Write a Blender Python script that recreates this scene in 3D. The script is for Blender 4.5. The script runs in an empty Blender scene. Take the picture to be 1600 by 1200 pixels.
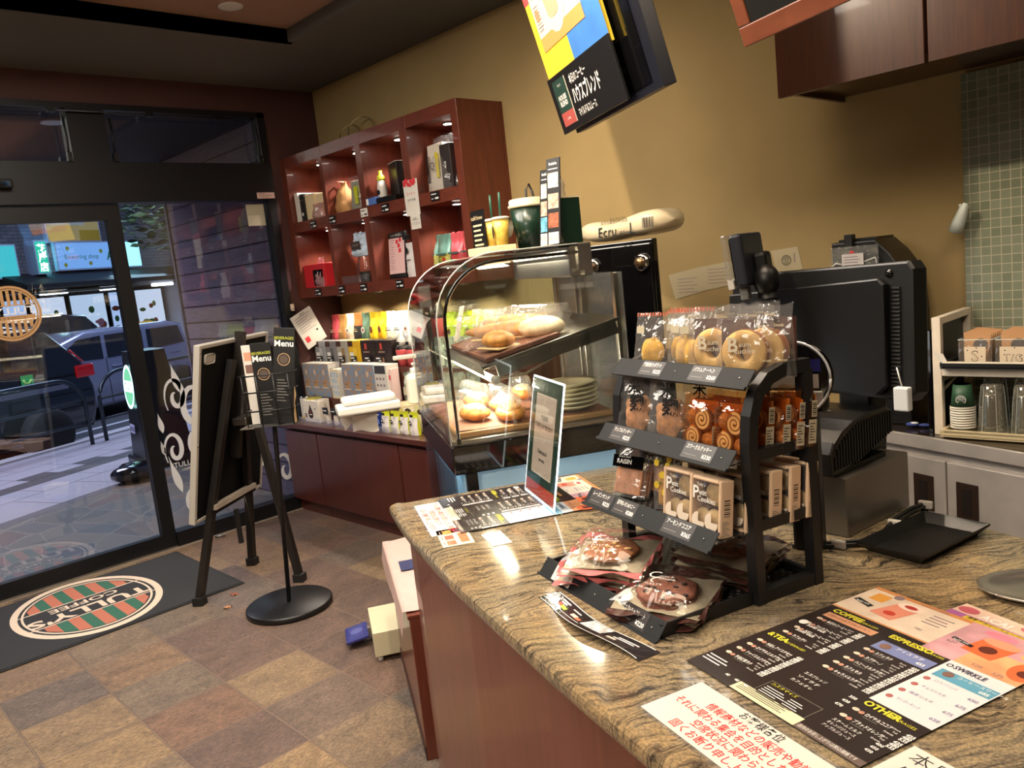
import bpy, bmesh, math, random
from mathutils import Vector, Matrix
S = bpy.context.scene
COL = S.collection
rad = math.radians
# ------------------------------------------------------------------ camera, world, lamps, exposure
cd = bpy.data.cameras.new('camera'); cam = bpy.data.objects.new('camera', cd); COL.objects.link(cam)
cd.sensor_width = 36; cd.lens = 1251.04 / 1600 * 36; cd.clip_start = .02; cd.clip_end = 200
_R = Vector((.69356068, .71233676, -.10747058)); _U = Vector((-.02944356, .17708701, .98375468)); _F = Vector((-.71979626, .67912925, -.14379431))
cam.matrix_world = Matrix(((_R.x, _U.x, -_F.x, 5.2), (_R.y, _U.y, -_F.y, -3.255), (_R.z, _U.z, -_F.z, 1.55), (0, 0, 0, 1)))
S.camera = cam
S.view_settings.view_transform = 'Standard'; S.view_settings.look = 'None'; S.view_settings.gamma = 1; S.view_settings.use_curve_mapping = False
S.view_settings.exposure = 0.35
S.cycles.transparent_max_bounces = 40; S.cycles.max_bounces = 8; S.cycles.sample_clamp_indirect = 4
w = bpy.data.worlds.new('dusk'); S.world = w; w.use_nodes = True
bg = w.node_tree.nodes['Background']; bg.inputs[0].default_value = (.13, .18, .36, 1); bg.inputs[1].default_value = .55

def lamp(kind, name, loc, target, watts, col=(1, .86, .68), size=.05, angle=60, blend=.6, sy=None):
    l = bpy.data.lights.new(name, kind); l.energy = watts; l.color = col
    o = bpy.data.objects.new(name, l); COL.objects.link(o); o.location = loc
    if kind == 'SPOT': l.spot_size = rad(angle); l.spot_blend = blend; l.shadow_soft_size = size
    elif kind == 'POINT': l.shadow_soft_size = size
    elif kind == 'AREA':
        l.size = size
        if sy: l.shape = 'RECTANGLE'; l.size_y = sy
    if target is not None:
        o.rotation_euler = (Vector(target) - Vector(loc)).to_track_quat('-Z', 'Y').to_euler()
    return o
WARM = (1, .82, .60); WHITE = (1, .92, .80); COOL = (.75, .88, 1)
# ceiling downlights over the counter, the shop floor and the back wall; broad area fills added to raise the ambient level
lamp('SPOT', 'downlight_lamp_counter', (3.37, -1.9, 2.98), (3.45, -.6, .9), 112, WARM, .025, 120, .6)
lamp('SPOT', 'downlight_lamp_wall', (2.7, -1.25, 2.98), (2.85, -.2, 1.2), 16, WARM, .04, 90, .8)
lamp('SPOT', 'downlight_lamp_front', (4.6, -2.0, 2.99), (4.5, -1.7, 0), 15, WARM, .05, 120, .8)
lamp('SPOT', 'downlight_lamp_rear', (4.6, -4.6, 2.99), (4.3, -4.0, 0), 90, WARM, .06, 140, .8)
lamp('AREA', 'ceiling_fill_shop', (2.2, -2.6, 2.99), (2.2, -2.6, 0), 92, WHITE, 1.6)
lamp('AREA', 'ceiling_fill_counter', (4.1, -1.9, 2.99), (4.0, -1.7, 0), 26, WARM, 1.0)
lamp('AREA', 'ceiling_fill_staff', (5.2, -1.3, 2.99), (4.7, -.6, .6), 22, WARM, .8)  # added fill that lifts the right-hand wall and the cabinet underside
lamp('AREA', 'ceiling_fill_rear', (4.8, -5.0, 2.99), (4.8, -5.0, 0), 60, WHITE, 1.6)
lamp('AREA', 'cove_lamp_ceiling', (3.2, -2.9, 2.93), (3.2, -2.9, 4), 16, (1, .62, .40), 3.2)
# area fills added outside to brighten plank wall, paving and road
lamp('AREA', 'outdoor_fill_entrance', (-3.9, -2.6, 4.2), (-2.0, -1.0, .6), 270, (.90, .85, 1), 2.2)
lamp('AREA', 'outdoor_fill_road', (-7.2, 2.0, 6.0), (-7.4, 2.2, 0), 420, (.62, .74, 1), 3.0)

# ------------------------------------------------------------------ materials
def lin(c):
    return tuple((x / 255 / 12.92 if x / 255 <= .04045 else ((x / 255 + .055) / 1.055) ** 2.4) for x in c) + (1,)
MATS = {}
class NT:
    def __init__(s, name):
        s.m = bpy.data.materials.new(name); s.m.use_nodes = True; s.t = s.m.node_tree; s.t.nodes.clear()
        s.out = s.n('ShaderNodeOutputMaterial')
    def n(s, typ, **kw):
        x = s.t.nodes.new(typ)
        for k, v in kw.items():
            if k.startswith('i_'):
                key = k[2:].replace('_', ' ')
                x.inputs[int(key) if key.isdigit() else key].default_value = v
            else: setattr(x, k, v)
        return x
    def l(s, a, b): s.t.links.new(a, b)
    def coord(s, scale=(1, 1, 1), rot=(0, 0, 0), loc=(0, 0, 0)):
        tc = s.n('ShaderNodeTexCoord'); mp = s.n('ShaderNodeMapping'); s.l(tc.outputs['Object'], mp.inputs[0])
        mp.inputs['Scale'].default_value = scale; mp.inputs['Rotation'].default_value = rot; mp.inputs['Location'].default_value = loc
        return mp.outputs[0]
    def ramp(s, fac, stops):
        r = s.n('ShaderNodeValToRGB'); e = r.color_ramp.elements
        while len(e) < len(stops): e.new(.5)
        for k, (p, c) in enumerate(stops): e[k].position = p; e[k].color = lin(c) if len(c) == 3 else c
        s.l(fac, r.inputs[0]); return r.outputs[0]
    def bump(s, fac, strength, dist=.002):
        b = s.n('ShaderNodeBump'); b.inputs['Strength'].default_value = strength; b.inputs['Distance'].default_value = dist
        s.l(fac, b.inputs['Height']); return b.outputs[0]
def mat(name, col, rough=.5, metal=0, var=0, vs=20, bump=0, bs=60, coat=0, emis=None, es=0, spec=.5):
    if name in MATS: return MATS[name]
    k = NT(name); p = k.n('ShaderNodeBsdfPrincipled'); k.l(p.outputs[0], k.out.inputs[0])
    p.inputs['Base Color'].default_value = lin(col); p.inputs['Roughness'].default_value = rough; p.inputs['Metallic'].default_value = metal
    p.inputs['Coat Weight'].default_value = coat; p.inputs['Specular IOR Level'].default_value = spec
    if emis: p.inputs['Emission Color'].default_value = lin(emis); p.inputs['Emission Strength'].default_value = es
    if var:
        nz = k.n('ShaderNodeTexNoise', i_Scale=vs, i_Detail=4); k.l(k.coord(), nz.inputs['Vector'])
        c = k.ramp(nz.outputs[0], [(.3, tuple(max(0, x * (1 - var)) for x in col)), (.7, tuple(min(255, x * (1 + var)) for x in col))])
        k.l(c, p.inputs['Base Color'])
    if bump:
        nz = k.n('ShaderNodeTexNoise', i_Scale=bs, i_Detail=3); k.l(k.coord(), nz.inputs['Vector'])
        k.l(k.bump(nz.outputs[0], bump), p.inputs['Normal'])
    MATS[name] = k.m; return k.m
def wood(name, c1, c2, rough=.4, scale=(2, 2, 30), coat=.2):
    if name in MATS: return MATS[name]
    k = NT(name); p = k.n('ShaderNodeBsdfPrincipled', i_Roughness=rough); k.l(p.outputs[0], k.out.inputs[0]); p.inputs['Coat Weight'].default_value = coat
    nz = k.n('ShaderNodeTexNoise', i_Scale=3.0, i_Detail=6, i_Distortion=.6); k.l(k.coord(scale), nz.inputs['Vector'])
    k.l(k.ramp(nz.outputs[0], [(.3, c1), (.7, c2)]), p.inputs['Base Color'])
    k.l(k.bump(nz.outputs[0], .12, .001), p.inputs['Normal'])
    MATS[name] = k.m; return k.m
def emit(name, col, strength):
    if name in MATS: return MATS[name]
    k = NT(name); e = k.n('ShaderNodeEmission', i_Strength=strength); e.inputs[0].default_value = lin(col); k.l(e.outputs[0], k.out.inputs[0])
    MATS[name] = k.m; return k.m
def film(name, tint=(255, 255, 255), haze=.0, rough=.06, lo=.06, hi=.5, bump=.35, bs=28, hcol=(235, 235, 235)):
    """clear wrapping or glass: see-through, with a sheen that grows towards grazing angles"""
    if name in MATS: return MATS[name]
    k = NT(name); tr = k.n('ShaderNodeBsdfTransparent'); tr.inputs[0].default_value = lin(tint)
    gl = k.n('ShaderNodeBsdfGlossy', i_Roughness=rough); gl.inputs[0].default_value = (1, 1, 1, 1)
    lw = k.n('ShaderNodeLayerWeight', i_Blend=.35)
    mr = k.n('ShaderNodeMapRange'); mr.inputs['To Min'].default_value = lo; mr.inputs['To Max'].default_value = hi
    mx = k.n('ShaderNodeMixShader'); k.l(lw.outputs['Fresnel'], mr.inputs['Value']); k.l(mr.outputs[0], mx.inputs[0])
    base = tr.outputs[0]
    if haze:
        df = k.n('ShaderNodeBsdfDiffuse'); df.inputs[0].default_value = lin(hcol); m2 = k.n('ShaderNodeMixShader', i_0=haze)
        k.l(tr.outputs[0], m2.inputs[1]); k.l(df.outputs[0], m2.inputs[2]); base = m2.outputs[0]
    k.l(base, mx.inputs[1]); k.l(gl.outputs[0], mx.inputs[2])
    if bump:
        nz = k.n('ShaderNodeTexNoise', i_Scale=bs, i_Detail=2, i_Distortion=.8); k.l(k.coord(), nz.inputs['Vector'])
        bo = k.bump(nz.outputs[0], bump, .02); k.l(bo, gl.inputs['Normal']); k.l(bo, lw.inputs['Normal'])
    k.l(mx.outputs[0], k.out.inputs[0]); MATS[name] = k.m; return k.m

BLACK = mat('black_metal', (22, 21, 21), .42); BLACKP = mat('black_plastic', (14, 14, 15), .4, bump=.05, bs=300)
BLACKG = mat('black_gloss', (10, 10, 12), .08, coat=.6); DKFRAME = mat('dark_bronze_frame', (13, 13, 16), .45, spec=.35)
STEEL = mat('brushed_steel', (176, 170, 162), .30, 1, var=.06, vs=9); CHROME = mat('chrome', (210, 210, 208), .08, 1)
WHITEP = mat('white_plastic', (218, 216, 208), .35); PAPER = mat('white_paper', (214, 208, 198), .6)
MAROON = wood('maroon_veneer', (92, 34, 22), (112, 46, 30), .32, (14, 14, 1.2)); MAROOND = wood('dark_maroon_veneer', (70, 31, 24), (84, 38, 30), .34, (10, 10, 1.0), .12)
GLASS = film('clear_glass', (246, 250, 249), 0, .0, .035, .75, 0); DGLASS = film('door_glass', (236, 241, 246), 0, .0, .05, .8, 0)
FILM = film('clear_film', haze=.07, lo=.04, hi=.42, bump=.3); FILMT = film('thin_clear_film', haze=.03, lo=.03, hi=.35, bump=.2)
INK = mat('black_ink', (18, 18, 20), .5); WINK = mat('white_ink', (238, 236, 230), .5); GOLDINK = mat('cream_ink', (226, 205, 160), .5)

# ------------------------------------------------------------------ mesh helpers
TXT = {}
def glyphs(s, bold=0.0):
    if (s, bold) in TXT: return TXT[(s, bold)]
    c = bpy.data.curves.new('lettering_curve', 'FONT'); c.body = s; c.resolution_u = 2; c.offset = bold
    o = bpy.data.objects.new('lettering_curve', c); m = o.to_mesh()
    vs = [(v.co.x, v.co.y) for v in m.vertices]; fs = [tuple(p.vertices) for p in m.polygons]
    o.to_mesh_clear(); bpy.data.objects.remove(o); bpy.data.curves.remove(c)
    TXT[(s, bold)] = (vs, fs, min(v[0] for v in vs), max(v[0] for v in vs)); return TXT[(s, bold)]
def T(x=0, y=0, z=0, rz=0, rx=0, ry=0, s=None):
    m = Matrix.Translation((x, y, z)) @ Matrix.Rotation(rad(rz), 4, 'Z') @ Matrix.Rotation(rad(ry), 4, 'Y') @ Matrix.Rotation(rad(rx), 4, 'X')
    if s is not None: m = m @ Matrix.Diagonal((*((s, s, s) if isinstance(s, (int, float)) else s), 1))
    return m
FRONT = Matrix.Rotation(rad(90), 4, 'X')          # text plane standing up, facing -Y
class MB:
    def __init__(s, M=None): s.bm = bmesh.new(); s.mats = []; s.M = M or Matrix()
    def mi(s, m):
        if m not in s.mats: s.mats.append(m)
        return s.mats.index(m)
    def add(s, verts, faces, m, smooth=False, M=None):
        t = s.M @ M if M is not None else s.M; k = s.mi(m)
        vs = [s.bm.verts.new(t @ Vector(v)) for v in verts]
        for f in faces:
            try: fc = s.bm.faces.new([vs[i] for i in f])
            except ValueError: continue
            fc.material_index = k; fc.smooth = smooth
        return s
    def box(s, x0, y0, z0, x1, y1, z1, m, bev=0, M=None, seg=2):
        b = bmesh.new(); bmesh.ops.create_cube(b, size=1)
        for v in b.verts: v.co = Vector(((x0 + x1) / 2 + v.co.x * (x1 - x0), (y0 + y1) / 2 + v.co.y * (y1 - y0), (z0 + z1) / 2 + v.co.z * (z1 - z0)))
        if bev: bmesh.ops.bevel(b, geom=b.edges[:], offset=bev, segments=seg, affect='EDGES', profile=.5)
        b.verts.index_update(); s.add([v.co[:] for v in b.verts], [[v.index for v in f.verts] for f in b.faces], m, bool(bev) and seg > 1 and False, M); b.free(); return s
    def cbox(s, c, d, m, bev=0, M=None): return s.box(c[0] - d[0] / 2, c[1] - d[1] / 2, c[2] - d[2] / 2, c[0] + d[0] / 2, c[1] + d[1] / 2, c[2] + d[2] / 2, m, bev, M)
    def prism(s, poly, h0, h1, m, M=None, bev=0, seg=3, smooth=False):
        """polygon in XY pushed from z=h0 to z=h1"""
        n = len(poly); b = bmesh.new()
        lo = [b.verts.new((x, y, h0)) for x, y in poly]; hi = [b.verts.new((x, y, h1)) for x, y in poly]
        b.faces.new(lo[::-1]); b.faces.new(hi)
        for i in range(n): b.faces.new((lo[i], lo[(i + 1) % n], hi[(i + 1) % n], hi[i]))
        bmesh.ops.recalc_face_normals(b, faces=b.faces[:])
        if bev:
            es = [e for e in b.edges if abs(e.verts[0].co.z - e.verts[1].co.z) < 1e-6]
            bmesh.ops.bevel(b, geom=es, offset=bev, segments=seg, affect='EDGES', profile=.5)
        b.verts.index_update(); s.add([v.co[:] for v in b.verts], [[v.index for v in f.verts] for f in b.faces], m, smooth, M); b.free(); return s
    def lathe(s, prof, m, seg=24, M=None, smooth=True, cap=True):
        vs = []; fs = []
        for r, z in prof:
            for i in range(seg): a = 2 * math.pi * i / seg; vs.append((r * math.cos(a), r * math.sin(a), z))
        for j in range(len(prof) - 1):
            for i in range(seg): k = (i + 1) % seg; fs.append((j * seg + i, j * seg + k, (j + 1) * seg + k, (j + 1) * seg + i))
        if cap:
            if prof[0][0] > 1e-5: fs.append(tuple(range(seg))[::-1])
            if prof[-1][0] > 1e-5: fs.append(tuple((len(prof) - 1) * seg + i for i in range(seg)))
        return s.add(vs, fs, m, smooth, M)
    def tube(s, pts, r, m, seg=8, closed=False, M=None, flat=None):
        pts = [Vector(p) for p in pts]; n = len(pts); vs = []; fs = []
        for i, p in enumerate(pts):
            a = pts[(i - 1) % n] if (closed or i > 0) else p; c = pts[(i + 1) % n] if (closed or i < n - 1) else p
            d = (c - a).normalized(); up = Vector((0, 0, 1)) if abs(d.z) < .95 else Vector((1, 0, 0))
            u = d.cross(up).normalized(); v = u.cross(d).normalized()
            r1, r2 = flat if flat else (r, r)
            for k in range(seg):
                t = 2 * math.pi * (k + .5) / seg
                if seg == 4: q = 1.4142
                else: q = 1
                vs.append(p + u * (r1 * q * math.cos(t)) + v * (r2 * q * math.sin(t)))
        rr = n if closed else n - 1
        for i in range(rr):
            j = (i + 1) % n
            for k in range(seg): l = (k + 1) % seg; fs.append((i * seg + k, i * seg + l, j * seg + l, j * seg + k))
        if not closed: fs.append(tuple(range(seg))[::-1]); fs.append(tuple((n - 1) * seg + k for k in range(seg)))
        return s.add(vs, fs, m, seg > 5, M)
    def ball(s, c, r, m, seg=14, rings=9, M=None, fn=None):
        prof = []; rx, ry, rz = r if isinstance(r, (tuple, list)) else (r, r, r); vs = []; fs = []
        for j in range(rings + 1):
            ph = -math.pi / 2 + math.pi * j / rings
            for i in range(seg):
                a = 2 * math.pi * i / seg; d = Vector((math.cos(ph) * math.cos(a), math.cos(ph) * math.sin(a), math.sin(ph)))
                k = fn(d) if fn else 1
                vs.append((c[0] + rx * d.x * k, c[1] + ry * d.y * k, c[2] + rz * d.z * k))
        for j in range(rings):
            for i in range(seg): k = (i + 1) % seg; fs.append((j * seg + i, j * seg + k, (j + 1) * seg + k, (j + 1) * seg + i))
        return s.add(vs, fs, m, True, M)
    def surf(s, fn, nu, nv, m, M=None, smooth=True):
        vs = [fn(i / nu, j / nv) for j in range(nv + 1) for i in range(nu + 1)]
        fs = [(j * (nu + 1) + i, j * (nu + 1) + i + 1, (j + 1) * (nu + 1) + i + 1, (j + 1) * (nu + 1) + i) for j in range(nv) for i in range(nu)]
        return s.add(vs, fs, m, smooth, M)
    def quad(s, pts, m, M=None): return s.add(pts, [tuple(range(len(pts)))], m, False, M)
    def rect(s, x0, y0, x1, y1, z, m, M=None): return s.quad([(x0, y0, z), (x1, y0, z), (x1, y1, z), (x0, y1, z)], m, M)
    def disc(s, x, y, r, z, m, M=None, seg=28, ry=None): return s.quad([(x + r * math.cos(2 * math.pi * i / seg), y + (ry or r) * math.sin(2 * math.pi * i / seg), z) for i in range(seg)], m, M)
    def ring(s, x, y, r0, r1, z, m, M=None, seg=40, k=1.0):
        vs = [(x + r * math.cos(2 * math.pi * i / seg), y + k * r * math.sin(2 * math.pi * i / seg), z) for r in (r0, r1) for i in range(seg)]
        return s.add(vs, [(i, (i + 1) % seg, seg + (i + 1) % seg, seg + i) for i in range(seg)], m, False, M)
    def text(s, t, x, y, size, m, M=None, z=.0, al='l', bold=0.0, wide=None, sx=1.0):
        """lettering in the XY plane of M; size = letter height roughly"""
        vs, fs, a, b = glyphs(t, bold); k = size / .72
        if wide: sx = wide / ((b - a) * k)
        off = {'l': -a, 'c': -(a + b) / 2, 'r': -b}[al]
        return s.add([(x + (vx + off) * k * sx, y + vy * k, z) for vx, vy in vs], fs, m, False, M)
    def build(s, name, parent=None, loc=None, rot=None):
        me = bpy.data.meshes.new(name); s.bm.normal_update(); s.bm.to_mesh(me); s.bm.free()
        for m in s.mats: me.materials.append(m)
        o = bpy.data.objects.new(name, me); COL.objects.link(o)
        if parent: o.parent = parent
        if loc: o.location = loc
        if rot: o.rotation_euler = rot
        return o
def tag(o, label=None, cat=None, group=None, kind=None):
    if label: o['label'] = label
    if cat: o['category'] = cat
    if group: o['group'] = group
    if kind: o['kind'] = kind
    return o
def thing(name, label, cat, loc=(0, 0, 0), rz=0, group=None, rx=0, ry=0):
    o = bpy.data.objects.new(name, None); COL.objects.link(o); o.empty_display_size = .05
    o.location = loc; o.rotation_mode = 'XYZ'; o.rotation_euler = (rad(rx), rad(ry), rad(rz))
    return tag(o, label, cat, group)
def dup(root, loc, rz=0, label=None, group=None, rx=0, ry=0, scale=None):
    r = root.copy(); COL.objects.link(r); r.location = loc; r.rotation_euler = (rad(rx), rad(ry), rad(rz))
    if scale: r.scale = scale
    if label: r['label'] = label
    if group: r['group'] = group
    for ch in list(root.children):
        c = ch.copy(); COL.objects.link(c); c.parent = r
        for g in list(ch.children):
            d = g.copy(); COL.objects.link(d); d.parent = c
    return r
def struct(o): o['kind'] = 'structure'; return o
def arc(cx, cy, r, a0, a1, n): return [(cx + r * math.cos(rad(a0 + (a1 - a0) * i / n)), cy + r * math.sin(rad(a0 + (a1 - a0) * i / n))) for i in range(n + 1)]
def bag(mb, w, h, d, m, seed=1, crimp=.12, M=None, nx=9, nz=12, rough=.004, m2=None, split=None, topw=1.0):
    """soft pouch: front and back walls, flat bottom, crimped flat top; m2 below height fraction split"""
    r = random.Random(seed); jit = [[(r.random() - .5) * rough * 2 for _ in range(nx + 1)] for _ in range(nz + 1)]
    jit2 = [[(r.random() - .5) * rough * 2 for _ in range(nx + 1)] for _ in range(nz + 1)]
    def prof(v):
        if v > 1 - crimp: return .06
        k = v / (1 - crimp); return max(.06, (1 - k ** 3) * (.75 + .25 * min(1, v * 6)))
    def side(sg, J):
        def fn(u, v):
            i, j = round(u * nx), round(v * nz); e = min(1, (.5 - abs(u - .5)) * 5); x = (u - .5) * w * (1 - .06 * math.sin(math.pi * v)) * (1 + (topw - 1) * v)
            y = sg * (d / 2) * prof(v) * (.45 + .55 * e) + J[j][i] * (1 if 0 < i < nx else .3)
            return (x, y, v * h + (J[j][i] * .8 if j == nz else 0))
        return fn
    for sg, J in ((-1, jit), (1, jit2)):
        fn = side(sg, J)
        if m2 and split:
            js = max(1, round(split * nz))
            mb.surf(lambda u, v: fn(u, v * js / nz), nx, js, m2, M); mb.surf(lambda u, v: fn(u, js / nz + v * (nz - js) / nz), nx, nz - js, m, M)
        else: mb.surf(fn, nx, nz, m, M)
    a, b = side(-1, jit), side(1, jit2)
    for u in (0, 1): mb.surf(lambda q, v: tuple(x + (y - x) * q for x, y in zip(a(u, v), b(u, v))), 1, nz, m, M)
    mb.surf(lambda u, q: tuple(x + (y - x) * q for x, y in zip(a(u, 0), b(u, 0))), nx, 1, m2 or m, M)
    return mb
# directions of the place: the counter stands turned 30 degrees to the walls, the till group 17 degrees
CR = -30.0; RR = -17.3
def cpt(u, w, z=0, q=(3.33, -1.77)): return (q[0] + u * .866 + w * .5, q[1] - u * .5 + w * .866, z)
RKO = (4.515, -1.885, .9); _a = rad(17.3)
def rpt(l, w, z=0): return (RKO[0] + l * math.cos(_a) + w * math.sin(_a), RKO[1] - l * math.sin(_a) + w * math.cos(_a), RKO[2] + z)
# ================================================================== the room
def floor_mat():
    k = NT('slate_floor_tiles'); p = k.n('ShaderNodeBsdfPrincipled', i_Roughness=.42); k.l(p.outputs[0], k.out.inputs[0])
    v = k.coord((1, 1, 1), (0, 0, 0), (-1.38, 1.74, 0))
    b = k.n('ShaderNodeTexBrick', offset=0.0)
    b.inputs['Scale'].default_value = 1; b.inputs['Brick Width'].default_value = .338; b.inputs['Row Height'].default_value = .338; b.inputs['Mortar Size'].default_value = .004; b.inputs['Mortar Smooth'].default_value = .3
    b.inputs['Color1'].default_value = (0, 0, 0, 1); b.inputs['Color2'].default_value = (1, 1, 1, 1); b.inputs['Mortar'].default_value = (.5, .5, .5, 1); k.l(v, b.inputs['Vector'])
    base = k.ramp(b.outputs['Color'], [(.0, (94, 80, 76)), (.3, (114, 94, 82)), (.55, (100, 93, 88)), (.8, (138, 118, 92)), (1, (112, 90, 78))])
    nz = k.n('ShaderNodeTexNoise', i_Scale=7, i_Detail=9, i_Roughness=.7, i_Distortion=1.0); k.l(k.coord((1.6, 1, 1)), nz.inputs['Vector'])
    n2 = k.n('ShaderNodeTexNoise', i_Scale=60, i_Detail=4, i_Roughness=.65, i_Distortion=.5); k.l(k.coord((1.8, 1, 1)), n2.inputs['Vector'])
    m1 = k.n('ShaderNodeMixRGB', blend_type='OVERLAY', i_0=.75); k.l(base, m1.inputs[1]); k.l(k.ramp(nz.outputs[0], [(.3, (138, 134, 132)), (.7, (230, 224, 214))]), m1.inputs[2])
    m3 = k.n('ShaderNodeMixRGB', blend_type='OVERLAY', i_0=.55); k.l(m1.outputs[0], m3.inputs[1]); k.l(k.ramp(n2.outputs[0], [(.36, (116, 114, 112)), (.64, (246, 238, 228))]), m3.inputs[2])
    m2 = k.n('ShaderNodeMixRGB'); k.l(b.outputs['Fac'], m2.inputs[0]); k.l(m3.outputs[0], m2.inputs[1]); m2.inputs[2].default_value = lin((128, 108, 94)); k.l(m2.outputs[0], p.inputs['Base Color'])
    h = k.n('ShaderNodeMath', operation='MULTIPLY'); k.l(b.outputs['Fac'], h.inputs[0]); h.inputs[1].default_value = -1.0
    a = k.n('ShaderNodeMath', operation='ADD'); k.l(h.outputs[0], a.inputs[0]); k.l(n2.outputs[0], a.inputs[1])
    k.l(k.bump(a.outputs[0], .9, .012), p.inputs['Normal']); return k.m
def mosaic_mat():
    k = NT('grey_green_mosaic'); p = k.n('ShaderNodeBsdfPrincipled', i_Roughness=.25); k.l(p.outputs[0], k.out.inputs[0])
    tc = k.n('ShaderNodeTexCoord'); sx = k.n('ShaderNodeSeparateXYZ'); cx = k.n('ShaderNodeCombineXYZ'); k.l(tc.outputs['Object'], sx.inputs[0]); k.l(sx.outputs[0], cx.inputs[0]); k.l(sx.outputs[2], cx.inputs[1])
    b = k.n('ShaderNodeTexBrick', offset=0.0); b.inputs['Scale'].default_value = 1; b.inputs['Brick Width'].default_value = .032; b.inputs['Row Height'].default_value = .032; b.inputs['Mortar Size'].default_value = .0014; b.inputs['Bias'].default_value = 0
    b.inputs['Color1'].default_value = lin((112, 118, 98)); b.inputs['Color2'].default_value = lin((132, 138, 118)); b.inputs['Mortar'].default_value = lin((176, 168, 146)); k.l(cx.outputs[0], b.inputs['Vector'])
    k.l(b.outputs['Color'], p.inputs['Base Color'])
    h = k.n('ShaderNodeMath', operation='MULTIPLY', i_1=-1.0); k.l(b.outputs['Fac'], h.inputs[0]); k.l(k.bump(h.outputs[0], .5, .001), p.inputs['Normal']); return k.m
OLIVE = mat('olive_wall_paint', (168, 144, 96), .85, var=.03, vs=3)
WALLM = mat('maroon_wall_paint', (72, 40, 35), .7, var=.05, vs=4)
CEILM = mat('charcoal_ceiling_paint', (92, 90, 84), .9); TRAYM = mat('taupe_ceiling_paint', (150, 118, 98), .9)
PLAIN = mat('shop_wall_paint', (120, 100, 78), .9)
fl = struct(MB().box(0, -7, -.1, 8, .1, 0, floor_mat()).build('floor'))
fl.location = (0, 0, 0)
struct(MB().box(0, -7, 2.94, 1.0, 0, 3.2, CEILM).box(1.0, -.736, 2.94, 8, 0, 3.2, CEILM).box(.96, -7, 2.94, 1.0, -.70, 3.01, CEILM).build('ceiling'))
struct(MB().box(1.0, -7, 3.01, 8, -.736, 3.2, TRAYM).build('ceiling_tray'))
struct(MB().box(-.12, 0, 0, 8, .12, 3.2, OLIVE).build('wall_back'))
struct(MB().box(8, -7, 0, 8.1, .1, 3.2, PLAIN).build('wall_right'))
struct(MB().box(0, -7.1, 0, 8, -7, 3.2, PLAIN).build('wall_front'))
struct(MB().box(-.12, -.42, 0, 0, 0, 3.2, WALLM).box(-.12, -4.3, 2.77, 0, -.42, 3.2, WALLM).box(-.12, -7, 0, 0, -4.3, 3.2, WALLM).build('wall_left'))
struct(MB().box(4.236, -.03, .80, 8, 0, 2.045, mosaic_mat()).build('wall_tile_panel'))
# ---- shop front: header, transom lights, fixed pane, sliding leaves
b = MB()
b.box(-.10, -4.3, 2.19, .03, -.42, 2.43, DKFRAME); b.box(-.08, -4.3, 2.735, .02, -.42, 2.77, DKFRAME)
b.box(-.08, -.47, 0, .02, -.42, 2.77, DKFRAME); b.box(-.08, -1.67, 2.43, .02, -1.46, 2.735, DKFRAME); b.box(-.08, -3.2, 2.43, .02, -3.0, 2.735, DKFRAME)
b.box(-.08, -4.3, 0, .02, -4.2, 2.77, DKFRAME)
struct(b.build('trim_1'))
struct(MB().box(-.08, -1.46, 0, .02, -.47, .10, DKFRAME).box(-.09, -4.2, 0, .012, -1.46, .012, STEEL).box(.02, -4.2, 0, .035, -.44, .006, mat('threshold_strip', (190, 176, 160), .4, .6)).build('trim_2'))
w3 = struct(MB().box(-.045, -1.46, 2.43, -.035, -.47, 2.735, DGLASS).build('window_2'))
struct(MB().box(-.045, -3.0, 2.43, -.035, -1.67, 2.735, DGLASS).build('window_3'))
for y0 in (-.50, -1.44, -1.695):                                       # slim stays on the transom lights
    t = thing('window_stay', 'slim dark metal stay beside the transom glass' + {-.50: ' at its right end', -1.44: ' just right of the wide mullion', -1.695: ' just left of the wide mullion'}[y0], 'window stay', (0, y0, 2.46), group='transom window stays')
    MB().tube([(.035, 0, 0), (.05, 0, .10), (.04, 0, .22)], .006, DKFRAME, 6).build('stay_bar', t)
    MB().box(.02, -.012, -.03, .05, .012, .02, DKFRAME).box(.03, .012, -.012, .04, .022, -.002, CHROME).build('bracket', t)
t = thing('transom_rod', 'long thin operating rod running along the top of the transom windows', 'rod', (0, -1.2, 2.715))
MB().tube([(.045, -.85, .0), (.045, .55, 0)], .006, mat('rod_grey', (70, 70, 74), .3, .8), 6).build('rod', t)
for yy in (-.55, .0, .45): MB().box(.02, yy - .02, -.012, .055, yy + .02, .014, DKFRAME).build('bracket', t)
wn = struct(MB().box(-.05, -1.46, .10, -.042, -.47, 2.18, DGLASS).build('window_1'))
SW = mat('white_frost_decal', (205, 205, 206), .6)
def swirl(mb, y, z, sc, flip=1, turns=1.35):
    """a tapering curl stuck flat on the pane"""
    pts = []; n = 26
    for i in range(n + 1):
        q = i / n; a = rad(90 + flip * 360 * turns * q); r = sc * (.16 + .9 * q); pts.append((y + r * math.cos(a) * .55, z + r * math.sin(a), sc * (.05 + .20 * math.sin(math.pi * min(1, q * 1.05)))))
    vs = []; 
    for i, (a, c, wd) in enumerate(pts):
        p0 = pts[max(0, i - 1)]; p1 = pts[min(n, i + 1)]; d = Vector((p1[0] - p0[0], p1[1] - p0[1])).normalized(); nn = Vector((-d.y, d.x))
        vs += [(-.041, a + nn.x * wd / 2, c + nn.y * wd / 2), (-.041, a - nn.x * wd / 2, c - nn.y * wd / 2)]
    mb.add(vs, [(2 * i, 2 * i + 1, 2 * i + 3, 2 * i + 2) for i in range(n)], SW)
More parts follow.
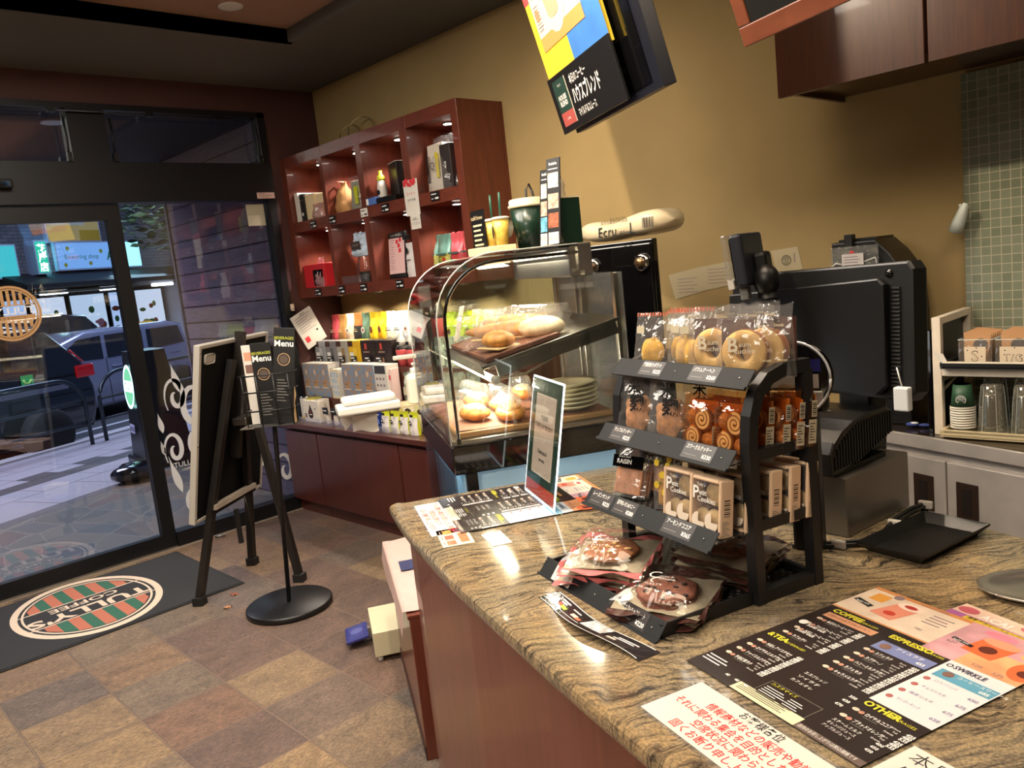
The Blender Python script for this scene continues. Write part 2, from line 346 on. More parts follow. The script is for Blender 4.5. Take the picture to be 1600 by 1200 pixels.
def tear(mb, y, z, h, wd, lean=0):
    n = 16; l = [(wd / 2 * math.sin(math.pi * (i / n) ** 1.6), i / n) for i in range(n + 1)]
    vs = [(-.041, y + a + lean * q * h, z + h * (1 - q)) for a, q in l] + [(-.041, y - a + lean * q * h, z + h * (1 - q)) for a, q in l]
    mb.add(vs, [(i, i + 1, n + 2 + i, n + 1 + i) for i in range(n)], SW)
b = MB()
for y, z, sc, f in ((-1.30, .96, .13, 1), (-1.20, .86, .17, -1), (-1.36, .62, .12, 1), (-1.22, .62, .11, -1), (-.98, .86, .12, 1), (-.95, .66, .10, -1), (-1.05, .30, .17, 1), (-1.30, .25, .10, -1), (-.80, .45, .15, -1), (-.62, .30, .13, 1), (-.70, .75, .12, 1)): swirl(b, y, z, sc, f)
for y, z, h, wd, l in ((-1.43, .74, .14, .035, .1), (-1.44, .60, .1, .03, .1), (-1.41, .33, .26, .05, .2), (-1.12, .52, .22, .04, .2), (-1.30, .98, .2, .05, .15)): tear(b, y, z, h, wd, l)
b.build('curl_decal', wn)
M = Matrix(((0, 0, -1, -.04), (1, 0, 0, 0), (0, 1, 0, 0), (0, 0, 0, 1)))         # lettering read from the street, on panes in the x=0 plane
Mi = Matrix(((0, 0, 1, -.038), (-1, 0, 0, 0), (0, 1, 0, 0), (0, 0, 0, 1)))
MB().text("TULLY'S", -1.3, .50, .035, SW, Matrix(((0, 0, -1, -.04), (-1, 0, 0, 0), (0, 1, 0, 0), (0, 0, 0, 1))) @ T(s=(-1, 1, 1)), al='c').text('COFFEE', -1.3, .47, .016, SW, Matrix(((0, 0, -1, -.04), (-1, 0, 0, 0), (0, 1, 0, 0), (0, 0, 0, 1))) @ T(s=(-1, 1, 1)), al='c').build('name_decal', wn)
MB().box(-.04, -.62, 2.02, -.036, -.49, 2.165, mat('beige_label', (176, 168, 142), .6)).box(-.036, -.62, 2.02, -.035, -.50, 2.09, mat('pale_label', (196, 186, 160), .6)).build('pane_label', wn)
for k, (y0, y1) in enumerate(((-2.86, -1.46), (-4.2, -2.86))):
    d = struct(MB().box(-.035, y0 + .08, .10, -.027, y1 - .08, 2.09, DGLASS).build('door_%d' % (k + 1)))
    f = MB(); f.box(-.06, y0, .012, .0, y0 + .08, 2.185, DKFRAME); f.box(-.06, y1 - .08, .012, .0, y1, 2.185, DKFRAME); f.box(-.06, y0 + .08, 2.09, .0, y1 - .08, 2.185, DKFRAME); f.box(-.06, y0 + .08, .012, 0, y1 - .08, .10, DKFRAME); f.build('leaf_frame', d)
    if k == 0:
        TAN = mat('tan_logo_decal', (186, 142, 92), .6); LM = Matrix(((0, 0, 1, -.0265), (1, 0, 0, -2.13), (0, 1, 0, 1.595), (0, 0, 0, 1))); q = MB()
        q.ring(0, 0, .142, .156, 0, TAN, LM); q.ring(0, 0, .130, .139, 0, TAN, LM)
        for i in range(-4, 5):
            x0 = i * .031 - .0085; x1 = x0 + .017; h = math.sqrt(max(0, .132 ** 2 - max(abs(x0), abs(x1)) ** 2))
            if h > .05: q.rect(x0, .047, x1, h, 0, TAN, LM); q.rect(x0, -h, x1, -.047, 0, TAN, LM)
        q.rect(-.13, .041, .13, .047, 0, TAN, LM); q.rect(-.13, -.047, .13, -.041, 0, TAN, LM); q.rect(-.12, -.040, .12, -.014, .0, TAN, LM)
        q.text("TULLY'S", 0, -.006, .040, mat('white_logo_letters', (225, 226, 232), .6), LM @ T(s=(-1, 1, 1)), .0004, 'c', .02, wide=.25); q.text('COFFEE', 0, -.033, .013, mat('brown_logo_letters', (110, 78, 48), .6), LM @ T(s=(-1, 1, 1)), .0004, 'c', wide=.14)
        q.build('logo_decal', d)
t = thing('door_sensor', 'dark sensor box on the header above the sliding door', 'sensor', (.03, -2.12, 2.3)); MB().box(0, -.12, -.025, .05, .10, .025, DKFRAME, .008).build('housing', t); MB().box(.05, -.10, -.015, .053, .08, .012, BLACKG).build('lens', t)
t = tag(MB().box(.03, -.56, 2.195, .032, -.43, 2.235, mat('pink_sticker', (222, 184, 172), .6)).build('notice_sticker'), 'small pink notice sticker on the header at the top right of the fixed pane', 'sticker')
q = MB()
for i, l in enumerate((.05, .09, .1, .07)): q.box(.032, -.55, 2.227 - i * .008, .0325, -.55 + l, 2.229 - i * .008, INK)
q.build('print', t)
t = thing('ceiling_downlight', 'round recessed downlight in the taupe raised ceiling', 'ceiling light', (1.22, -1.17, 3.01)); MB().lathe([(.062, 0), (.062, -.006), (.05, -.006)], WHITEP, M=T()).build('trim_ring', t); MB().disc(0, 0, .05, -.004, emit('downlight_glow', (255, 214, 170), 14)).build('lens', t)
# ---- door mat
t = thing('doormat', 'charcoal entrance mat with round striped coffee logo lying by the glass door', 'doormat', (0, 0, 0))
MATB = mat('mat_pile', (46, 46, 48), .95, var=.12, vs=300, bump=.3, bs=600); RUB = mat('mat_rubber', (26, 26, 27), .8)
MB().box(.10, -3.35, .0, 1.055, -1.51, .007, RUB, .003).build('rubber_edge', t)
MB().box(.115, -3.335, .007, 1.04, -1.525, .0095, MATB).build('pile', t)
CRM = mat('mat_cream', (226, 205, 182), .9); GRN = mat('mat_green', (52, 104, 84), .9); SAL = mat('mat_salmon', (190, 112, 88), .9)
LM = T(.555, -2.165, .0098, -90, s=(.86, 1.06, 1))           # logo reads with its top towards the door; its long axis runs along the mat
b = MB(); LX, LY = .44, .46
b.ring(0, 0, .375, .415, 0, CRM, LM, 56, 1.08); b.ring(0, 0, .345, .358, 0, CRM, LM, 56, 1.08)
for i in range(-5, 6):
    x0 = i * .064 - .032; x1 = x0 + .064; xa = max(abs(x0), abs(x1)); h = math.sqrt(max(0, .338 ** 2 - xa ** 2)) * 1.08
    if h > .11:
        m_ = GRN if i % 2 else SAL; hi0 = math.sqrt(max(0, .338 ** 2 - x0 ** 2)) * 1.08; hi1 = math.sqrt(max(0, .338 ** 2 - x1 ** 2)) * 1.08
        b.quad([(x0, .13, 0), (x1, .13, 0), (x1, hi1, 0), (x0, hi0, 0)], m_, LM); b.quad([(x0, -hi0, 0), (x1, -hi1, 0), (x1, -.13, 0), (x0, -.13, 0)], m_, LM)
for y in (.118, -.130): b.rect(-.36, y, .36, y + .010, .0001, CRM, LM)
b.text("TULLY'S", 0, .0, .105, CRM, LM, .0002, 'c', .03, wide=.70); b.text('COFFEE', .0, -.095, .062, CRM, LM, .0002, 'c', .02, wide=.40)
b.build('logo', t)
for k, (x, y, c) in enumerate(((1.16, -1.62, (150, 80, 52)), (1.30, -1.72, (170, 120, 84)))):
    b = MB(); b.surf(lambda u, v: ((u - .5) * .055 * (1 - abs(v - .5)), (v - .5) * .03, .004 + .006 * math.sin(9 * u + 4 * v)), 6, 3, mat('dry_leaf_%d' % k, c, .8))
    tag(b.build('fallen_leaf', None, (x, y, 0), (0, 0, rad(40 + 70 * k))), ('curled reddish dry leaf on the floor at the mat corner', 'small pale brown dry leaf on the floor beside the easel leg')[k], 'leaf')
t = tag(MB().box(-.04, -.04, 0, .04, .04, .003, mat('drain_steel', (70, 66, 62), .5, .6)).build('floor_drain', None, (2.02, -.98, 0)), 'small square drain plate set in the floor by the maroon cabinets', 'floor drain')
# ================================================================== the street outside
SRZ = math.degrees(math.atan2(.922, -.387))
def spt(s, t, z=0): return (-1.923 - .387 * s - .922 * t, -2.075 + .922 * s - .387 * t, z)
STREET = T(-1.923, -2.075, 0, SRZ)
def stone_mat():
    k = NT('crazy_paving'); p = k.n('ShaderNodeBsdfPrincipled', i_Roughness=.5); k.l(p.outputs[0], k.out.inputs[0])
    nz = k.n('ShaderNodeTexNoise', i_Scale=3, i_Detail=3); v = k.coord((1.6, 2.6, 1)); k.l(v, nz.inputs['Vector'])
    mx = k.n('ShaderNodeMixRGB', i_0=.12); k.l(v, mx.inputs[1]); k.l(nz.outputs['Color'], mx.inputs[2])
    vo = k.n('ShaderNodeTexVoronoi', i_Scale=1.6); k.l(mx.outputs[0], vo.inputs['Vector'])
    ve = k.n('ShaderNodeTexVoronoi', feature='DISTANCE_TO_EDGE', i_Scale=1.6); k.l(mx.outputs[0], ve.inputs['Vector'])
    s = k.n('ShaderNodeSeparateColor'); k.l(vo.outputs['Color'], s.inputs[0])
    c = k.ramp(s.outputs[0], [(0, (82, 80, 74)), (.3, (104, 98, 86)), (.55, (78, 80, 82)), (.75, (112, 86, 68)), (1, (116, 106, 92))])
    g = k.n('ShaderNodeMath', operation='LESS_THAN', i_1=.018); k.l(ve.outputs[0], g.inputs[0])
    m = k.n('ShaderNodeMixRGB'); k.l(g.outputs[0], m.inputs[0]); k.l(c, m.inputs[1]); m.inputs[2].default_value = lin((126, 116, 104)); k.l(m.outputs[0], p.inputs['Base Color']); return k.m
ASPH = mat('asphalt', (66, 64, 68), .8, var=.1, vs=60); SLAB = mat('pale_paving', (150, 144, 152), .6, var=.05, vs=90); SLABD = mat('dark_paving', (72, 68, 70), .6, var=.06, vs=90); GROUT = mat('paving_joint', (92, 88, 92), .8)
struct(tag(MB().box(-3.2, -7, -.12, 0, 1.5, -.003, stone_mat()).build('ground_stone_paving'), None))
b = MB(); b.box(-9, .0, -.13, 14, 2.9, -.002, GROUT); b.build('ground_joint_bed').matrix_world = STREET; struct(bpy.data.objects['ground_joint_bed'])
b = MB(); r = random.Random(3)
for i in range(-9, 16):
    for j in range(4):
        x0 = i * .62 + (.31 if j % 2 else 0); y0 = .12 + j * .62
        cells = [(x0, y0, .61, .61, SLAB)]
        if j in (1, 2): cells = [(x0, y0, .61, .36 if j == 1 else .61, SLAB)] + ([(x0, y0 + .37, .61, .24, SLABD)] if j == 1 else [])
        if j == 2: cells = [(x0, y0, .30, .22, SLABD), (x0 + .31, y0, .30, .22, SLAB), (x0, y0 + .23, .61, .38, SLAB)]
        for a, c, wd, h, m_ in cells: b.box(a, c, -.01, a + wd, c + h, .0, m_)
struct(b.build('ground_paving')).matrix_world = STREET
struct(MB().box(-9, 2.72, -.2, 14, 2.95, .005, mat('kerb_stone', (170, 164, 168), .7)).build('trim_kerb')).matrix_world = STREET
struct(MB().box(-14, 2.95, -.3, 26, 12, -.15, ASPH).box(-14, 4.3, -.15, 26, 4.42, -.147, mat('road_paint', (190, 186, 190), .7)).build('ground_road')).matrix_world = STREET
# plank clad wing wall beside the shop front and the canopy above the entrance
def plank_mat():
    k = NT('grey_plank_cladding'); p = k.n('ShaderNodeBsdfPrincipled', i_Roughness=.45); k.l(p.outputs[0], k.out.inputs[0])
    tc = k.n('ShaderNodeTexCoord'); sx = k.n('ShaderNodeSeparateXYZ'); cx = k.n('ShaderNodeCombineXYZ'); k.l(tc.outputs['Object'], sx.inputs[0]); k.l(sx.outputs[0], cx.inputs[0]); k.l(sx.outputs[2], cx.inputs[1])
    b = k.n('ShaderNodeTexBrick', offset=.37); b.inputs['Scale'].default_value = 1; b.inputs['Brick Width'].default_value = 5.2; b.inputs['Row Height'].default_value = .137; b.inputs['Mortar Size'].default_value = .006
    b.inputs['Color1'].default_value = lin((102, 92, 110)); b.inputs['Color2'].default_value = lin((126, 112, 126)); b.inputs['Mortar'].default_value = lin((20, 18, 22)); k.l(cx.outputs[0], b.inputs['Vector'])
    nz = k.n('ShaderNodeTexNoise', i_Scale=4, i_Detail=7, i_Distortion=1.2); k.l(k.coord((1.2, 1, 9)), nz.inputs['Vector'])
    m = k.n('ShaderNodeMixRGB', blend_type='OVERLAY', i_0=.5); k.l(b.outputs['Color'], m.inputs[1]); k.l(nz.outputs[0], m.inputs[2]); k.l(m.outputs[0], p.inputs['Base Color'])
    k.l(k.bump(nz.outputs[0], .2, .002), p.inputs['Normal']); return k.m
struct(MB().box(-1.8, -.45, -.1, -.09, -.33, 3.2, plank_mat()).box(-1.83, -.465, -.1, -1.8, -.32, 3.2, mat('wing_edge_trim', (110, 104, 118), .5)).build('wall_wing'))
struct(MB().box(-2.6, -6, 2.75, -.12, -.46, 3.2, mat('canopy_soffit', (34, 32, 36), .8)).build('ceiling_canopy'))
t = thing('canopy_downlight', 'round white downlight under the entrance canopy, seen through the transom glass', 'ceiling light', (-.43, -1.61, 2.75)); MB().lathe([(.075, 0), (.075, -.008), (.06, -.008)], WHITEP).build('trim_ring', t); MB().disc(0, 0, .06, -.006, emit('canopy_glow', (255, 240, 220), 9)).build('lens', t)
lamp('SPOT', 'canopy_lamp', (-.43, -1.61, 2.73), (-.8, -1.5, 0), 40, WHITE, .05, 130, .8)
# ---- vehicles
TYRE = mat('tyre', (18, 18, 19), .8); RIM = mat('alloy_rim', (206, 206, 212), .3, .25); DARKWIN = mat('tinted_car_glass', (16, 17, 22), .05, coat=1)
def wheel(par, x, y, z, r):
    o = MB(); M = T(x, y, z, 0, 90); o.lathe([(r * .62, -.02), (r * .9, -.01), (r, .03), (r, .17), (r * .9, .2), (r * .5, .2)], TYRE, 28, M); wl = o.build('wheel', par)
    o = MB(); o.lathe([(.0, .03), (r * .18, .0), (r * .2, .03)], RIM, 16, M, cap=False); o.ring(0, 0, r * .6, r * .68, -.024, RIM, M)
    for i in range(14):
        a = 2 * math.pi * i / 14; o.quad([(r * .15 * math.cos(a - .1), r * .15 * math.sin(a - .1), -.004), (r * .62 * math.cos(a - .09), r * .62 * math.sin(a - .09), -.02), (r * .62 * math.cos(a + .09), r * .62 * math.sin(a + .09), -.02), (r * .15 * math.cos(a + .1), r * .15 * math.sin(a + .1), -.004)], RIM, M)
    o.build('hub_cap', wl)
def car(name, label, cat, x, y, paint, prof, wins, wheels, wr, width=1.7, z=-.15):
    t = thing(name, label, cat, spt(x, y, z), SRZ); XZ = Matrix(((1, 0, 0, 0), (0, 0, 1, 0), (0, 1, 0, 0), (0, 0, 0, 1)))
    MB().prism(prof, 0, width, paint, XZ, .07, 3, True).build('body', t)
    for k, wp in enumerate(wins): MB().prism(wp, -.006, .02, DARKWIN, XZ).build('side_window', t)
    for wx in wheels: wheel(t, wx, -.02, wr, wr)
    return t
BLKC = mat('black_car_paint', (13, 13, 17), .12, coat=1); SILV = mat('silver_car_paint', (150, 150, 172), .25, .5, coat=1); SUVP = mat('dark_suv_paint', (20, 20, 24), .15, coat=1)
t = car('black_car', 'black hatchback parked at the kerb right outside the sliding door', 'car', 3.5, 3.05, BLKC,
        [(-4.3, .25), (-.1, .25), (.0, .5), (.0, .78), (-.12, 1.12), (-.62, 1.60), (-1.2, 1.68), (-2.5, 1.66), (-3.1, 1.2), (-4.1, 1.05), (-4.35, .8)],
        [[(-.55, 1.12), (-1.25, 1.12), (-1.25, 1.56), (-.85, 1.52)], [(-1.32, 1.12), (-2.05, 1.12), (-2.05, 1.57), (-1.32, 1.57)], [(-2.12, 1.12), (-2.85, 1.12), (-2.5, 1.54), (-2.12, 1.57)]], (-.86, -3.4), .31)
RED = mat('red_tail_lamp', (150, 14, 18), .15, coat=1, emis=(255, 30, 30), es=.12)
MB().box(-.26, -.02, .90, .01, .22, 1.06, RED, .02).build('tail_lamp', t); MB().tube([(-.14, -.02, 1.1), (-.30, -.01, 1.27)], .012, RED, 6).build('pillar_reflector', t)
MB().box(-2.6, -.012, .80, -.4, .0, .86, mat('car_trim_strip', (150, 150, 160), .3, .7)).build('trim_strip', t)
b = MB(); b.rect(-1.0, .90, -.84, 1.05, .012, mat('green_badge', (60, 178, 96), .5, emis=(60, 178, 96), es=.15), FRONT); b.tube([(-.97, -.014, 1.0), (-.95, -.014, .95), (-.90, -.014, .95), (-.87, -.014, .99)], .012, mat('lime_leaf', (190, 226, 120), .5), 6); b.build('door_badge', t)
MB().box(-1.7, -.03, 1.0, -1.5, .0, 1.03, CHROME, .01).build('door_handle', t)
t = car('silver_car', 'silver minivan standing in the road behind the black hatchback', 'car', 7.12, 5.0, SILV,
        [(-3.9, .2), (-.05, .2), (.0, .55), (-.02, 1.0), (-.10, 1.36), (-.4, 1.43), (-2.1, 1.43), (-2.75, 1.22), (-3.1, 1.02), (-3.8, .92), (-3.95, .6)],
        [[(-.12, 1.02), (-.92, .98), (-.92, 1.33), (-.22, 1.33)], [(-1.02, .98), (-1.75, .96), (-1.75, 1.33), (-1.02, 1.33)], [(-1.83, .96), (-2.75, 1.0), (-2.25, 1.31), (-1.83, 1.33)]], (-.45, -3.1), .32)
for xx in (-1.70, -.85): MB().box(xx, -.03, .80, xx + .2, .0, .835, SILV, .012).build('door_handle', t)
b = MB(); b.box(-1.79, -.004, .25, -1.78, .002, .98, INK); b.box(-.97, -.004, .25, -.96, .002, .98, INK); b.box(-.45, -.004, .72, -.25, .002, .725, INK); b.box(-.45, -.004, .86, -.25, .002, .865, INK); b.build('door_gap', t)
t = car('dark_suv', 'dark SUV further across the road, its roof showing above the silver minivan', 'car', 7.4, 7.2, SUVP,
        [(-4.3, .3), (-.05, .3), (.0, .7), (-.05, 1.2), (-.5, 1.68), (-1.2, 1.76), (-2.6, 1.75), (-3.2, 1.3), (-4.2, 1.1), (-4.4, .7)],
        [[(-.5, 1.2), (-1.3, 1.2), (-1.3, 1.62), (-.85, 1.6)], [(-1.4, 1.2), (-2.7, 1.2), (-2.5, 1.62), (-1.4, 1.64)]], (-.9, -3.5), .36)
# ---- guard rail along the kerb
PIPE = mat('guard_rail_pipe', (58, 66, 72), .35, .6)
for k, (xa, xb) in enumerate(((-1.7, 2.75), (2.95, 6.6))):
    t = thing('guard_rail', ('grey pipe guard rail in front of the black hatchback', 'grey pipe guard rail in front of the silver minivan')[k], 'guard rail', spt(xa, 2.35), SRZ, 'pipe guard rails along the kerb'); L = xb - xa
    def bend(n=8): return [(L - .35 + .35 * math.sin(math.pi / 2 * i / n), 0, .82 - .35 * (1 - math.cos(math.pi / 2 * i / n))) for i in range(n + 1)]
    MB().tube([(0, 0, 0), (0, 0, .45)] + [(.35 - .35 * math.cos(math.pi / 2 * i / 8), 0, .47 + .35 * math.sin(math.pi / 2 * i / 8)) for i in range(9)] + bend() + [(L, 0, 0)], .024, PIPE, 8).build('top_rail', t)
    MB().tube([(0, 0, .52), (L, 0, .52)], .016, PIPE, 8).build('middle_rail', t); MB().tube([(0, 0, .27), (L, 0, .27)], .016, PIPE, 8).build('bottom_rail', t)
    for xx in (L * .5,): MB().tube([(xx, 0, 0), (xx, 0, .82)], .022, PIPE, 8).build('post', t)
# ---- the building over the road
def brick_mat():
    k = NT('grey_brick'); p = k.n('ShaderNodeBsdfPrincipled', i_Roughness=.8); k.l(p.outputs[0], k.out.inputs[0])
    tc = k.n('ShaderNodeTexCoord'); sx = k.n('ShaderNodeSeparateXYZ'); cx = k.n('ShaderNodeCombineXYZ'); k.l(tc.outputs['Object'], sx.inputs[0]); k.l(sx.outputs[0], cx.inputs[0]); k.l(sx.outputs[2], cx.inputs[1])
    b = k.n('ShaderNodeTexBrick'); b.inputs['Scale'].default_value = 1; b.inputs['Brick Width'].default_value = .22; b.inputs['Row Height'].default_value = .07; b.inputs['Mortar Size'].default_value = .006
    b.inputs['Color1'].default_value = lin((92, 90, 94)); b.inputs['Color2'].default_value = lin((112, 108, 110)); b.inputs['Mortar'].default_value = lin((58, 56, 60)); k.l(cx.outputs[0], b.inputs['Vector']); k.l(b.outputs['Color'], p.inputs['Base Color']); return k.m
t = thing('shop_building', 'grey brick shop building with lit shop windows across the road', 'building', spt(0, 9, 0), SRZ)
BR = brick_mat()
MB().box(-4, .9, -.15, 16, 4, 4.9, BR).box(-4, 0, 2.2, 16, .9, 4.9, BR).build('wall', t)
MB().box(11.1, 0, -.15, 16, .9, 2.2, mat('pale_pier', (176, 176, 186), .6)).build('side_pier', t)
MB().prism([(-.75, 2.12), (-.75, 2.2), (0, 2.45), (0, 2.05)], 6.6, 11.3, mat('black_awning', (26, 26, 30), .6), Matrix(((0, 0, 1, 0), (1, 0, 0, 0), (0, 1, 0, 0), (0, 0, 0, 1)))).build('awning', t)
MB().box(6.9, -.5, 2.02, 9.4, -.05, 2.06, mat('awning_soffit_board', (190, 178, 140), .6)).build('awning_soffit', t)
MB().box(5.2, -.02, 4.2, 13, .0, 4.9, mat('dark_cladding', (40, 40, 48), .5)).build('cladding', t)
for k, (xa, xb) in enumerate(((6.9, 7.45), (7.5, 8.35), (8.42, 9.35), (9.42, 10.1), (10.15, 11.0))):
    wdw = MB().box(xa, .55, .35, xb, .58, 2.0, DKFRAME).build('shop_window', t)
    MB().box(xa + .04, .53, .40, xb - .04, .55, 1.96, emit('shop_window_glow_%d' % (k % 3), ((190, 214, 255), (226, 236, 255), (206, 226, 250))[k % 3], .85)).build('pane', wdw)
    q = MB(); r = random.Random(40 + k)
    for i in range(12): q.ball((xa + .1 + r.random() * (xb - xa - .2), .50, .7 + r.random() * .95), (.05 + .07 * r.random(), .03, .04 + .07 * r.random()), mat('bouquet_%d' % (i % 4), ((72, 132, 74), (224, 150, 160), (196, 204, 120), (170, 90, 70))[i % 4], .8), 8, 6)
    q.build('flower_display', wdw)
MB().box(9.6, .3, .98, 10.4, .5, 1.22, mat('orange_flowers', (240, 170, 50), .8, emis=(240, 170, 50), es=.3), .05).build('flower_box', t)
MB().box(-2, .5, -.15, 6.8, .9, 2.2, mat('dark_shopfront', (38, 38, 46), .4)).build('dark_shopfront', t)
for xx in (7.2, 8.6, 10.0): MB().tube([(xx, -.25, 2.03), (xx + .6, -.25, 2.03)], .035, emit('awning_tube', (236, 242, 255), 7), 8).build('tube_light', t)
def sign(name, label, x0, z0, x1, z1, em, s_, draw, y=-.10):
    g = thing(name, label, 'sign', spt(0, 9, 0), SRZ); MB().box(x0 - .03, y, z0 - .03, x1 + .03, -.005, z1 + .03, mat('sign_case', (190, 196, 214), .4)).build('case', g)
    MB().box(x0, y - .01, z0, x1, y, z1, emit(name + '_glow_' + str(s_), em, s_)).build('light_panel', g); q = MB(FRONT @ Matrix.Translation((0, 0, -y + .014))); draw(q); q.build('print', g)
GR = mat('sign_green', (70, 150, 90), .6); YL = mat('sign_yellow', (190, 190, 80), .6)
sign('shop_sign', 'long pale blue lit shop sign with small letters and stars above the awning', 7.85, 2.50, 9.92, 3.03, (120, 168, 230), 1.1, lambda q: (q.text('flowering shop', 8.0, 2.70, .10, GR), q.text('Ay', 9.02, 2.66, .20, GR, bold=.02), [q.disc(x, z, .05, 0, YL, seg=5) for x, z in ((8.1, 2.92), (8.0, 2.58), (8.9, 2.85), (9.5, 2.9), (8.6, 2.6))]))
sign('projecting_sign', 'narrow green and white upright lit sign on the brick pier', 7.25, 2.44, 7.47, 3.05, (40, 190, 150), 1.3, lambda q: (q.text('花', 7.36, 2.84, .14, mat('sign_white', (240, 250, 250), .5, emis=(240, 250, 250), es=2), al='c', bold=.03), q.text('屋', 7.36, 2.66, .14, mat('sign_white', (240, 250, 250), .5), al='c', bold=.03), q.text('店', 7.36, 2.48, .14, mat('sign_white', (240, 250, 250), .5), al='c', bold=.03)), -.3)
sign('corner_sign', 'turquoise lit sign at the left edge of the door glass', 5.6, 2.40, 6.95, 3.0, (70, 190, 196), 1.2, lambda q: q.text('Flower', 6.2, 2.6, .16, GR, al='c'))
tag(MB().box(7.62, -.06, 2.46, 7.68, -.01, 3.05, emit('turquoise_tube', (120, 240, 255), 5)).build('neon_tube', None, spt(0, 9, 0), (0, 0, rad(SRZ))), 'upright turquoise light tube beside the green upright sign', 'light tube')
sign('billboard', 'pale and yellow picture board high on the brick wall', 7.72, 3.08, 8.95, 3.62, (196, 178, 128), .5, lambda q: (q.rect(8.45, 3.08, 8.95, 3.3, 0, mat('board_yellow', (214, 170, 50), .6)), q.rect(7.72, 3.4, 8.6, 3.62, 0, mat('board_cream', (226, 216, 190), .6))))
tag(MB().box(9.32, -.115, 2.50, 9.93, -.105, 3.03, emit('sign_end_glow', (150, 240, 245), 2.0)).build('sign_end_panel'), kind=None).parent = bpy.data.objects['shop_sign']
lamp('AREA', 'sign_light', spt(9.4, 8.2, 2.7), spt(9.0, 5, .5), 30, (.6, .85, 1), 1.4)
# ---- lit sign box standing on the paving, with its water weight
t = thing('standing_sign', 'black standing sign box with a glowing oval logo outside the glass', 'standing sign', spt(1.62, .22, 0), 84)
SBX = mat('sign_box_black', (26, 26, 30), .35)
MB().prism([(0, .10), (.46, .10), (.34, 1.14), (.06, 1.14)], 0, .52, SBX, Matrix(((1, 0, 0, 0), (0, 0, 1, 0), (0, 1, 0, 0), (0, 0, 0, 1))), .01).build('box_body', t)
MB().box(-.04, -.05, 0, .56, .58, .10, SBX, .02).build('base', t)
M = Matrix(((0, 0, -1, .033), (1, 0, 0, .26), (0, 1, .06, .80), (0, 0, 0, 1)))
M = T(.028, .26, .80, -90, 0, 0) @ Matrix.Rotation(rad(90 - 3.3), 4, 'X')
b = MB(); b.ring(0, 0, .17, .20, .012, emit('oval_white', (190, 250, 240), 5), M, 40, 1.08); b.disc(0, 0, .17, .010, emit('oval_green', (120, 200, 150), 1.6), M, ry=.184); b.rect(-.16, -.05, .16, .06, .013, emit('oval_white', (190, 250, 240), 5), M); b.text("TULLY'S", 0, -.02, .055, INK, M, .015, 'c', .02); b.build('lit_oval', t)
b = MB(); b.rect(-.12, -.46, .06, -.37, .012, mat('pale_print', (170, 168, 200), .6), M); b.text('OPEN', -.03, -.44, .045, INK, M, .014, 'c'); b.build('print', t)
t = tag(MB().ball((0, 0, .085), (.21, .17, .085), mat('weight_bag', (20, 20, 24), .15, coat=1), 18, 10, fn=lambda d: 1 + .08 * math.sin(7 * d.x + 3 * d.y)).build('weight_bag', None, spt(1.30, .02, 0), (0, 0, rad(SRZ))), 'shiny black weight bag lying at the foot of the standing sign', 'weight bag')
# ---- tree behind the wing wall
t = thing('street_tree', 'dark leafy street tree showing above the wing wall edge', 'tree', (-4.35, .95, 0))
MB().tube([(0, 0, -.1), (.02, 0, 1.2), (-.03, .05, 2.4)], .06, mat('bark', (58, 48, 40), .9), 8).build('trunk', t)
b = MB(); r = random.Random(9); LF = [mat('leaf_dark', (34, 58, 36), .6), mat('leaf_mid', (58, 92, 52), .6), mat('leaf_light', (92, 122, 84), .6)]
for i in range(900):
    d = Vector((r.gauss(0, 1), r.gauss(0, 1), r.gauss(0, 1))).normalized() * (.45 + .55 * r.random()); c = Vector((.0, -.28, 2.75)) + Vector((d.x * .85, d.y * .85, d.z * .62))
    M = Matrix.Translation(c) @ Matrix.Rotation(r.random() * 6.3, 4, 'Z') @ Matrix.Rotation(r.random() * 2 - 1, 4, 'X'); h = .05 + .04 * r.random()
    b.quad([(-h, 0, 0), (0, -h * .45, .01), (h, 0, 0), (0, h * .45, .01)], r.choice(LF), M)
b.build('foliage', t)
# ================================================================== wall shelf with eight lit compartments
SH = wood('red_brown_shelf', (90, 40, 27), (110, 52, 35), .38, (3, 3, 12)); SHV = wood('red_brown_shelf_upright', (90, 40, 27), (110, 52, 35), .38, (12, 12, 1.5))
t = thing('display_shelf', 'red-brown wall shelf unit of eight lit compartments holding coffee goods', 'wall shelf', (0, 0, 1.49))
D = .34; UP = [(.0, .07), (.50, .54), (.93, .99), (1.395, 1.46), (1.86, 1.915)]
MB().box(.0, -.022, 0, 1.915, 0, .97, SHV).build('back_panel', t)
for k, (a, c) in enumerate(UP): MB().box(a, -D, .0, c, -.022, .97, SHV, .002).build('upright', t)
for z0, z1, n in ((.0, .065, 'bottom_board'), (.455, .525, 'middle_board'), (.90, .97, 'top_board')):
    q = MB()
    for k in range(4): q.box(UP[k][1], -D + .001, z0, UP[k + 1][0], -.022, z1, SH)
    q.build(n, t)
PUCK = emit('puck_glow', (255, 244, 232), 26)
for k in range(4):
    for zc in (.898, .453):
        xc = (UP[k][1] + UP[k + 1][0]) / 2; pl_ = MB().lathe([(.036, 0), (.034, -.008), (.026, -.010)], CHROME, 20, T(xc, -.19, zc + .002)).disc(xc, -.19, .026, zc - .0085, PUCK).build('spot_light', t)
        lamp('SPOT', 'shelf_spot_lamp', (xc, -.19, 1.49 + zc - .012), (xc, -.17, 0), 15, (1, .84, .76), .02, 125, .45)
for xc in (.33, .8, 1.2, 1.65):
    MB().lathe([(.03, 0), (.028, -.008), (.022, -.010)], CHROME, 20, T(xc, -.2, .0)).disc(xc, -.2, .022, -.0095, PUCK).build('spot_light', t)
    lamp('SPOT', 'shelf_under_lamp', (xc, -.2, 1.478), (xc, -.16, 0), 13, (1, .86, .66), .02, 140, .5)
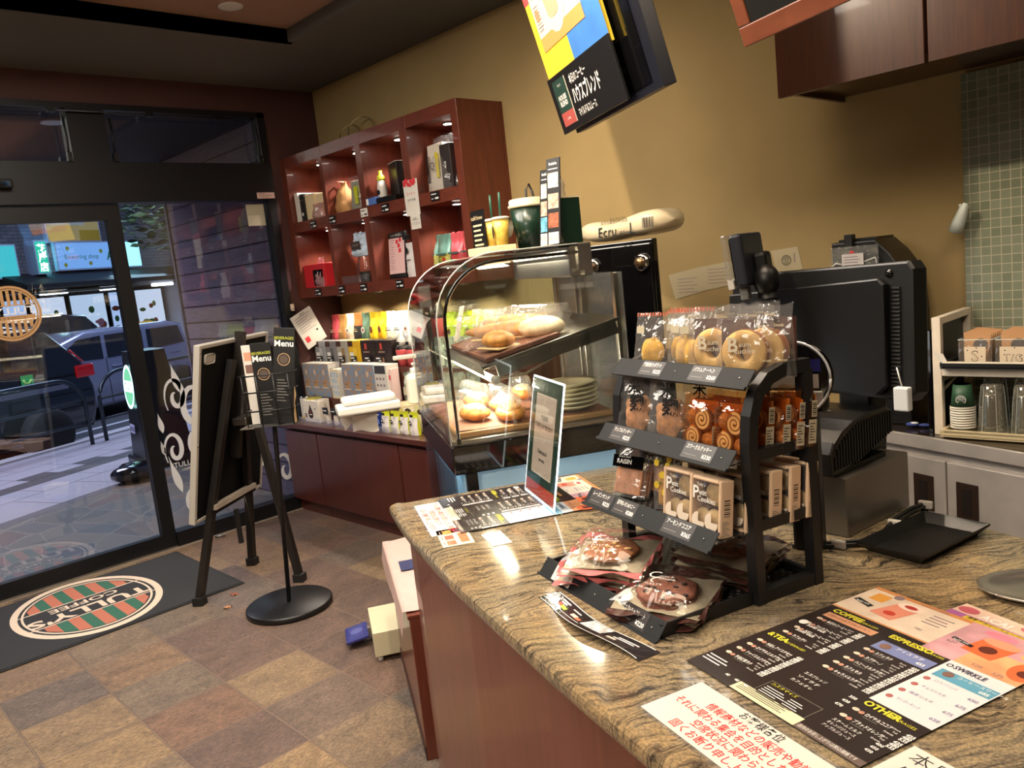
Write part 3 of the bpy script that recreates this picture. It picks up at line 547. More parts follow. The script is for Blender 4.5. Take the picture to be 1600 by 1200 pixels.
TK = mat('price_card_black', (24, 24, 28), .4); TKW = mat('price_card_white', (226, 222, 214), .6)
def price_card(x, z, wd=.075, h=.05, m=TK, lab='', y=-D - .003):
    g = thing('price_card', lab, 'price card', (x, y, z), 0, 'price cards on the shelf edges'); MB().box(0, -.0015, 0, wd, 0, h, m).build('card', g); q = MB(FRONT); ink = WINK if m is TK else INK
    q.rect(.006, h - .016, wd * .7, h - .011, .002, ink); q.rect(wd * .5, .008, wd - .006, .018, .002, ink); q.rect(.006, .010, wd * .3, .014, .002, ink); q.build('print', g)
for x, z, m, lab in ((.30, 1.952, TK, 'first black price card from the left on the middle shelf edge'), (.545, 1.956, TK, 'black price card on the middle shelf edge below the tan paper bag'), (.915, 1.956, TKW, 'white price card on the middle shelf edge'), (1.14, 1.956, TK, 'black price card on the middle shelf edge below the black gift box'), (1.62, 1.96, TK, 'black price card on the middle shelf edge below the cellophane gift set'),
                     (.24, 1.498, TK, 'leftmost black price card on the bottom shelf edge'), (.54, 1.498, TK, 'black price card on the bottom shelf edge below the glass jug, left one'), (.80, 1.498, TK, 'black price card on the bottom shelf edge below the glass jug, right one'), (1.19, 1.498, TK, 'black price card on the bottom shelf edge below the pink leaflet'), (1.56, 1.50, TK, 'rightmost black price card on the bottom shelf edge')):
    price_card(x, z, m=m, lab=lab)
t = thing('poster_card', 'white and red hand-made card hanging from the middle shelf edge', 'notice card', (1.385, -D - .006, 1.885)); MB().box(0, -.002, .02, .13, 0, .22, PAPER).box(.035, -.004, -.06, .125, -.002, .03, PAPER).build('card', t)
q = MB(FRONT)
r = random.Random(5)
for i in range(22): q.disc(.012 + r.random() * .1, .185 + r.random() * .035, .007 + .007 * r.random(), .0045 + i * .00005, mat('card_red', (206, 50, 60), .6), seg=8)
q.text('コーヒー', .065, .135, .016, mat('card_red', (206, 50, 60), .6), None, .003, 'c'); q.text('おすすめ', .065, .10, .014, INK, None, .003, 'c'); q.text('ギフト', .065, .07, .014, GOLDINK, None, .003, 'c'); q.text('お試し', .08, -.01, .014, INK, None, .005, 'c'); q.text('ください', .08, -.035, .014, INK, None, .005, 'c'); q.build('print', t)
# on the shelf top
for k, (x, r0) in enumerate(((.56, .075), (.69, .09))):
    b = MB(); b.tube([(r0 * math.cos(a * .35), .0, r0 * math.sin(a * .35) + r0) for a in range(18)], .004, mat('brass_ring', (170, 156, 110), .3, .8), 6, True); tag(b.build('metal_ring', None, (x, -.12, 2.462), (rad(-20), 0, rad(30))), ('thin metal ring lying on the wall shelf top, left one', 'larger metal ring on the wall shelf top, right one')[k], 'ring', 'metal rings on the shelf top')
# ---- goods in the upper compartments (z 2.015) and the lower ones (z 1.555)
ZU, ZL = 2.016, 1.556
CREAMB = mat('cream_box', (226, 204, 160), .6); KRAFT = mat('kraft_paper', (190, 142, 88), .7, bump=.2, bs=30); PINKB = mat('coral_pouch', (214, 84, 92), .3, coat=.3)
for k, (x, wd, m) in enumerate(((.08, .045, PAPER), (.127, .055, BLACKP), (.185, .12, CREAMB), (.308, .10, CREAMB))):
    t = thing('gift_box', ('slim white box leftmost in the first upper compartment', 'slim black box beside the slim white one in the first upper compartment', 'wide cream box in the middle of the first upper compartment', 'cream box at the right of the first upper compartment')[k], 'box', (x, -.31 + .01 * k, ZU), 0, 'boxes in the first upper compartment')
    MB().box(0, 0, 0, wd, .16, .20 - .012 * k, m, .003).build('carton', t)
    if k == 1: MB(FRONT).text('コーヒー', .025, .14, .009, WINK, None, .001, 'c').disc(.025, .05, .012, .001, WINK).build('print', t)
t = thing('wrapped_sweets', 'clear bag of wrapped sweets at the lower right of the first upper compartment', 'sweet bag', (.345, -.29, ZU)); bag(MB(), .13, .10, .07, film('pink_film', (250, 222, 222), .35, hcol=(226, 190, 184)), 5, .25).build('bag', t)
q = MB()
for x, y, z in ((-.03, 0, .025), (.02, .01, .03), (.0, -.01, .055)): q.ball((x, y, z), (.02, .018, .02), WHITEP, 8, 6)
q.build('sweet', t)
t = thing('paper_gift_bag', 'tan paper gift bag tied at the top in the second upper compartment', 'gift bag', (.600, -.235, ZU), -8)
bag(MB(), .20, .20, .12, KRAFT, 3, .05, rough=.006, topw=.35).build('paper_bag', t); MB().tube([(-.03, -.03, .198), (.0, -.045, .203), (.03, -.03, .198), (.0, .02, .2)], .006, mat('tan_ribbon', (206, 130, 110), .6), 6, True).build('tie', t); MB(FRONT).ring(-.02, .08, .010, .014, .068, INK).disc(-.02, .08, .006, .068, INK).build('stamp', t)
t = thing('gift_pack', 'clear wrapped gift pack leaning beside the tan paper bag', 'gift pack', (.745, -.24, ZU)); MB().box(-.05, -.02, .0, .06, .03, .19, mat('grey_card', (140, 140, 128), .5), .004, T(0, 0, 0, 0, -6)).build('card_box', t); MB(FRONT).rect(.015, .04, .055, .15, .03, mat('lime_print', (190, 196, 40), .5)).build('print', t); bag(MB(), .14, .22, .075, FILMT, 8, .2).build('wrap', t)
t = thing('black_tray_box', 'black open box standing behind the wrapped gift pack', 'box', (.80, -.12, ZU)); MB().box(-.05, -.05, 0, .06, .05, .245, BLACKP, .003).build('carton', t)
t = thing('gift_box', 'tall black gift box in the third upper compartment', 'box', (1.16, -.22, ZU), -18, 'tall gift boxes'); MB().box(-.075, -.02, 0, .075, .06, .235, BLACKP, .003).build('carton', t); MB().box(-.075, -.02, .235, .075, .06, .238, PAPER).build('lid_edge', t)
t = thing('pale_board', 'pale side of a gift box leaning against the tall black box', 'box', (1.285, -.17, ZU), -18); MB().box(-.02, -.06, 0, .02, .07, .25, mat('pinkish_board', (210, 176, 164), .6), .002).build('board', t)
t = thing('spray_bottle', 'white and lime bottle standing left of the tall black gift box', 'bottle', (1.07, -.27, ZU)); MB().lathe([(.028, 0), (.03, .01), (.03, .10), (.024, .14)], PAPER, 20).build('bottle_body', t); MB().lathe([(.024, .14), (.026, .15), (.022, .17), (.012, .18), (.012, .20)], mat('lime_cap', (206, 208, 60), .4), 20).build('cap', t); MB(FRONT).disc(0, .07, .016, .0305, INK).build('print', t)
t = thing('tray_box', 'flat black tray box lying in front of the tall black gift box', 'box', (1.17, -.31, ZU)); MB().box(-.10, -.02, 0, .10, .05, .035, BLACKP, .003).build('tray', t)
t = thing('phone_box', 'small blue and white box at the front edge of the third upper compartment', 'box', (1.03, -.325, ZU)); MB().box(-.05, -.015, 0, .05, .03, .045, mat('blue_box', (76, 110, 176), .4), .003).build('carton', t); MB(FRONT).rect(-.045, .005, -.02, .04, .016, WINK).build('print', t)
t = thing('cellophane_gift', 'large cellophane wrapped gift set in the fourth upper compartment', 'gift set', (1.615, -.20, ZU), -4)
MB().box(-.13, -.05, .0, .02, .03, .27, mat('white_gift_card', (208, 200, 186), .6), .004, T(0, 0, 0, 0, -5)).build('white_pack', t); MB().box(.03, -.06, 0, .13, .04, .25, mat('dark_pack', (44, 36, 36), .4), .006).build('dark_pack', t); MB(FRONT).rect(-.03, .08, .0, .22, .052, mat('yellow_label', (206, 190, 50), .5)).ring(-.06, .15, .016, .022, .054, INK).rect(-.12, .06, -.10, .22, .052, INK).build('print', t); bag(MB(), .30, .31, .17, FILM, 12, .18, rough=.012, topw=.6).build('cellophane', t)
t = thing('red_box', 'red box wrapped with pink film in the first lower compartment', 'box', (.135, -.27, ZL)); MB().box(-.07, -.04, 0, .21, .05, .16, mat('red_card', (196, 34, 44), .45), .004).build('carton', t); MB().box(.06, -.045, .012, .18, -.040, .12, BLACKG).build('window', t); bag(MB(T(.13, -.01, .0)), .16, .20, .085, film('rose_film', (255, 220, 222), .4, hcol=(232, 170, 172)), 9, .2, rough=.01, topw=.4).build('wrap', t)
t = thing('glass_server', 'glass coffee server wrapped with a blue-white bag in the second lower compartment', 'coffee server', (.72, -.22, ZL)); MB().lathe([(.062, .0), (.07, .01), (.07, .10), (.05, .16), (.05, .19)], GLASS, 28).build('glass_jug', t); MB().lathe([(.05, .0), (.05, .07)], mat('dark_base', (52, 40, 34), .5), 20).build('base', t); bag(MB(T(0, 0, .17)), .21, .155, .12, mat('pale_blue_wrap', (196, 212, 228), .35, var=.1, vs=30), 14, .2, rough=.012).build('wrap', t); MB(FRONT).rect(-.045, .215, .06, .265, .07, mat('brown_label', (56, 44, 36), .5)).text('ドリップ', .007, .235, .012, WINK, None, .0705, 'c').build('print', t)
t = thing('clear_stand', 'low clear tray under the glass coffee server', 'tray', (.735, -.25, ZL)); MB().box(-.15, -.085, 0, .16, -.075, .05, FILMT).build('tray_front', t)
t = thing('pink_leaflet_stand', 'tall pink printed leaflet on a black stand in the third lower compartment', 'leaflet stand', (1.10, -.26, ZL), 0); MB().box(-.085, 0, 0, .085, .02, .285, BLACKP, .002, T(0, 0, 0, 0, -6)).build('stand', t); MB().box(-.075, -.004, .03, .082, 0, .248, mat('pink_paper', (228, 188, 186), .6), 0, T(0, 0, 0, 0, -6)).build('leaflet', t)
q = MB(T(0, 0, 0, 0, -6) @ FRONT); q.text('コーヒーのある暮らし', 0, .260, .014, WINK, None, .001, 'c', wide=.12)
for i in range(14): q.rect(-.065, .235 - i * .014, -.012 - (i % 3) * .008, .238 - i * .014, .0055, mat('grey_ink', (140, 120, 124), .6))
for x, z in ((.03, .2), (.045, .235), (.012, .225), (.04, .17)): q.rect(x - .012, z - .012, x + .012, z + .012, .0055, mat('card_red', (206, 50, 60), .6))
q.build('print', t)
t = thing('coffee_pack', 'slim white and black coffee pack beside the pink leaflet', 'coffee pack', (1.262, -.255, ZL)); bag(MB(), .09, .205, .05, mat('white_pack', (214, 208, 206), .35), 3, .1).build('pouch', t); MB().box(.046, -.02, 0, .06, .03, .24, BLACKP).build('side_box', t); q = MB(FRONT); q.disc(-.01, .16, .014, .026, INK, ry=.02); q.rect(-.035, .225, .04, .25, .0275, INK); q.rect(-.03, .10, .02, .105, .027, INK); q.build('print', t)
for k, (x, c1, c2) in enumerate(((1.43, (104, 152, 140), (150, 150, 60)), (1.54, (104, 152, 140), (150, 150, 60)), (1.65, (226, 98, 108), (170, 52, 62)), (1.76, (226, 98, 108), (170, 52, 62)))):
    t = thing('coffee_bag', ('left one of two mint green coffee bags in the fourth lower compartment', 'right one of two mint green coffee bags in the fourth lower compartment', 'left one of two pink coffee bags in the fourth lower compartment', 'right one of two pink coffee bags in the fourth lower compartment')[k], 'coffee bag', (x, -.21, ZL), 0, 'coffee bags in the fourth lower compartment')
    bag(MB(), .108, .225, .08, mat('bag_top_%d' % (k // 2), c1, .3, coat=.3), 20 + k, .16, rough=.005, m2=mat('bag_base_%d' % (k // 2), c2, .4), split=.5).build('pouch', t)
    q = MB(FRONT); q.rect(-.045, .105, .045, .115, .044, mat('bag_band', (60, 96, 92) if k < 2 else (150, 60, 70), .5)); q.disc(.02, .08, .014, .044, mat('cherry', (170, 60, 40), .5)); q.disc(-.02, .07, .018, .044, mat('leaf_print', (96, 110, 40) if k < 2 else (120, 30, 40), .5), seg=3); q.rect(-.05, .0, .05, .055, .043, mat('bag_foot', (52, 60, 50), .5)); q.build('print', t)
t = thing('sign_card', 'small black standing card with gold letters in front of the shelf end', 'sign card', cpt(-.655, .30, 1.604), -14); MB().box(-.05, -.03, 0, .055, .03, .03, mat('beige_block', (206, 186, 146), .5), .003).build('foot_block', t); MB().box(-.05, -.002, .03, .055, .002, .17, BLACKP).build('card', t); q = MB(FRONT); q.text('cold brew', 0, .135, .016, GOLDINK, None, .003, 'c')
for i in range(5): q.rect(-.035, .11 - i * .018, .035 - (i % 2) * .012, .117 - i * .018, .003, GOLDINK)
q.build('print', t)
# ================================================================== low maroon cabinets with stepped display
for k, (x0, x1) in enumerate(((.0, .43), (.434, 1.36), (1.364, 2.2))):
    t = thing('low_cabinet', ('narrow dark maroon cabinet at the glass front', 'wide dark maroon cabinet in the middle of the low row', 'dark maroon cabinet reaching behind the pastry case')[k], 'cabinet', (x0, 0, 0), 0, 'low maroon cabinets under the display')
    MB().box(0, -.585, .085, x1 - x0, -.003, .595, MAROOND).build('body', t); MB().box(0, -.57, 0, x1 - x0, -.003, .085, MAROOND).build('plinth', t); MB().box(.003, -.605, .088, x1 - x0 - .003, -.585, .588, MAROOND, .002).build('door', t)
t = thing('display_counter', 'dark maroon worktop with stepped shelves over the low cabinets', 'display top', (0, 0, .595))
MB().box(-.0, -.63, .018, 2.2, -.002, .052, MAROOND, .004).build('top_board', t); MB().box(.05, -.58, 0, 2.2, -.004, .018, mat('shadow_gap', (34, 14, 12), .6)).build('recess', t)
for z, y0, y1, n in ((.20, -.42, -.302, 'riser'), (.41, -.302, -.172, 'riser'), (.545, -.172, -.002, 'riser')): MB().box(0.03, y0, .052, 2.2, y1, z, MAROOND, .003).build(n, t)
MB().box(.06, -.60, .052, 1.36, -.594, .10, FILMT).build('glass_upstand', t)
Z1, Z2, Z3, Z4 = .648, .796, 1.006, 1.141
# back row: coffee bags
COLS = [((196, 78, 88), 'rose red'), ((168, 122, 70), 'bronze'), ((232, 200, 170), 'cream'), ((222, 96, 50), 'orange and black'), ((96, 128, 108), 'sage green'), ((236, 206, 40), 'yellow'), ((238, 178, 40), 'golden yellow'), ((240, 232, 200), 'white and yellow'), ((228, 226, 220), 'white'), ((236, 238, 240), 'bright white'), ((220, 226, 236), 'pale blue white')]
for k, (c, nm) in enumerate(COLS):
    x = .075 + k * .099; t = thing('coffee_bag', '%s coffee bag in the back row on the stepped display' % nm, 'coffee bag', (x, -.112, Z4), 0, 'coffee bags in the back row')
    bag(MB(), .098, .205, .075, mat('back_bag_%d' % k, c, .35, coat=.2), 50 + k, .2, rough=.006, m2=mat('back_bag_dark', (48, 46, 46), .4) if k == 3 else None, split=.62 if k == 3 else None).build('pouch', t); q = MB(FRONT)
    if k in (4, 9, 2): q.disc(.0, .09, .022, .041, mat('round_label', (228, 216, 206), .5)); q.disc(0, .09, .010, .0415, mat('brown_dot', (120, 60, 44), .5))
    elif k in (5, 6): q.disc(.0, .09, .016, .041, mat('brown_dot', (120, 60, 44), .5), ry=.024)
    else: q.rect(-.03, .08, .03, .086, .041, INK if k > 6 else GOLDINK); q.rect(-.025, .095, .02, .099, .041, INK if k > 6 else GOLDINK)
    q.build('print', t)
for k in range(9):                                                       # price holders standing before the back row
    t = thing('price_holder', 'black price holder with a chrome ball below the %s back row bag' % COLS[k][1], 'price holder', (.10 + k * .102, -.182, Z3), 0, 'price holders before the back row')
    MB().box(-.045, .0, .065, .045, .004, .125, TK).build('card', t); MB().ball((0, .004, .045), .012, CHROME, 10, 7).build('ball', t); MB().box(-.03, -.004, 0, .03, .004, .034, mat('holder_foot_%d' % (k % 3), ((150, 150, 150), (190, 190, 186), (70, 66, 64))[k % 3], .4)).build('foot', t); MB(FRONT).rect(-.035, .10, .02, .112, .001, WINK).rect(.0, .075, .035, .085, .001, WINK).build('print', t)
# third row: boxes
BX = [(.03, .145, (150, 152, 156), 'grey and white'), (.178, .14, (126, 124, 126), 'grey patterned'), (.322, .146, (170, 164, 150), 'white illustrated'), (.472, .148, (226, 178, 30), 'yellow'), (.624, .172, (40, 28, 26), 'left one of two black'), (.80, .185, (40, 28, 26), 'right one of two black')]
for k, (x, wd, c, nm) in enumerate(BX):
    t = thing('drip_coffee_box', '%s drip coffee box in the third row of the display' % nm, 'box', (x, -.29, Z3 - .001), 0, 'drip coffee boxes in the third row')
    MB().box(0, 0, 0, wd - .006, .09, .17, mat('row_box_%d' % min(k, 4), c, .45), .003).build('carton', t); q = MB(FRONT)
    if k < 4: q.rect(.0, .13, .06, .168, .001, mat('brown_tab', (70, 40, 34), .5)); q.rect(.015, .05, .06, .09, .001, WINK); q.rect(.02, .03, .075, .05, .0015, INK); q.rect(.06, .01, .10, .12, .0008, mat('box_pattern_%d' % k, ((186, 186, 186), (90, 90, 92), (150, 120, 80), (240, 200, 60))[k], .5))
    else: q.rect(.05, .11, .075, .15, .001, mat('box_red', (200, 70, 50), .5)); q.rect(.03, .088, .10, .098, .001, mat('box_brown', (150, 120, 100), .5)); q.disc(.065, .04, .02, .001, mat('cup_print', (190, 140, 100), .5))
    q.build('print', t)
for k, x in enumerate((.10, .24, .39, .54, .71, .84)):
    t = thing('price_holder', ('first', 'second', 'third', 'fourth', 'fifth', 'sixth')[k] + ' black price card from the left before the third row of boxes', 'price holder', (x, -.303, Z2), 0, 'price holders before the third row'); MB().box(-.035, 0, .235, .035, .003, .275, TK).build('card', t); MB().box(-.004, .001, 0, .004, .004, .235, STEEL).ball((0, .004, .215), .010, CHROME, 8, 6).build('clip', t); MB(FRONT).rect(-.028, .258, .015, .266, .001, WINK).rect(.0, .242, .028, .249, .001, WINK).build('print', t)
# tumblers and bottles
CORAL = mat('coral_cup', (226, 98, 100), .4)
for k, (x, y, z) in enumerate(((1.035, -.25, Z3), (1.135, -.25, Z3), (1.175, -.10, Z4), (1.27, -.10, Z4))):
    t = thing('tumbler', ('left one of two coral tumblers with black lids on the third step', 'right one of two coral tumblers with black lids on the third step', 'coral tumbler with black lid at the right end of the back row', 'coral tumbler with black lid behind the curved glass')[k], 'tumbler', (x, y, z), 0, 'coral tumblers'); b = 0 if k < 2 else .04
    MB().lathe([(.032, 0), (.042, .10 + b), (.042, .105 + b)], CORAL, 24).build('cup', t); MB().lathe([(.042, .105 + b), (.043, .115 + b), (.03, .125 + b)], BLACKP, 24).build('lid', t); MB().lathe([(.028, .125 + b), (.028, .165 + b), (.015, .19 + b), (.015, .2 + b)], PAPER, 20).build('bottle_top', t); MB(FRONT).rect(-.015, .135 + b, .015, .155 + b, .029, INK).build('print', t)
t = thing('pink_carton', 'small pale pink carton standing before the coral tumblers', 'box', (1.05, -.36, Z2)); MB().box(-.03, -.03, .0, .03, .03, .21, mat('pale_pink_card', (226, 196, 190), .5), .003).build('carton', t); MB(FRONT).rect(-.02, .14, .02, .17, .031, mat('card_red', (206, 50, 60), .6)).build('print', t)
# second row: blue patterned boxes
def swirl_card():
    k = NT('blue_kraft_pattern'); p = k.n('ShaderNodeBsdfPrincipled', i_Roughness=.6); k.l(p.outputs[0], k.out.inputs[0])
    wv = k.n('ShaderNodeTexNoise', i_Scale=9, i_Detail=0, i_Distortion=1.6); k.l(k.coord((1.5, 1, 1)), wv.inputs['Vector'])
    sx = k.n('ShaderNodeMath', operation='MULTIPLY', i_1=7.0); k.l(wv.outputs[0], sx.inputs[0]); fr = k.n('ShaderNodeMath', operation='FRACT'); k.l(sx.outputs[0], fr.inputs[0]); gt = k.n('ShaderNodeMath', operation='GREATER_THAN', i_1=.56); k.l(fr.outputs[0], gt.inputs[0])
    m = k.n('ShaderNodeMixRGB'); k.l(gt.outputs[0], m.inputs[0]); m.inputs[1].default_value = lin((166, 134, 104)); m.inputs[2].default_value = lin((92, 146, 188)); k.l(m.outputs[0], p.inputs['Base Color']); return k.m
BLUEK = swirl_card()
for k, (x, wd) in enumerate(((.015, .115), (.132, .115), (.249, .115), (.535, .125), (.662, .125), (.789, .125))):
    t = thing('patterned_box', ('first', 'second', 'third', 'fourth', 'fifth', 'sixth')[k] + ' blue and brown patterned box from the left in the second row', 'box', (x, -.405, Z2), 0, 'blue patterned boxes')
    MB().box(0, 0, 0, wd - .003, .098, .235, BLUEK, .003).build('carton', t); MB().box(.0, .0, .235, wd - .003, .098, .237, PAPER).build('lid', t); q = MB(FRONT); q.rect(.02, .07, .08, .12, .001, mat('kraft_label', (176, 136, 96), .6)); q.rect(.025, .10, .06, .104, .0015, INK); q.rect(.01, .066, .09, .07, .001, WINK); q.disc(.05, .175, .014, .001, mat('drop_print', (210, 180, 150), .6), ry=.02); q.build('print', t)
    if k in (2, 5):
        q = MB(Matrix(((0, 0, 1, wd - .0025), (1, 0, 0, 0), (0, 1, 0, 0), (0, 0, 0, 1)))); q.rect(.003, .0, .096, .075, .0005, mat('kraft_label', (176, 136, 96), .6)); q.rect(.003, .075, .096, .232, .0005, PAPER)
        for i in range(6): q.rect(.012 + (i % 2) * .042, .19 - (i // 2) * .04, .04 + (i % 2) * .042, .20 - (i // 2) * .04, .001, mat('grey_ink', (140, 120, 124), .6))
        q.build('side_print', t)
t = thing('slim_box', 'slim white box with blue letters between the patterned boxes', 'box', (.398, -.412, Z2)); MB().box(.0, 0, 0, .10, .10, .20, PAPER, .003).build('carton', t); MB().box(0, -.002, .0, .10, 0, .20, mat('cream_edge', (234, 206, 150), .6)).box(.008, -.003, .008, .092, -.002, .192, PAPER).build('front_panel', t)
q = MB(FRONT)
for i, s_ in enumerate(('カフェ', 'オレ', 'ベース', 'アイス')): q.text(s_, .05, .15 - i * .042, .026, mat('sky_ink', (86, 168, 216), .6), None, .004, 'c', .01)
q.build('print', t)
t = thing('white_carton', 'white and black carton with small pictures right of the patterned boxes', 'box', (.995, -.405, Z2)); MB().box(-.07, 0, 0, .06, .095, .235, PAPER, .003).build('carton', t); q = MB(FRONT); q.rect(-.07, .18, .045, .232, .001, mat('dark_label', (60, 58, 64), .5))
for i in range(3):
    for j in range(4): q.rect(-.06 + i * .035, .14 - j * .042, -.04 + i * .035, .155 - j * .042, .001, mat('grey_ink', (140, 120, 124), .6))
q.build('print', t)
# front row on the worktop
t = thing('tea_can', 'white and yellow can at the left end of the front row', 'can', (.13, -.46, Z1)); MB().lathe([(.052, 0), (.055, .006), (.055, .03)], mat('can_yellow', (206, 172, 50), .4), 28).build('base_band', t); MB().lathe([(.055, .03), (.055, .155)], PAPER, 28, cap=False).build('can_body', t); MB().lathe([(.055, .155), (.052, .165), (.03, .167), (0, .166)], CHROME, 28).build('lid', t); MB(FRONT).text('LEMON', .0, .07, .028, INK, Matrix.Rotation(rad(90), 4, 'Z'), .056, 'l', .02).build('print', t)
t = thing('tea_can', 'second can lying behind the white and yellow can', 'can', (.245, -.475, Z1)); MB().lathe([(.055, 0), (.055, .15), (.05, .16), (0, .16)], mat('can_olive', (170, 160, 70), .4), 24).build('can_body', t)
for k, (x, y) in enumerate(((.29, -.54), (.26, -.483))):
    t = thing('drop_box', ('white carton with a black drop emblem in the front row', 'white carton behind the one with the black drop emblem')[k], 'box', (x, y, Z1), 0, 'white drop cartons'); MB().box(-.09, 0, 0, .11, .05, .15, mat('warm_white_card', (232, 222, 208), .5), .003).build('carton', t)
    if k == 0: q = MB(FRONT); q.quad([(.0 + .032 * math.sin(a), .058 - .034 * math.cos(a), .001) for a in [i * .35 for i in range(-7, 8)]] + [(0, .125, .001)], mat('drop_brown', (46, 34, 32), .4)); q.disc(0, .07, .008, .0015, mat('box_red', (200, 70, 50), .5)); q.rect(-.018, .05, .018, .056, .0015, WINK); q.rect(-.08, .03, -.05, .06, .001, mat('grey_ink', (140, 120, 124), .6)); q.rect(.05, .09, .07, .10, .001, mat('grey_ink', (140, 120, 124), .6)); q.build('print', t)
for k, x in enumerate((.50, .60, .68)):
    t = thing('syrup_bottle', ('left', 'middle', 'right')[k] + ' one of three small bottles with dark tags in the front row', 'bottle', (x, -.53, Z1), 0, 'small bottles in the front row'); MB().lathe([(.018, 0), (.02, .01), (.02, .06), (.009, .075), (.009, .095)], mat('bottle_glass_pale', (206, 196, 184), .15), 16).build('bottle_body', t); MB().box(-.03, -.022, .07, .035, -.02, .115, TK).build('tag', t); MB(FRONT).rect(-.02, .09, .02, .097, .023, WINK).build('print', t)
for k, (x, c, nm) in enumerate(((.87, (34, 52, 44), 'dark green'), (.98, (30, 34, 32), 'black'), (1.10, (30, 46, 110), 'deep blue'))):
    t = thing('snack_bag', '%s snack bag below the white tissue tray' % nm, 'snack bag', (x, -.52, Z1), 0, 'snack bags in the front row'); bag(MB(), .12, .165, .06, mat('snack_%d' % k, c, .25, coat=.4), 70 + k, .14, rough=.007).build('pouch', t); q = MB(FRONT); q.disc(.01, .06, .02, .034, mat('snack_print_%d' % k, ((190, 190, 180), (206, 170, 40), (90, 120, 200))[k], .4)); q.rect(-.03, .1, .03, .106, .034, WINK); q.build('print', t)
for k in range(4):
    t = thing('drip_bag', ('first', 'second', 'third', 'fourth')[k] + ' white drip pack with lime top from the left in the front row', 'drip pack', (1.20 + k * .088, -.55 + .004 * k, Z1), 0, 'white and lime drip packs'); bag(MB(), .082, .135, .05, mat('lime_pack_top', (196, 202, 40), .4), 80 + k, .18, rough=.004, m2=mat('white_pack', (214, 208, 206), .35), split=.72).build('pouch', t); MB(FRONT).disc(-.005, .075, .013, .030, INK).disc(-.005, .075, .005, .0305, WINK).rect(.0, .11, .03, .125, .03, INK).build('print', t)
for k, (x, c) in enumerate(((1.20, (206, 190, 110)), (1.32, (226, 214, 190)), (1.44, (206, 200, 150)))):
    t = thing('flat_box', ('left', 'middle', 'right')[k] + ' one of three flat boxes behind the lime topped drip packs', 'box', (x, -.47, Z1), 0, 'flat boxes behind the drip packs'); MB().box(-.055, 0, 0, .055, .06, .155 + .008 * k, mat('flat_box_%d' % k, c, .5), .003).build('carton', t); MB(FRONT).disc(.0, .12, .03, .001, mat('drop_brown', (46, 34, 32), .4), ry=.016).build('print', t)
# right part of the stepped display, seen through the pastry case
for k in range(11):
    x = 1.66 + k * .088 if k < 6 else 1.70 + (k - 6) * .1; row = k < 6
    if row: x, y, z = 1.37 + .088 * k, -.10, Z4
    else: x, y, z = 1.30 + .1 * (k - 6), -.235, Z3
    t = thing('lime_snack_bag', ('%s lime green bag from the left of the back row behind the curved glass' % ('first', 'second', 'third', 'fourth', 'fifth', 'sixth')[k]) if row else ('%s clear and lime bag from the left of the step below the lime row' % ('first', 'second', 'third', 'fourth', 'fifth')[k - 6]), 'snack bag', (x, y, z), 0, 'lime bags behind the pastry case')
    bag(MB(), .092, .175, .06, mat('lime_bag', (186, 206, 26), .3, var=.2, vs=18, coat=.3) if row and k < 4 else mat('pale_lime_bag', (196, 204, 180), .3, var=.25, vs=22, coat=.3), 90 + k, .22, rough=.010).build('pouch', t); MB(FRONT).disc(.01, .06, .016, .034, mat('drop_brown', (46, 34, 32), .4)).rect(-.03, .09, .02, .097, .034, WINK).build('print', t)
for k in range(6):
    t = thing('clear_pouch', ('first', 'second', 'third', 'fourth', 'fifth', 'sixth')[k] + ' grey-green clear pouch from the left on the second step behind the pastry case', 'pouch', (1.22 + k * .12, -.355, Z2), 0, 'clear pouches behind the pastry case'); bag(MB(), .11, .19, .06, mat('grey_green_pouch', (150, 160, 146), .2, var=.2, vs=14, coat=.4), 110 + k, .2, rough=.01).build('pouch', t); MB(FRONT).rect(-.03, .05, .03, .10, .035, mat('pale_label', (196, 186, 160), .6)).build('print', t)
# leaflets hanging at the glass front
t = thing('hanging_leaflets', 'pad of white printed leaflets hanging on a ring by the glass front', 'leaflet pad', (.04, -.42, 1.44)); MB().box(-.02, -.012, -.03, .0, .012, .02, mat('hook_white', (226, 206, 180), .4), .004).build('hook', t); MB().tube([(.0, .02 * math.cos(a * .7), -.035 + .02 * math.sin(a * .7)) for a in range(9)], .002, INK, 6, True).build('ring', t)
M = T(.012, .0, -.06, 0, 24)
q = MB(M)
for i in range(4): q.box(.003 * i, -.05, -.24 - .006 * i, .003 * i + .002, .13, .0 - .004 * i, PAPER)
q.build('leaflet', t); q = MB(M @ Matrix(((0, 0, 1, .0135), (1, 0, 0, 0), (0, 1, 0, 0), (0, 0, 0, 1))))
for i in range(7): q.rect(-.03, -.03 - i * .018, .10 - (i % 3) * .02, -.026 - i * .018, 0, mat('grey_ink', (140, 120, 124), .6))
q.rect(-.03, -.215, .005, -.175, 0, mat('card_red', (206, 50, 60), .6)); q.disc(.09, -.17, .008, 0, INK); q.text('MEMO', .02, -.02, .012, INK, None, 0); q.build('print', t)
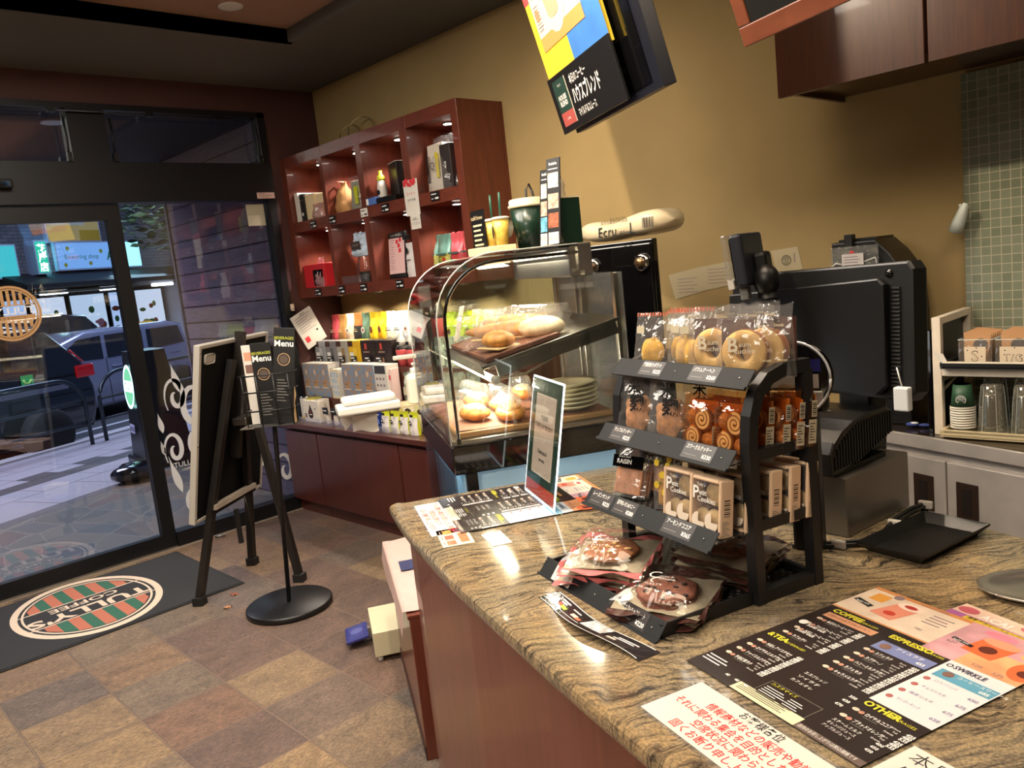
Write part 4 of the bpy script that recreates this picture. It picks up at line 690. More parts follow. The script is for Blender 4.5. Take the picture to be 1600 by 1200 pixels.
# ================================================================== easel with board
F1 = Vector((1.123, -1.789, 0)); F2 = Vector((.806, -1.34, 0)); ED = (F2 - F1).normalized(); EZ = math.degrees(math.atan2(ED.y, ED.x))
t = thing('easel', 'dark worn wooden easel standing between door mat and menu stand', 'easel', tuple((F1 + F2) / 2), EZ)   # local x along the board, local y towards the street
EW = wood('worn_black_wood', (13, 11, 10), (34, 27, 22), .5, (6, 6, 1.5), 0); EFOOT = mat('easel_foot', (20, 19, 18), .6)
def leg(p, q, wd=.034, th=.04):
    return MB().tube([p, q], 0, EW, 4, flat=(wd / 2, th / 2))
hx = .275
for sx_ in (-1, 1):
    l = leg((sx_ * hx, -.0, .02), (sx_ * .045, -.262, 1.235)).build('leg', t); MB().box(sx_ * hx - .026, -.03, 0, sx_ * hx + .026, .028, .045, EFOOT, .003).build('foot', l)
l = leg((.0, -.43, .02), (.02, -.285, 1.12)).build('leg', t); MB().box(-.026, -.46, 0, .026, -.40, .045, EFOOT, .003).build('foot', l)
leg((.035, -.15, .70), (.035, -.29, 1.37), .05, .03).build('mast', t)
MB().box(-.22, -.115, .455, .24, -.085, .485, EW).build('cross_bar', t); MB().box(-.20, -.135, .48, .22, -.10, .505, mat('bar_wear', (150, 138, 124), .5)).build('ledge', t)
MB().tube([(-.20, -.10, .335), (-.17, -.14, .335)], .008, mat('peg_metal', (110, 110, 110), .4, .8), 6).build('peg', t)
MB().box(-.05, -.29, .885, .22, -.21, .925, STEEL, .004).build('bracket', t)
MB().tube([(.08, -.13, .47), (.085, -.14, .40), (.09, -.14, .33), (.10, -.14, .25)], .004, mat('chain', (70, 66, 60), .4, .8), 6).build('chain', t); MB().box(-.01, -.13, .23, .01, -.11, .42, EFOOT).build('strap', t)
t = thing('easel_board', 'large black display board in a white frame leaning on the easel, seen from behind', 'board', tuple((F1 + F2) / 2), EZ)
BM = T(.035, -.058, .455, 0, 12.0); WF = mat('off_white_frame', (176, 170, 160), .45)
MB(BM).box(-.335, -.012, .0, .335, .012, .89, mat('board_back', (7, 7, 8), .8, spec=.15)).build('panel', t)
MB(BM).box(-.35, -.018, -.015, -.328, .016, .905, WF, .004).build('frame_side', t); MB(BM).box(.328, -.018, -.015, .35, .016, .905, WF, .004).build('frame_side', t)
MB(BM).box(-.328, -.018, .885, .328, .016, .905, WF, .004).build('frame_top', t); MB(BM).box(-.328, -.018, -.015, .328, .016, .005, WF, .004).build('frame_bottom', t)
MB(BM).box(-.30, -.02, .805, -.215, -.012, .855, WF, .012).build('maker_plate', t)
for z in (.02, .40, .87): MB(BM).lathe([(.006, 0), (.006, .003), (0, .004)], CHROME, 10, T(-.339, -.018, z, 0, 90)).build('screw', t)
# ================================================================== menu stand
t = thing('menu_stand', 'black floor stand with round base and wire basket of drink menus', 'menu stand', (1.593, -1.529, 0), 45)
MB().lathe([(.205, 0), (.21, .008), (.21, .026), (.202, .032), (0, .033)], BLACKP, 56).build('base', t); MB().tube([(0, 0, .03), (.06, 0, .9), (.062, 0, .925)], .011, BLACKP, 12).build('pole', t)
MB().box(-.05, -.05, .925, .18, .06, .931, mat('basket_floor', (60, 60, 58), .4)).box(-.085, -.06, .925, -.02, .05, .93, mat('steel_plate', (170, 164, 154), .35, .8)).build('basket_floor', t)
for z, e in ((1.005, 0), (1.095, .008), (1.175, .015)):
    MB().tube([(-.045 - e, -.055, z), (.175 + e, -.055, z), (.175 + e, .06, z), (-.045 - e, .06, z)], .0035, BLACKP, 6, True).build('wire_ring', t)
for x in (-.045, .025, .105, .175): MB().tube([(x, -.055, .93), (x, -.055, 1.175)], .003, BLACKP, 6).build('wire_upright', t)
MENU = mat('menu_black', (20, 20, 20), .45)
def menu(x, y, rx, ry, z, h, wd, txt, lab):
    g = thing('drink_menu', lab, 'menu', (1.593 + (x * .7071 - y * .7071), -1.529 + (x * .7071 + y * .7071), z), 45, 'drink menus in the wire basket', rx=0, ry=0)
    M = T(0, 0, 0, 0, rx, ry); MB(M).box(-wd / 2, 0, 0, wd / 2, .008, h, MENU, .001).build('cover', g); q = MB(M @ FRONT)
    if txt: q.text('BEVERAGES', 0, h - .055, .013, mat('olive_ink', (170, 176, 60), .5), None, .001, 'c', .02); q.text('Menu', 0, h - .088, .030, WINK, None, .001, 'c', .02); q.ring(0, h - .15, .026, .030, .001, mat('tan_ink', (170, 140, 104), .5)); q.disc(0, h - .15, .021, .001, mat('brown_ink', (84, 70, 60), .5))
    for i in range(8): q.rect(-wd * .3, h - .25 - i * .014, wd * (.05 + .1 * (i % 3)), h - .246 - i * .014, .001, mat('dim_ink', (120, 118, 112), .6))
    q.build('print', g); return g
menu(.115, -.035, -4, 8, .934, .455, .10, True, 'leaning black drink menu in front of the wire basket with yellow and white title')
menu(.045, .0, -2, 0, .934, .39, .10, True, 'black drink menu with title behind the leaning one in the basket')
menu(.125, .02, -2, 2, .934, .37, .10, False, 'plain black menu at the right of the wire basket')
t = thing('price_leaflet', 'white leaflet with coffee pictures standing in the wire basket at the left', 'leaflet', (1.593 - .02 * .7071 - .02 * .7071, -1.529 - .02 * .7071 + .02 * .7071, .934), 45); MB().box(-.03, 0, 0, .03, .003, .385, PAPER).build('sheet', t); q = MB(FRONT); q.rect(-.022, .31, .02, .35, .001, mat('photo_pink', (206, 150, 120), .5)); q.rect(-.022, .25, .02, .29, .001, mat('photo_brown', (120, 90, 80), .5)); q.build('print', t)
t = thing('wooden_spatula', 'small pale wooden spatula at the right of the wire basket', 'spatula', (1.593 + .183 * .7071, -1.529 + .183 * .7071 - .02, .932), 45); MB().prism([(-.008, 0), (.008, 0), (.01, .09), (.022, .13), (.02, .17), (0, .185), (-.02, .17), (-.022, .13), (-.01, .09)], -.003, .003, mat('pale_wood', (206, 170, 126), .5), FRONT).build('blade', t)
# ================================================================== foot operated sanitizer stand
t = thing('sanitizer_stand', 'foot operated sanitizer stand with cream floor box, grey pole and press arm', 'sanitizer stand', cpt(-.965, -.225), CR)
CREAMM = mat('cream_metal', (206, 198, 166), .45); BLUEP = mat('blue_pedal', (44, 48, 116), .45)
MB().prism([(-.07, .025), (.09, .025), (.09, .06), (.05, .13), (-.07, .13)], -.14, .14, CREAMM, Matrix(((0, 0, 1, 0), (1, 0, 0, 0), (0, 1, 0, 0), (0, 0, 0, 1))), .003).build('floor_box', t)
q = MB().lathe([(.012, 0), (.012, .02), (.008, .026)], WHITEP, 14, T(.12, -.05, 0)).lathe([(.012, 0), (.012, .02), (.008, .026)], WHITEP, 14, T(-.12, -.05, 0)); q.build('foot', t)
q = MB(FRONT); q.rect(.07, .045, .12, .055, .0708, mat('grey_ink', (140, 120, 124), .6)); q.build('print', t)
PM = T(-.10, -.13, .035, 0, 10); MB(PM).box(-.075, -.05, 0, .075, .05, .014, BLUEP, .004).build('pedal', t)
q = MB(PM)
for i in range(5): q.rect(-.06 + i * .008, -.035, -.057 + i * .008, .03, .0145, mat('pedal_ridge', (84, 90, 150), .5)); q.rect(.02 + i * .008, -.035, .023 + i * .008, .03, .0145, mat('pedal_ridge', (84, 90, 150), .5))
q.disc(-.005, 0, .028, .0148, mat('pedal_ridge', (84, 90, 150), .5)); q.build('pedal_print', t)
MB().box(-.12, -.085, .03, -.08, -.06, .06, STEEL).build('hinge', t)
PX, PY = -.06, .345
MB().box(PX - .02, .07, .02, PX + .02, PY + .03, .05, STEEL).build('floor_bar', t)
MB().box(PX - .010, PY - .010, .0, PX + .010, PY + .010, 1.44, mat('dark_steel_pole', (120, 116, 110), .18, 1), .003).build('pole', t)
MB().box(PX - .022, PY - .03, 1.42, PX + .022, PY + .02, 1.51, mat('grey_cap', (150, 148, 142), .4), .004).build('pole_head', t)
MB().box(PX - .012, PY - .17, 1.215, PX + .012, PY - .010, 1.233, mat('arm_white', (206, 202, 190), .4), .004).build('press_arm', t)
MB().box(PX - .07, PY - .17, 1.02, PX + .07, PY - .010, 1.027, mat('shelf_plate', (196, 178, 140), .4)).build('bottle_shelf', t)
MB().box(PX - .05, PY - .36, 1.014, PX + .05, PY - .17, 1.02, STEEL).build('tray_shelf', t)
def lp(x, y, z): c_ = cpt(-.965, -.225); a = rad(CR); return (c_[0] + x * math.cos(a) - y * math.sin(a), c_[1] + x * math.sin(a) + y * math.cos(a), z)
t = thing('pump_bottle', 'translucent white pump bottle under the press arm of the sanitizer stand', 'pump bottle', lp(PX, PY - .085, 1.0275), CR)
BOT = mat('milky_plastic', (222, 218, 200), .35)
MB().prism(arc(.03, 0, .042, -90, 90, 8) + arc(-.03, 0, .042, 90, 270, 8), .0, .112, BOT, None, .006).lathe([(.045, .109), (.03, .122), (.018, .127)], BOT, 20).build('bottle_body', t); MB().lathe([(.018, .125), (.02, .129), (.02, .145), (.008, .149), (.008, .160)], WHITEP, 18).build('pump_collar', t); MB().box(-.012, -.012, .158, .012, .012, .168, WHITEP, .003).build('pump_head', t)
t = thing('tissue_tray', 'white plastic tissue box with a sheet hanging from it beside the pump bottle', 'tissue box', lp(PX, PY - .30, 1.021), CR + 3)
WB = mat('glossy_white', (234, 232, 224), .25)
MB().box(-.075, -.13, .0, .075, .13, .035, WB, .008).build('tray_body', t); MB().box(-.06, -.105, .035, .06, .115, .066, WB, .012).build('lid', t)
MB().surf(lambda u, v: (-.03 + .06 * u + .006 * math.sin(7 * v), -.07 + .10 * u, -.002 - .085 * v + .006 * math.sin(6 * u)), 6, 6, PAPER).surf(lambda u, v: (-.078 - .02 * v, -.128 + .05 * u + .03 * v, .03 - .12 * v * (1 - .4 * u)), 5, 5, PAPER).build('tissue_sheet', t)
# ================================================================== counter, platform and pastry case
def granite_mat():
    k = NT('brown_granite'); p = k.n('ShaderNodeBsdfPrincipled', i_Roughness=.10); k.l(p.outputs[0], k.out.inputs[0])
    v = k.coord((1, 1, 1), (0, 0, rad(-47)))
    d = k.n('ShaderNodeTexNoise', i_Scale=2.6, i_Detail=3, i_Roughness=.5, i_Distortion=1.2); k.l(v, d.inputs['Vector'])
    mx = k.n('ShaderNodeMixRGB', i_0=.22); k.l(v, mx.inputs[1]); k.l(d.outputs['Color'], mx.inputs[2])
    mp = k.n('ShaderNodeMapping'); mp.inputs['Scale'].default_value = (8, 95, 20); k.l(mx.outputs[0], mp.inputs[0])
    st = k.n('ShaderNodeTexNoise', i_Scale=1.5, i_Detail=8, i_Roughness=.72); k.l(mp.outputs[0], st.inputs['Vector'])
    sp = k.n('ShaderNodeTexNoise', i_Scale=190, i_Detail=3, i_Roughness=.7); k.l(v, sp.inputs['Vector'])
    bl = k.n('ShaderNodeTexNoise', i_Scale=3.5, i_Detail=3); k.l(mx.outputs[0], bl.inputs['Vector'])
    c1 = k.ramp(st.outputs[0], [(.30, (34, 32, 32)), (.40, (78, 71, 64)), (.49, (128, 117, 99)), (.6, (158, 141, 112)), (.74, (108, 98, 84))])
    c2 = k.ramp(bl.outputs[0], [(.36, (166, 164, 162)), (.5, (186, 182, 174)), (.64, (204, 186, 158))])
    m1 = k.n('ShaderNodeMixRGB', blend_type='OVERLAY', i_0=.6); k.l(c1, m1.inputs[1]); k.l(c2, m1.inputs[2])
    g = k.ramp(sp.outputs[0], [(.36, (128, 128, 128)), (.5, (188, 188, 188)), (.66, (226, 220, 208))])
    m2 = k.n('ShaderNodeMixRGB', blend_type='OVERLAY', i_0=.7); k.l(m1.outputs[0], m2.inputs[1]); k.l(g, m2.inputs[2]); k.l(m2.outputs[0], p.inputs['Base Color']); p.inputs['Coat Weight'].default_value = .3; p.inputs['Coat Roughness'].default_value = .03
    return k.m
GTOP = [(3.285, -1.925), (3.255, -1.945), (3.262, -1.975), (3.30, -1.995), (3.42, -2.055), (3.54, -2.11), (3.855, -2.24), (4.063, -2.316), (4.32, -2.408), (4.61, -2.503), (5.6, -2.80), (5.6, -1.76), (4.76, -1.464), (4.47, -1.36), (3.80, -1.03)]
t = thing('counter', 'long service counter with brown granite top and maroon front', 'counter', (0, 0, 0))
MB().prism(GTOP, .862, .90, granite_mat(), None, .014, 3).build('granite_top', t)
CPL = wood('counter_maroon', (104, 52, 38), (124, 66, 48), .3, (12, 12, 1.2), .3)
INS = [(3.30, -1.91), (3.315, -1.955), (3.43, -2.02), (3.55, -2.07), (3.86, -2.20), (4.07, -2.275), (4.33, -2.37), (4.62, -2.463), (5.58, -2.75), (5.58, -1.79), (4.77, -1.50), (4.47, -1.39), (3.80, -1.06)]
MB().prism(INS, 0, .862, CPL).build('front_panel', t)
t = thing('platform', 'low maroon platform under the pastry case continuing the counter front', 'platform', cpt(0, 0), CR)
MB().box(-.82, -.19, .0, -.07, .60, .485, CPL, .003).build('body', t); MB().box(-.825, -.195, .485, -.07, .60, .50, CPL, .003).build('top_board', t); MB().box(-.82, -.193, 0, -.07, -.19, .05, mat('kick_strip', (60, 34, 28), .5)).build('kick_strip', t)
t = thing('pink_cloth', 'crumpled shiny pink sheet stuck along the top of the low platform front', 'sheet', cpt(0, 0), CR)
PKS = mat('pink_sheet', (204, 172, 162), .3, bump=.9, bs=34, coat=.2)
MB().surf(lambda u, v: (-.83 + .74 * u, -.04 - .165 * min(1, v / .6) - .012 * max(0, v - .6) * 2.5, .504 + .004 * abs(math.sin(19 * u + 7 * v)) - max(0, v - .6) * 2.5 * (.07 + .02 * math.sin(7 * u))), 30, 15, PKS).build('sheet', t)
MB().box(-.55, -.17, .510, -.45, -.11, .512, mat('dark_blue_flyer', (44, 52, 90), .4)).build('flyer', t)
# ---- pastry case: local x along the counter front, local y towards the staff side
t = thing('pastry_case', 'curved glass pastry case with black base rim over a pale lit lower cabinet', 'display case', cpt(0, 0), CR)
LBL = mat('pale_blue_panel', (176, 206, 220), .12, emis=(150, 200, 230), es=.16); GREYV = mat('grey_edge', (112, 112, 114), .4, .5)
q = MB().box(-.66, .03, .52, -.02, .56, .935, LBL).box(-.67, .02, .502, -.01, .57, .52, BLACKP); q.build('lower_cabinet', t)
MB().box(-.665, .0, .52, -.015, .006, .935, film('lower_glass', (238, 246, 250), 0, .02, .08, .8, 0)).build('lower_front_glass', t)
MB().box(-.67, .02, .5, -.645, .045, .94, BLACKP).build('corner_post', t); MB().box(-.03, .035, .5, -.0, .07, .94, BLACKP).build('corner_post', t)
MB().box(-.70, .0, .94, .0, .60, 1.03, BLACKG, .004).build('base_rim', t)
MB().box(-.695, .005, 1.03, -.005, .595, 1.045, STEEL, .003).build('base_tray', t)
YZ = Matrix(((0, 0, 1, 0), (1, 0, 0, 0), (0, 1, 0, 0), (0, 0, 0, 1)))       # polygon (y, z) pushed along x
def prof(off): 
    r = .20 - off
    return [(off, 1.035), (off, 1.40)] + [(.20 - r * math.cos(rad(90 * i / 10)), 1.40 + (r) * math.sin(rad(90 * i / 10))) for i in range(1, 11)] + [(.46, 1.60 - off + .0)]
P0, P1 = prof(.0), prof(.006); n = len(P0)
q = MB(); vs = [(-.70, y, z) for y, z in P0] + [(.0, y, z) for y, z in P0]; q.add(vs, [(i, i + 1, n + i + 1, n + i) for i in range(n - 1)], GLASS, True); q.build('curved_glass', t)
for x, nm in ((-.700, 'far'), (-.004, 'near')): MB().prism(P1 + [(.59, 1.594), (.59, 1.035)] if x < -.1 else P1 + [(.46, 1.52), (.59, 1.50), (.59, 1.045)], x, x + .004, GLASS, YZ).build('end_glass', t)
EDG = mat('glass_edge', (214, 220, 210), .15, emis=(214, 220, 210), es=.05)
for x in (-.70, .0): MB().tube([(x, y, z) for y, z in P0], .0022, EDG, 6).build('glass_edge', t)
MB().tube([(-.008, y, z) for y, z in prof(.026)], .0055, BLACKG, 6).build('black_seal', t)
MB().box(-.014, .02, 1.035, -.003, .032, 1.05, BLACKP).build('seal_foot', t)
MB().box(-.70, .43, 1.50, .0, .505, 1.602, STEEL, .004).build('top_housing', t); MB().box(-.70, .40, 1.592, .0, .46, 1.606, BLACKG).build('top_black_strip', t)
MB().box(-.695, .585, 1.045, -.35, .592, 1.50, STEEL).build('back_door', t); MB().box(-.37, .592, 1.045, -.005, .599, 1.50, film('back_glass', (236, 238, 232), .12, .05, .08, .6, 0)).build('back_glass_door', t)
for x in (-.66, -.42, -.36, -.03): MB().box(x - .012, .574, 1.045, x + .012, .590, 1.50, STEEL, .003).build('back_post', t)
SH_ = T(0, .125, 1.262, 0, 12.2)
MB(SH_).box(-.69, 0, -.012, -.012, .47, .0, STEEL, .002).box(-.69, -.004, -.03, -.012, .0, .004, STEEL).build('upper_shelf', t)
MB(SH_).box(-.018, .04, -.05, -.012, .45, -.012, STEEL).box(-.69, .04, -.05, -.684, .45, -.012, STEEL).build('shelf_bracket', t)
MB().tube([(-.68, .16, 1.215), (-.03, .16, 1.215)], .011, emit('case_tube', (255, 232, 190), 9), 10).build('lamp_tube', t); MB().tube([(-.02, .16, 1.215), (-.006, .165, 1.215)], .014, WHITEP, 10).build('lamp_cap', t); MB().tube([(-.02, .17, 1.215), (-.015, .26, 1.222), (-.02, .36, 1.262)], .004, mat('clear_cable', (150, 140, 120), .3), 6).build('cable', t)
lamp('AREA', 'case_lamp_low', cpt(-.34, .16, 1.20), cpt(-.34, .24, 1.0), 4.5, (1, .86, .64), .6, sy=.03).rotation_euler.z
lamp('AREA', 'case_lamp_top', cpt(-.34, .42, 1.56), cpt(-.34, .24, 1.2), 5, (1, .86, .64), .6, sy=.03)
lamp('AREA', 'case_lamp_lower', cpt(-.34, -.02, .93), cpt(-.34, -.06, .6), .6, (.8, .92, 1), .5, sy=.02)
MB().tube([(-.66, .43, 1.575), (-.04, .43, 1.575)], .008, emit('case_tube', (255, 232, 190), 9), 8).build('lamp_tube', t)
# mats and goods inside
WOODT = wood('brown_tray_wood', (96, 56, 42), (120, 74, 56), .5, (3, 14, 3), 0); KPAP = mat('brown_paper', (150, 100, 78), .7, var=.06, vs=8, bump=.2, bs=20)
Ms = T(*cpt(0, 0), CR) @ SH_
def at_case(x, y, z): return cpt(x, y, z)
t = thing('wooden_tray', 'brown wooden serving board on the sloping upper shelf of the pastry case', 'tray', cpt(0, .125, 1.263), CR, rx=12.2); MB().box(-.66, .02, .0, -.03, .27, .016, WOODT, .004).build('board', t)
t = thing('bamboo_tray', 'wide bamboo tray lined with brown paper at the bottom of the pastry case', 'tray', cpt(0, 0, 1.046), CR); MB().box(-.665, .03, .0, -.03, .54, .018, mat('bamboo', (186, 138, 92), .5), .004).build('tray', t); MB().surf(lambda u, v: (-.66 + .615 * u, .036 + .50 * v, .0195 + .0025 * abs(math.sin(21 * u + 3 * v)) * (1 if v < .08 else .3)), 40, 20, KPAP).build('paper_liner', t)
BREAD = mat('bread_crust', (206, 140, 70), .55, var=.2, vs=30, bump=.4, bs=90); FILL = mat('bread_filling', (236, 216, 176), .6, var=.12, vs=60, bump=.5, bs=120)
def loaf(name, lab, cat, pos, rz, l, wd, h, grp, top=FILL, rx=0, seed=1):
    g = thing(name, lab, cat, pos, rz, grp, rx=rx); MB().ball((0, 0, h * .42), (l / 2, wd / 2, h * .5), BREAD, 20, 10, fn=lambda d: 1 + .05 * math.sin(6 * d.x + 4 * d.y + seed)).build('bread', g)
    MB().ball((0, -.0, h * .66), (l * .42, wd * .38, h * .34), top, 16, 8, fn=lambda d: 1 + .10 * math.sin(9 * d.x + seed) * math.cos(8 * d.y)).build('topping', g)
    bag(MB(T(-l * .62, 0, h * .5, 0, 0, 90)), wd * 1.35, l * 1.25, h * 1.5, FILM, 130 + seed, .12, rough=.008).build('wrapper', g); return g
for k, (x, y, rz) in enumerate(((-.20, .10, 12), (-.11, .20, -6), (-.28, .22, 8), (-.44, .16, 15), (-.47, .34, 0))):
    loaf('wrapped_bread', ('wrapped filled bread roll nearest the front glass of the pastry case', 'wrapped bread roll at the right of the group on the brown paper', 'wrapped bread roll at the back of the group on the brown paper', 'wrapped bread roll near the far end of the brown paper', 'small wrapped bread at the far back of the brown paper')[k], 'bread', cpt(x, y + .02, 1.069), CR + rz, .145, .095, .052, 'wrapped breads in the lower pastry case', FILL if k != 1 else BREAD, seed=k)
for k, (x, y, l) in enumerate(((-.12, .085, .15), (-.26, .16, .30), (-.40, .22, .26))):
    yy = .125 + y * .977; zz = 1.263 + .017 + y * .211
    g = thing('wrapped_sandwich', ('small wrapped pastry at the front corner of the wooden board', 'long wrapped baguette sandwich lying across the wooden board', 'wrapped sandwich behind the baguette on the wooden board')[k], 'sandwich', cpt(x, yy, zz), CR + (20, 62, 58)[k], 'wrapped sandwiches on the wooden board', rx=3)
    MB().ball((0, 0, .03), (l * .5, .042, .028), BREAD, 22, 10, fn=lambda d: 1 + .05 * math.sin(11 * d.x)).build('baguette', g); MB().box(-l * .42, -.046, .004, l * .46, .046, .010, mat('paper_sleeve', (206, 170, 120), .6), .003).build('paper_sleeve', g); bag(MB(T(-l * .58, 0, .03, 0, 0, 90)), .12, l * 1.2, .075, FILM, 140 + k, .12, rough=.01).build('wrapper', g)
t = thing('large_wrapped_pastry', 'pale wrapped pastry at the back end of the wooden board', 'pastry', cpt(-.13, .36, 1.315), CR + 40, rx=8); MB().ball((0, 0, .035), (.085, .055, .035), mat('pale_pastry', (232, 206, 170), .6, var=.1, vs=30), 18, 10).build('pastry', t); bag(MB(T(-.11, 0, .035, 0, 0, 90)), .15, .23, .085, FILM, 151, .12, rough=.012).build('wrapper', t)
t = thing('price_sign', 'white price sign behind the far glass of the pastry case', 'price card', cpt(-.63, .16, 1.30), CR - 20, rx=-16); MB().box(-.05, 0, 0, .05, .003, .13, PAPER).build('card', t); MB(FRONT).rect(.01, .02, .03, .045, .001, mat('box_red', (200, 70, 50), .5)).rect(-.04, .1, .04, .104, .001, INK).build('print', t)
t = thing('metal_tongs_holder', 'small clear holder at the back of the brown paper in the pastry case', 'holder', cpt(-.30, .45, 1.068), CR); MB().box(-.06, -.01, 0, .05, .0, .07, FILMT).box(-.06, -.012, .06, .05, .002, .066, STEEL).build('holder_panel', t)
PL = mat('cream_china', (226, 214, 182), .22, coat=.4)
PLP = [(.045, 0), (.05, .002), (.08, .012), (.094, .018), (.094, .0215), (.078, .0165), (.05, .006), (0, .005)]
for k in range(6):
    t = thing('plate', ('bottom plate', 'second plate from the bottom', 'third plate from the bottom', 'fourth plate from the bottom', 'fifth plate from the bottom', 'top plate')[k] + ' of the cream china stack at the pastry case end', 'plate', cpt(-.125, .43, 1.069 + k * .0145), 0, 'stack of cream plates'); MB().lathe(PLP, PL, 48).build('china', t)
# ---- things standing on the pastry case top
ZT = 1.6065
DG = mat('dark_green_cup', (24, 50, 38), .3, coat=.3)
t = thing('white_shelf_box', 'long cream box lying along the pastry case top', 'box', cpt(-.60, .335, ZT + .002), CR); MB().box(-.10, -.05, .0, .16, .05, .022, mat('cream_plastic', (226, 206, 164), .4), .003).build('case', t)
for k, (x, y) in enumerate(((-.62, .345), (-.545, .36))):
    t = thing('iced_drink_cup', ('yellow iced drink display cup at the front on the pastry case', 'second yellow display cup just behind the first')[k], 'cup', cpt(x, y, ZT + .0245), CR, 'yellow display cups'); MB().lathe([(.022, 0), (.032, .095)], mat('yellow_drink', (226, 186, 84), .3, var=.2, vs=30), 20).build('drink', t); MB().lathe([(.035, .095), (.035, .102), (.026, .105)], PAPER, 20).build('lid', t); MB().disc(0, .05, .013, .031, mat('drop_brown', (46, 34, 32), .4), FRONT, ry=.024).build('print', t)
    MB().tube([(.008, 0, .10), (.016 + .01 * k, 0, .19)], .004, mat('green_straw', (20, 88, 70), .4), 8).build('straw', t)
def logo(q, x, y, r, M=None, z=0.0, m=WINK, bgm=None):
    if bgm: q.disc(x, y, r, z, bgm, M)
    q.ring(x, y, r * .88, r, z + .0003, m, M); 
    for i in range(-3, 4):
        a = i * r * .24; h = math.sqrt(max(0, (r * .82) ** 2 - a * a))
        if h > r * .35: q.rect(x + a - r * .05, y + r * .32, x + a + r * .05, y + h, z + .0003, m, M); q.rect(x + a - r * .05, y - h, x + a + r * .05, y - r * .32, z + .0003, m, M)
    q.text("TULLY'S", x, y - r * .02, r * .30, m, M, z + .0004, 'c', .02, wide=r * 1.5); q.text('COFFEE', x, y - r * .24, r * .16, m, M, z + .0004, 'c', wide=r * .9)
t = thing('display_cup', 'dark green takeaway display cup with cream lid on the pastry case', 'cup', cpt(-.575, .475, ZT + .001), CR); MB().lathe([(.045, 0), (.066, .155)], DG, 32).build('cup', t); MB().lathe([(.07, .155), (.071, .163), (.066, .167), (.066, .182), (.06, .187), (0, .187)], mat('cream_lid', (230, 214, 178), .4), 32).build('lid', t); q = MB(T(-.022, -.02, .085, -38, -7.5) @ FRONT); logo(q, 0, 0, .040, z=.053, bgm=BLACKG); q.build('logo_print', t)
t = thing('photo_stand', 'tall black double photo board with drink pictures standing on the pastry case', 'photo board', cpt(-.30, .47, ZT + .003), -4)
for k, x in enumerate((-.03, .025)):
    M_ = T(x, -.01 * k, 0, 10 * k, -8); MB(M_).box(-.028, 0, 0, .028, .005, .26 + .03 * k, BLACKP).build('panel', t); q = MB(M_ @ FRONT)
    for i, (z, c) in enumerate(((.19 + .03 * k, (206, 196, 180)), (.13 + .02 * k, (206, 160, 140)), (.075 + .01 * k, ((96, 160, 190), (150, 86, 60))[k]), (.02, (200, 190, 186)))): q.rect(-.022, z - .028, .022, z + .022, .001, mat('photo_%d%d' % (k, i), c, .4, var=.25, vs=70))
    q.text('Bubble', 0, .24 + .028 * k, .009, WINK, None, .001, 'c', .02); q.rect(-.02, .225 + .028 * k, .02, .228 + .028 * k, .001, WINK); q.build('print', t)
t = thing('green_canister', 'dark green coffee display carton with cream label on the pastry case', 'carton', cpt(-.365, .54, ZT), -14); MB().box(-.052, -.04, 0, .058, .04, .16, DG, .003).box(-.055, -.043, .157, .061, .043, .163, mat('cream_lid', (230, 214, 178), .4)).build('carton', t); q = MB(FRONT); q.rect(-.01, .02, .048, .095, .041, mat('cream_label', (226, 204, 150), .5)); q.rect(-.01, .095, .048, .14, .041, INK); q.text("TULLY'S", .02, .128, .008, GOLDINK, None, .0415, 'c'); q.text('チョコレート', .02, .114, .007, GOLDINK, None, .0415, 'c'); q.text('ドリンク', .02, .102, .007, GOLDINK, None, .0415, 'c')
for i in range(3): q.rect(-.007, .035 + i * .02, .045, .036 + i * .02, .0415, INK)
q.build('print', t)
t = thing('paper_pouch', 'white paper pouch standing behind the photo board', 'pouch', cpt(-.36, .535, ZT + .164), CR); bag(MB(), .06, .095, .04, mat('cream_pouch', (220, 206, 176), .5), 33, .1, topw=.5).build('pouch', t); MB(FRONT).rect(-.01, .01, .025, .035, .026, mat('grey_ink', (140, 120, 124), .6)).build('print', t)
t = thing('black_cable_loop', 'thin black cable looped behind the dark green display cup', 'cable', cpt(-.69, .52, ZT)); MB().tube([(-.02, 0, 0), (-.02, 0, .17), (-.012, 0, .235), (.005, 0, .25), (.02, 0, .22), (.03, 0, .17), (.04, 0, .1)], .005, BLACKP, 8).build('cable', t)
# ---- black oven behind the case and the bag of paper sacks on it
t = thing('black_oven', 'tall glossy black oven standing behind the pastry case', 'oven', (2.98, -.72, 0), 0)
MB().box(.0, .03, .0, .18, .26, 1.60, BLACKG, .006).build('body', t); MB().box(.0, 0, .0, .39, .03, 1.60, BLACKG, .004).build('front_panel', t); MB().box(.004, -.012, .80, .386, .0, 1.585, BLACKG, .004).build('door', t)
for x in (.10, .345): q = MB(FRONT @ T(0, 0, .012)); q.lathe([(.034, 0), (.034, .012), (.024, .016)], CHROME, 28, T(x, 1.515, 0)); q.lathe([(.018, .016), (.018, .03), (0, .031)], mat('brass_knob', (176, 140, 104), .25, .9), 24, T(x, 1.515, 0)); q.build('knob', t)
MB().box(.14, -.07, .75, .19, -.012, 1.12, BLACKP, .004).build('side_handle', t)
t = thing('paper_sack_pack', 'clear wrapped pack of cream paper sacks lying on the black oven', 'pack', (3.08, -.56, 1.602), -6)
q = MB(); PK = mat('sack_wrap', (222, 206, 172), .3, bump=.5, bs=22, coat=.3)
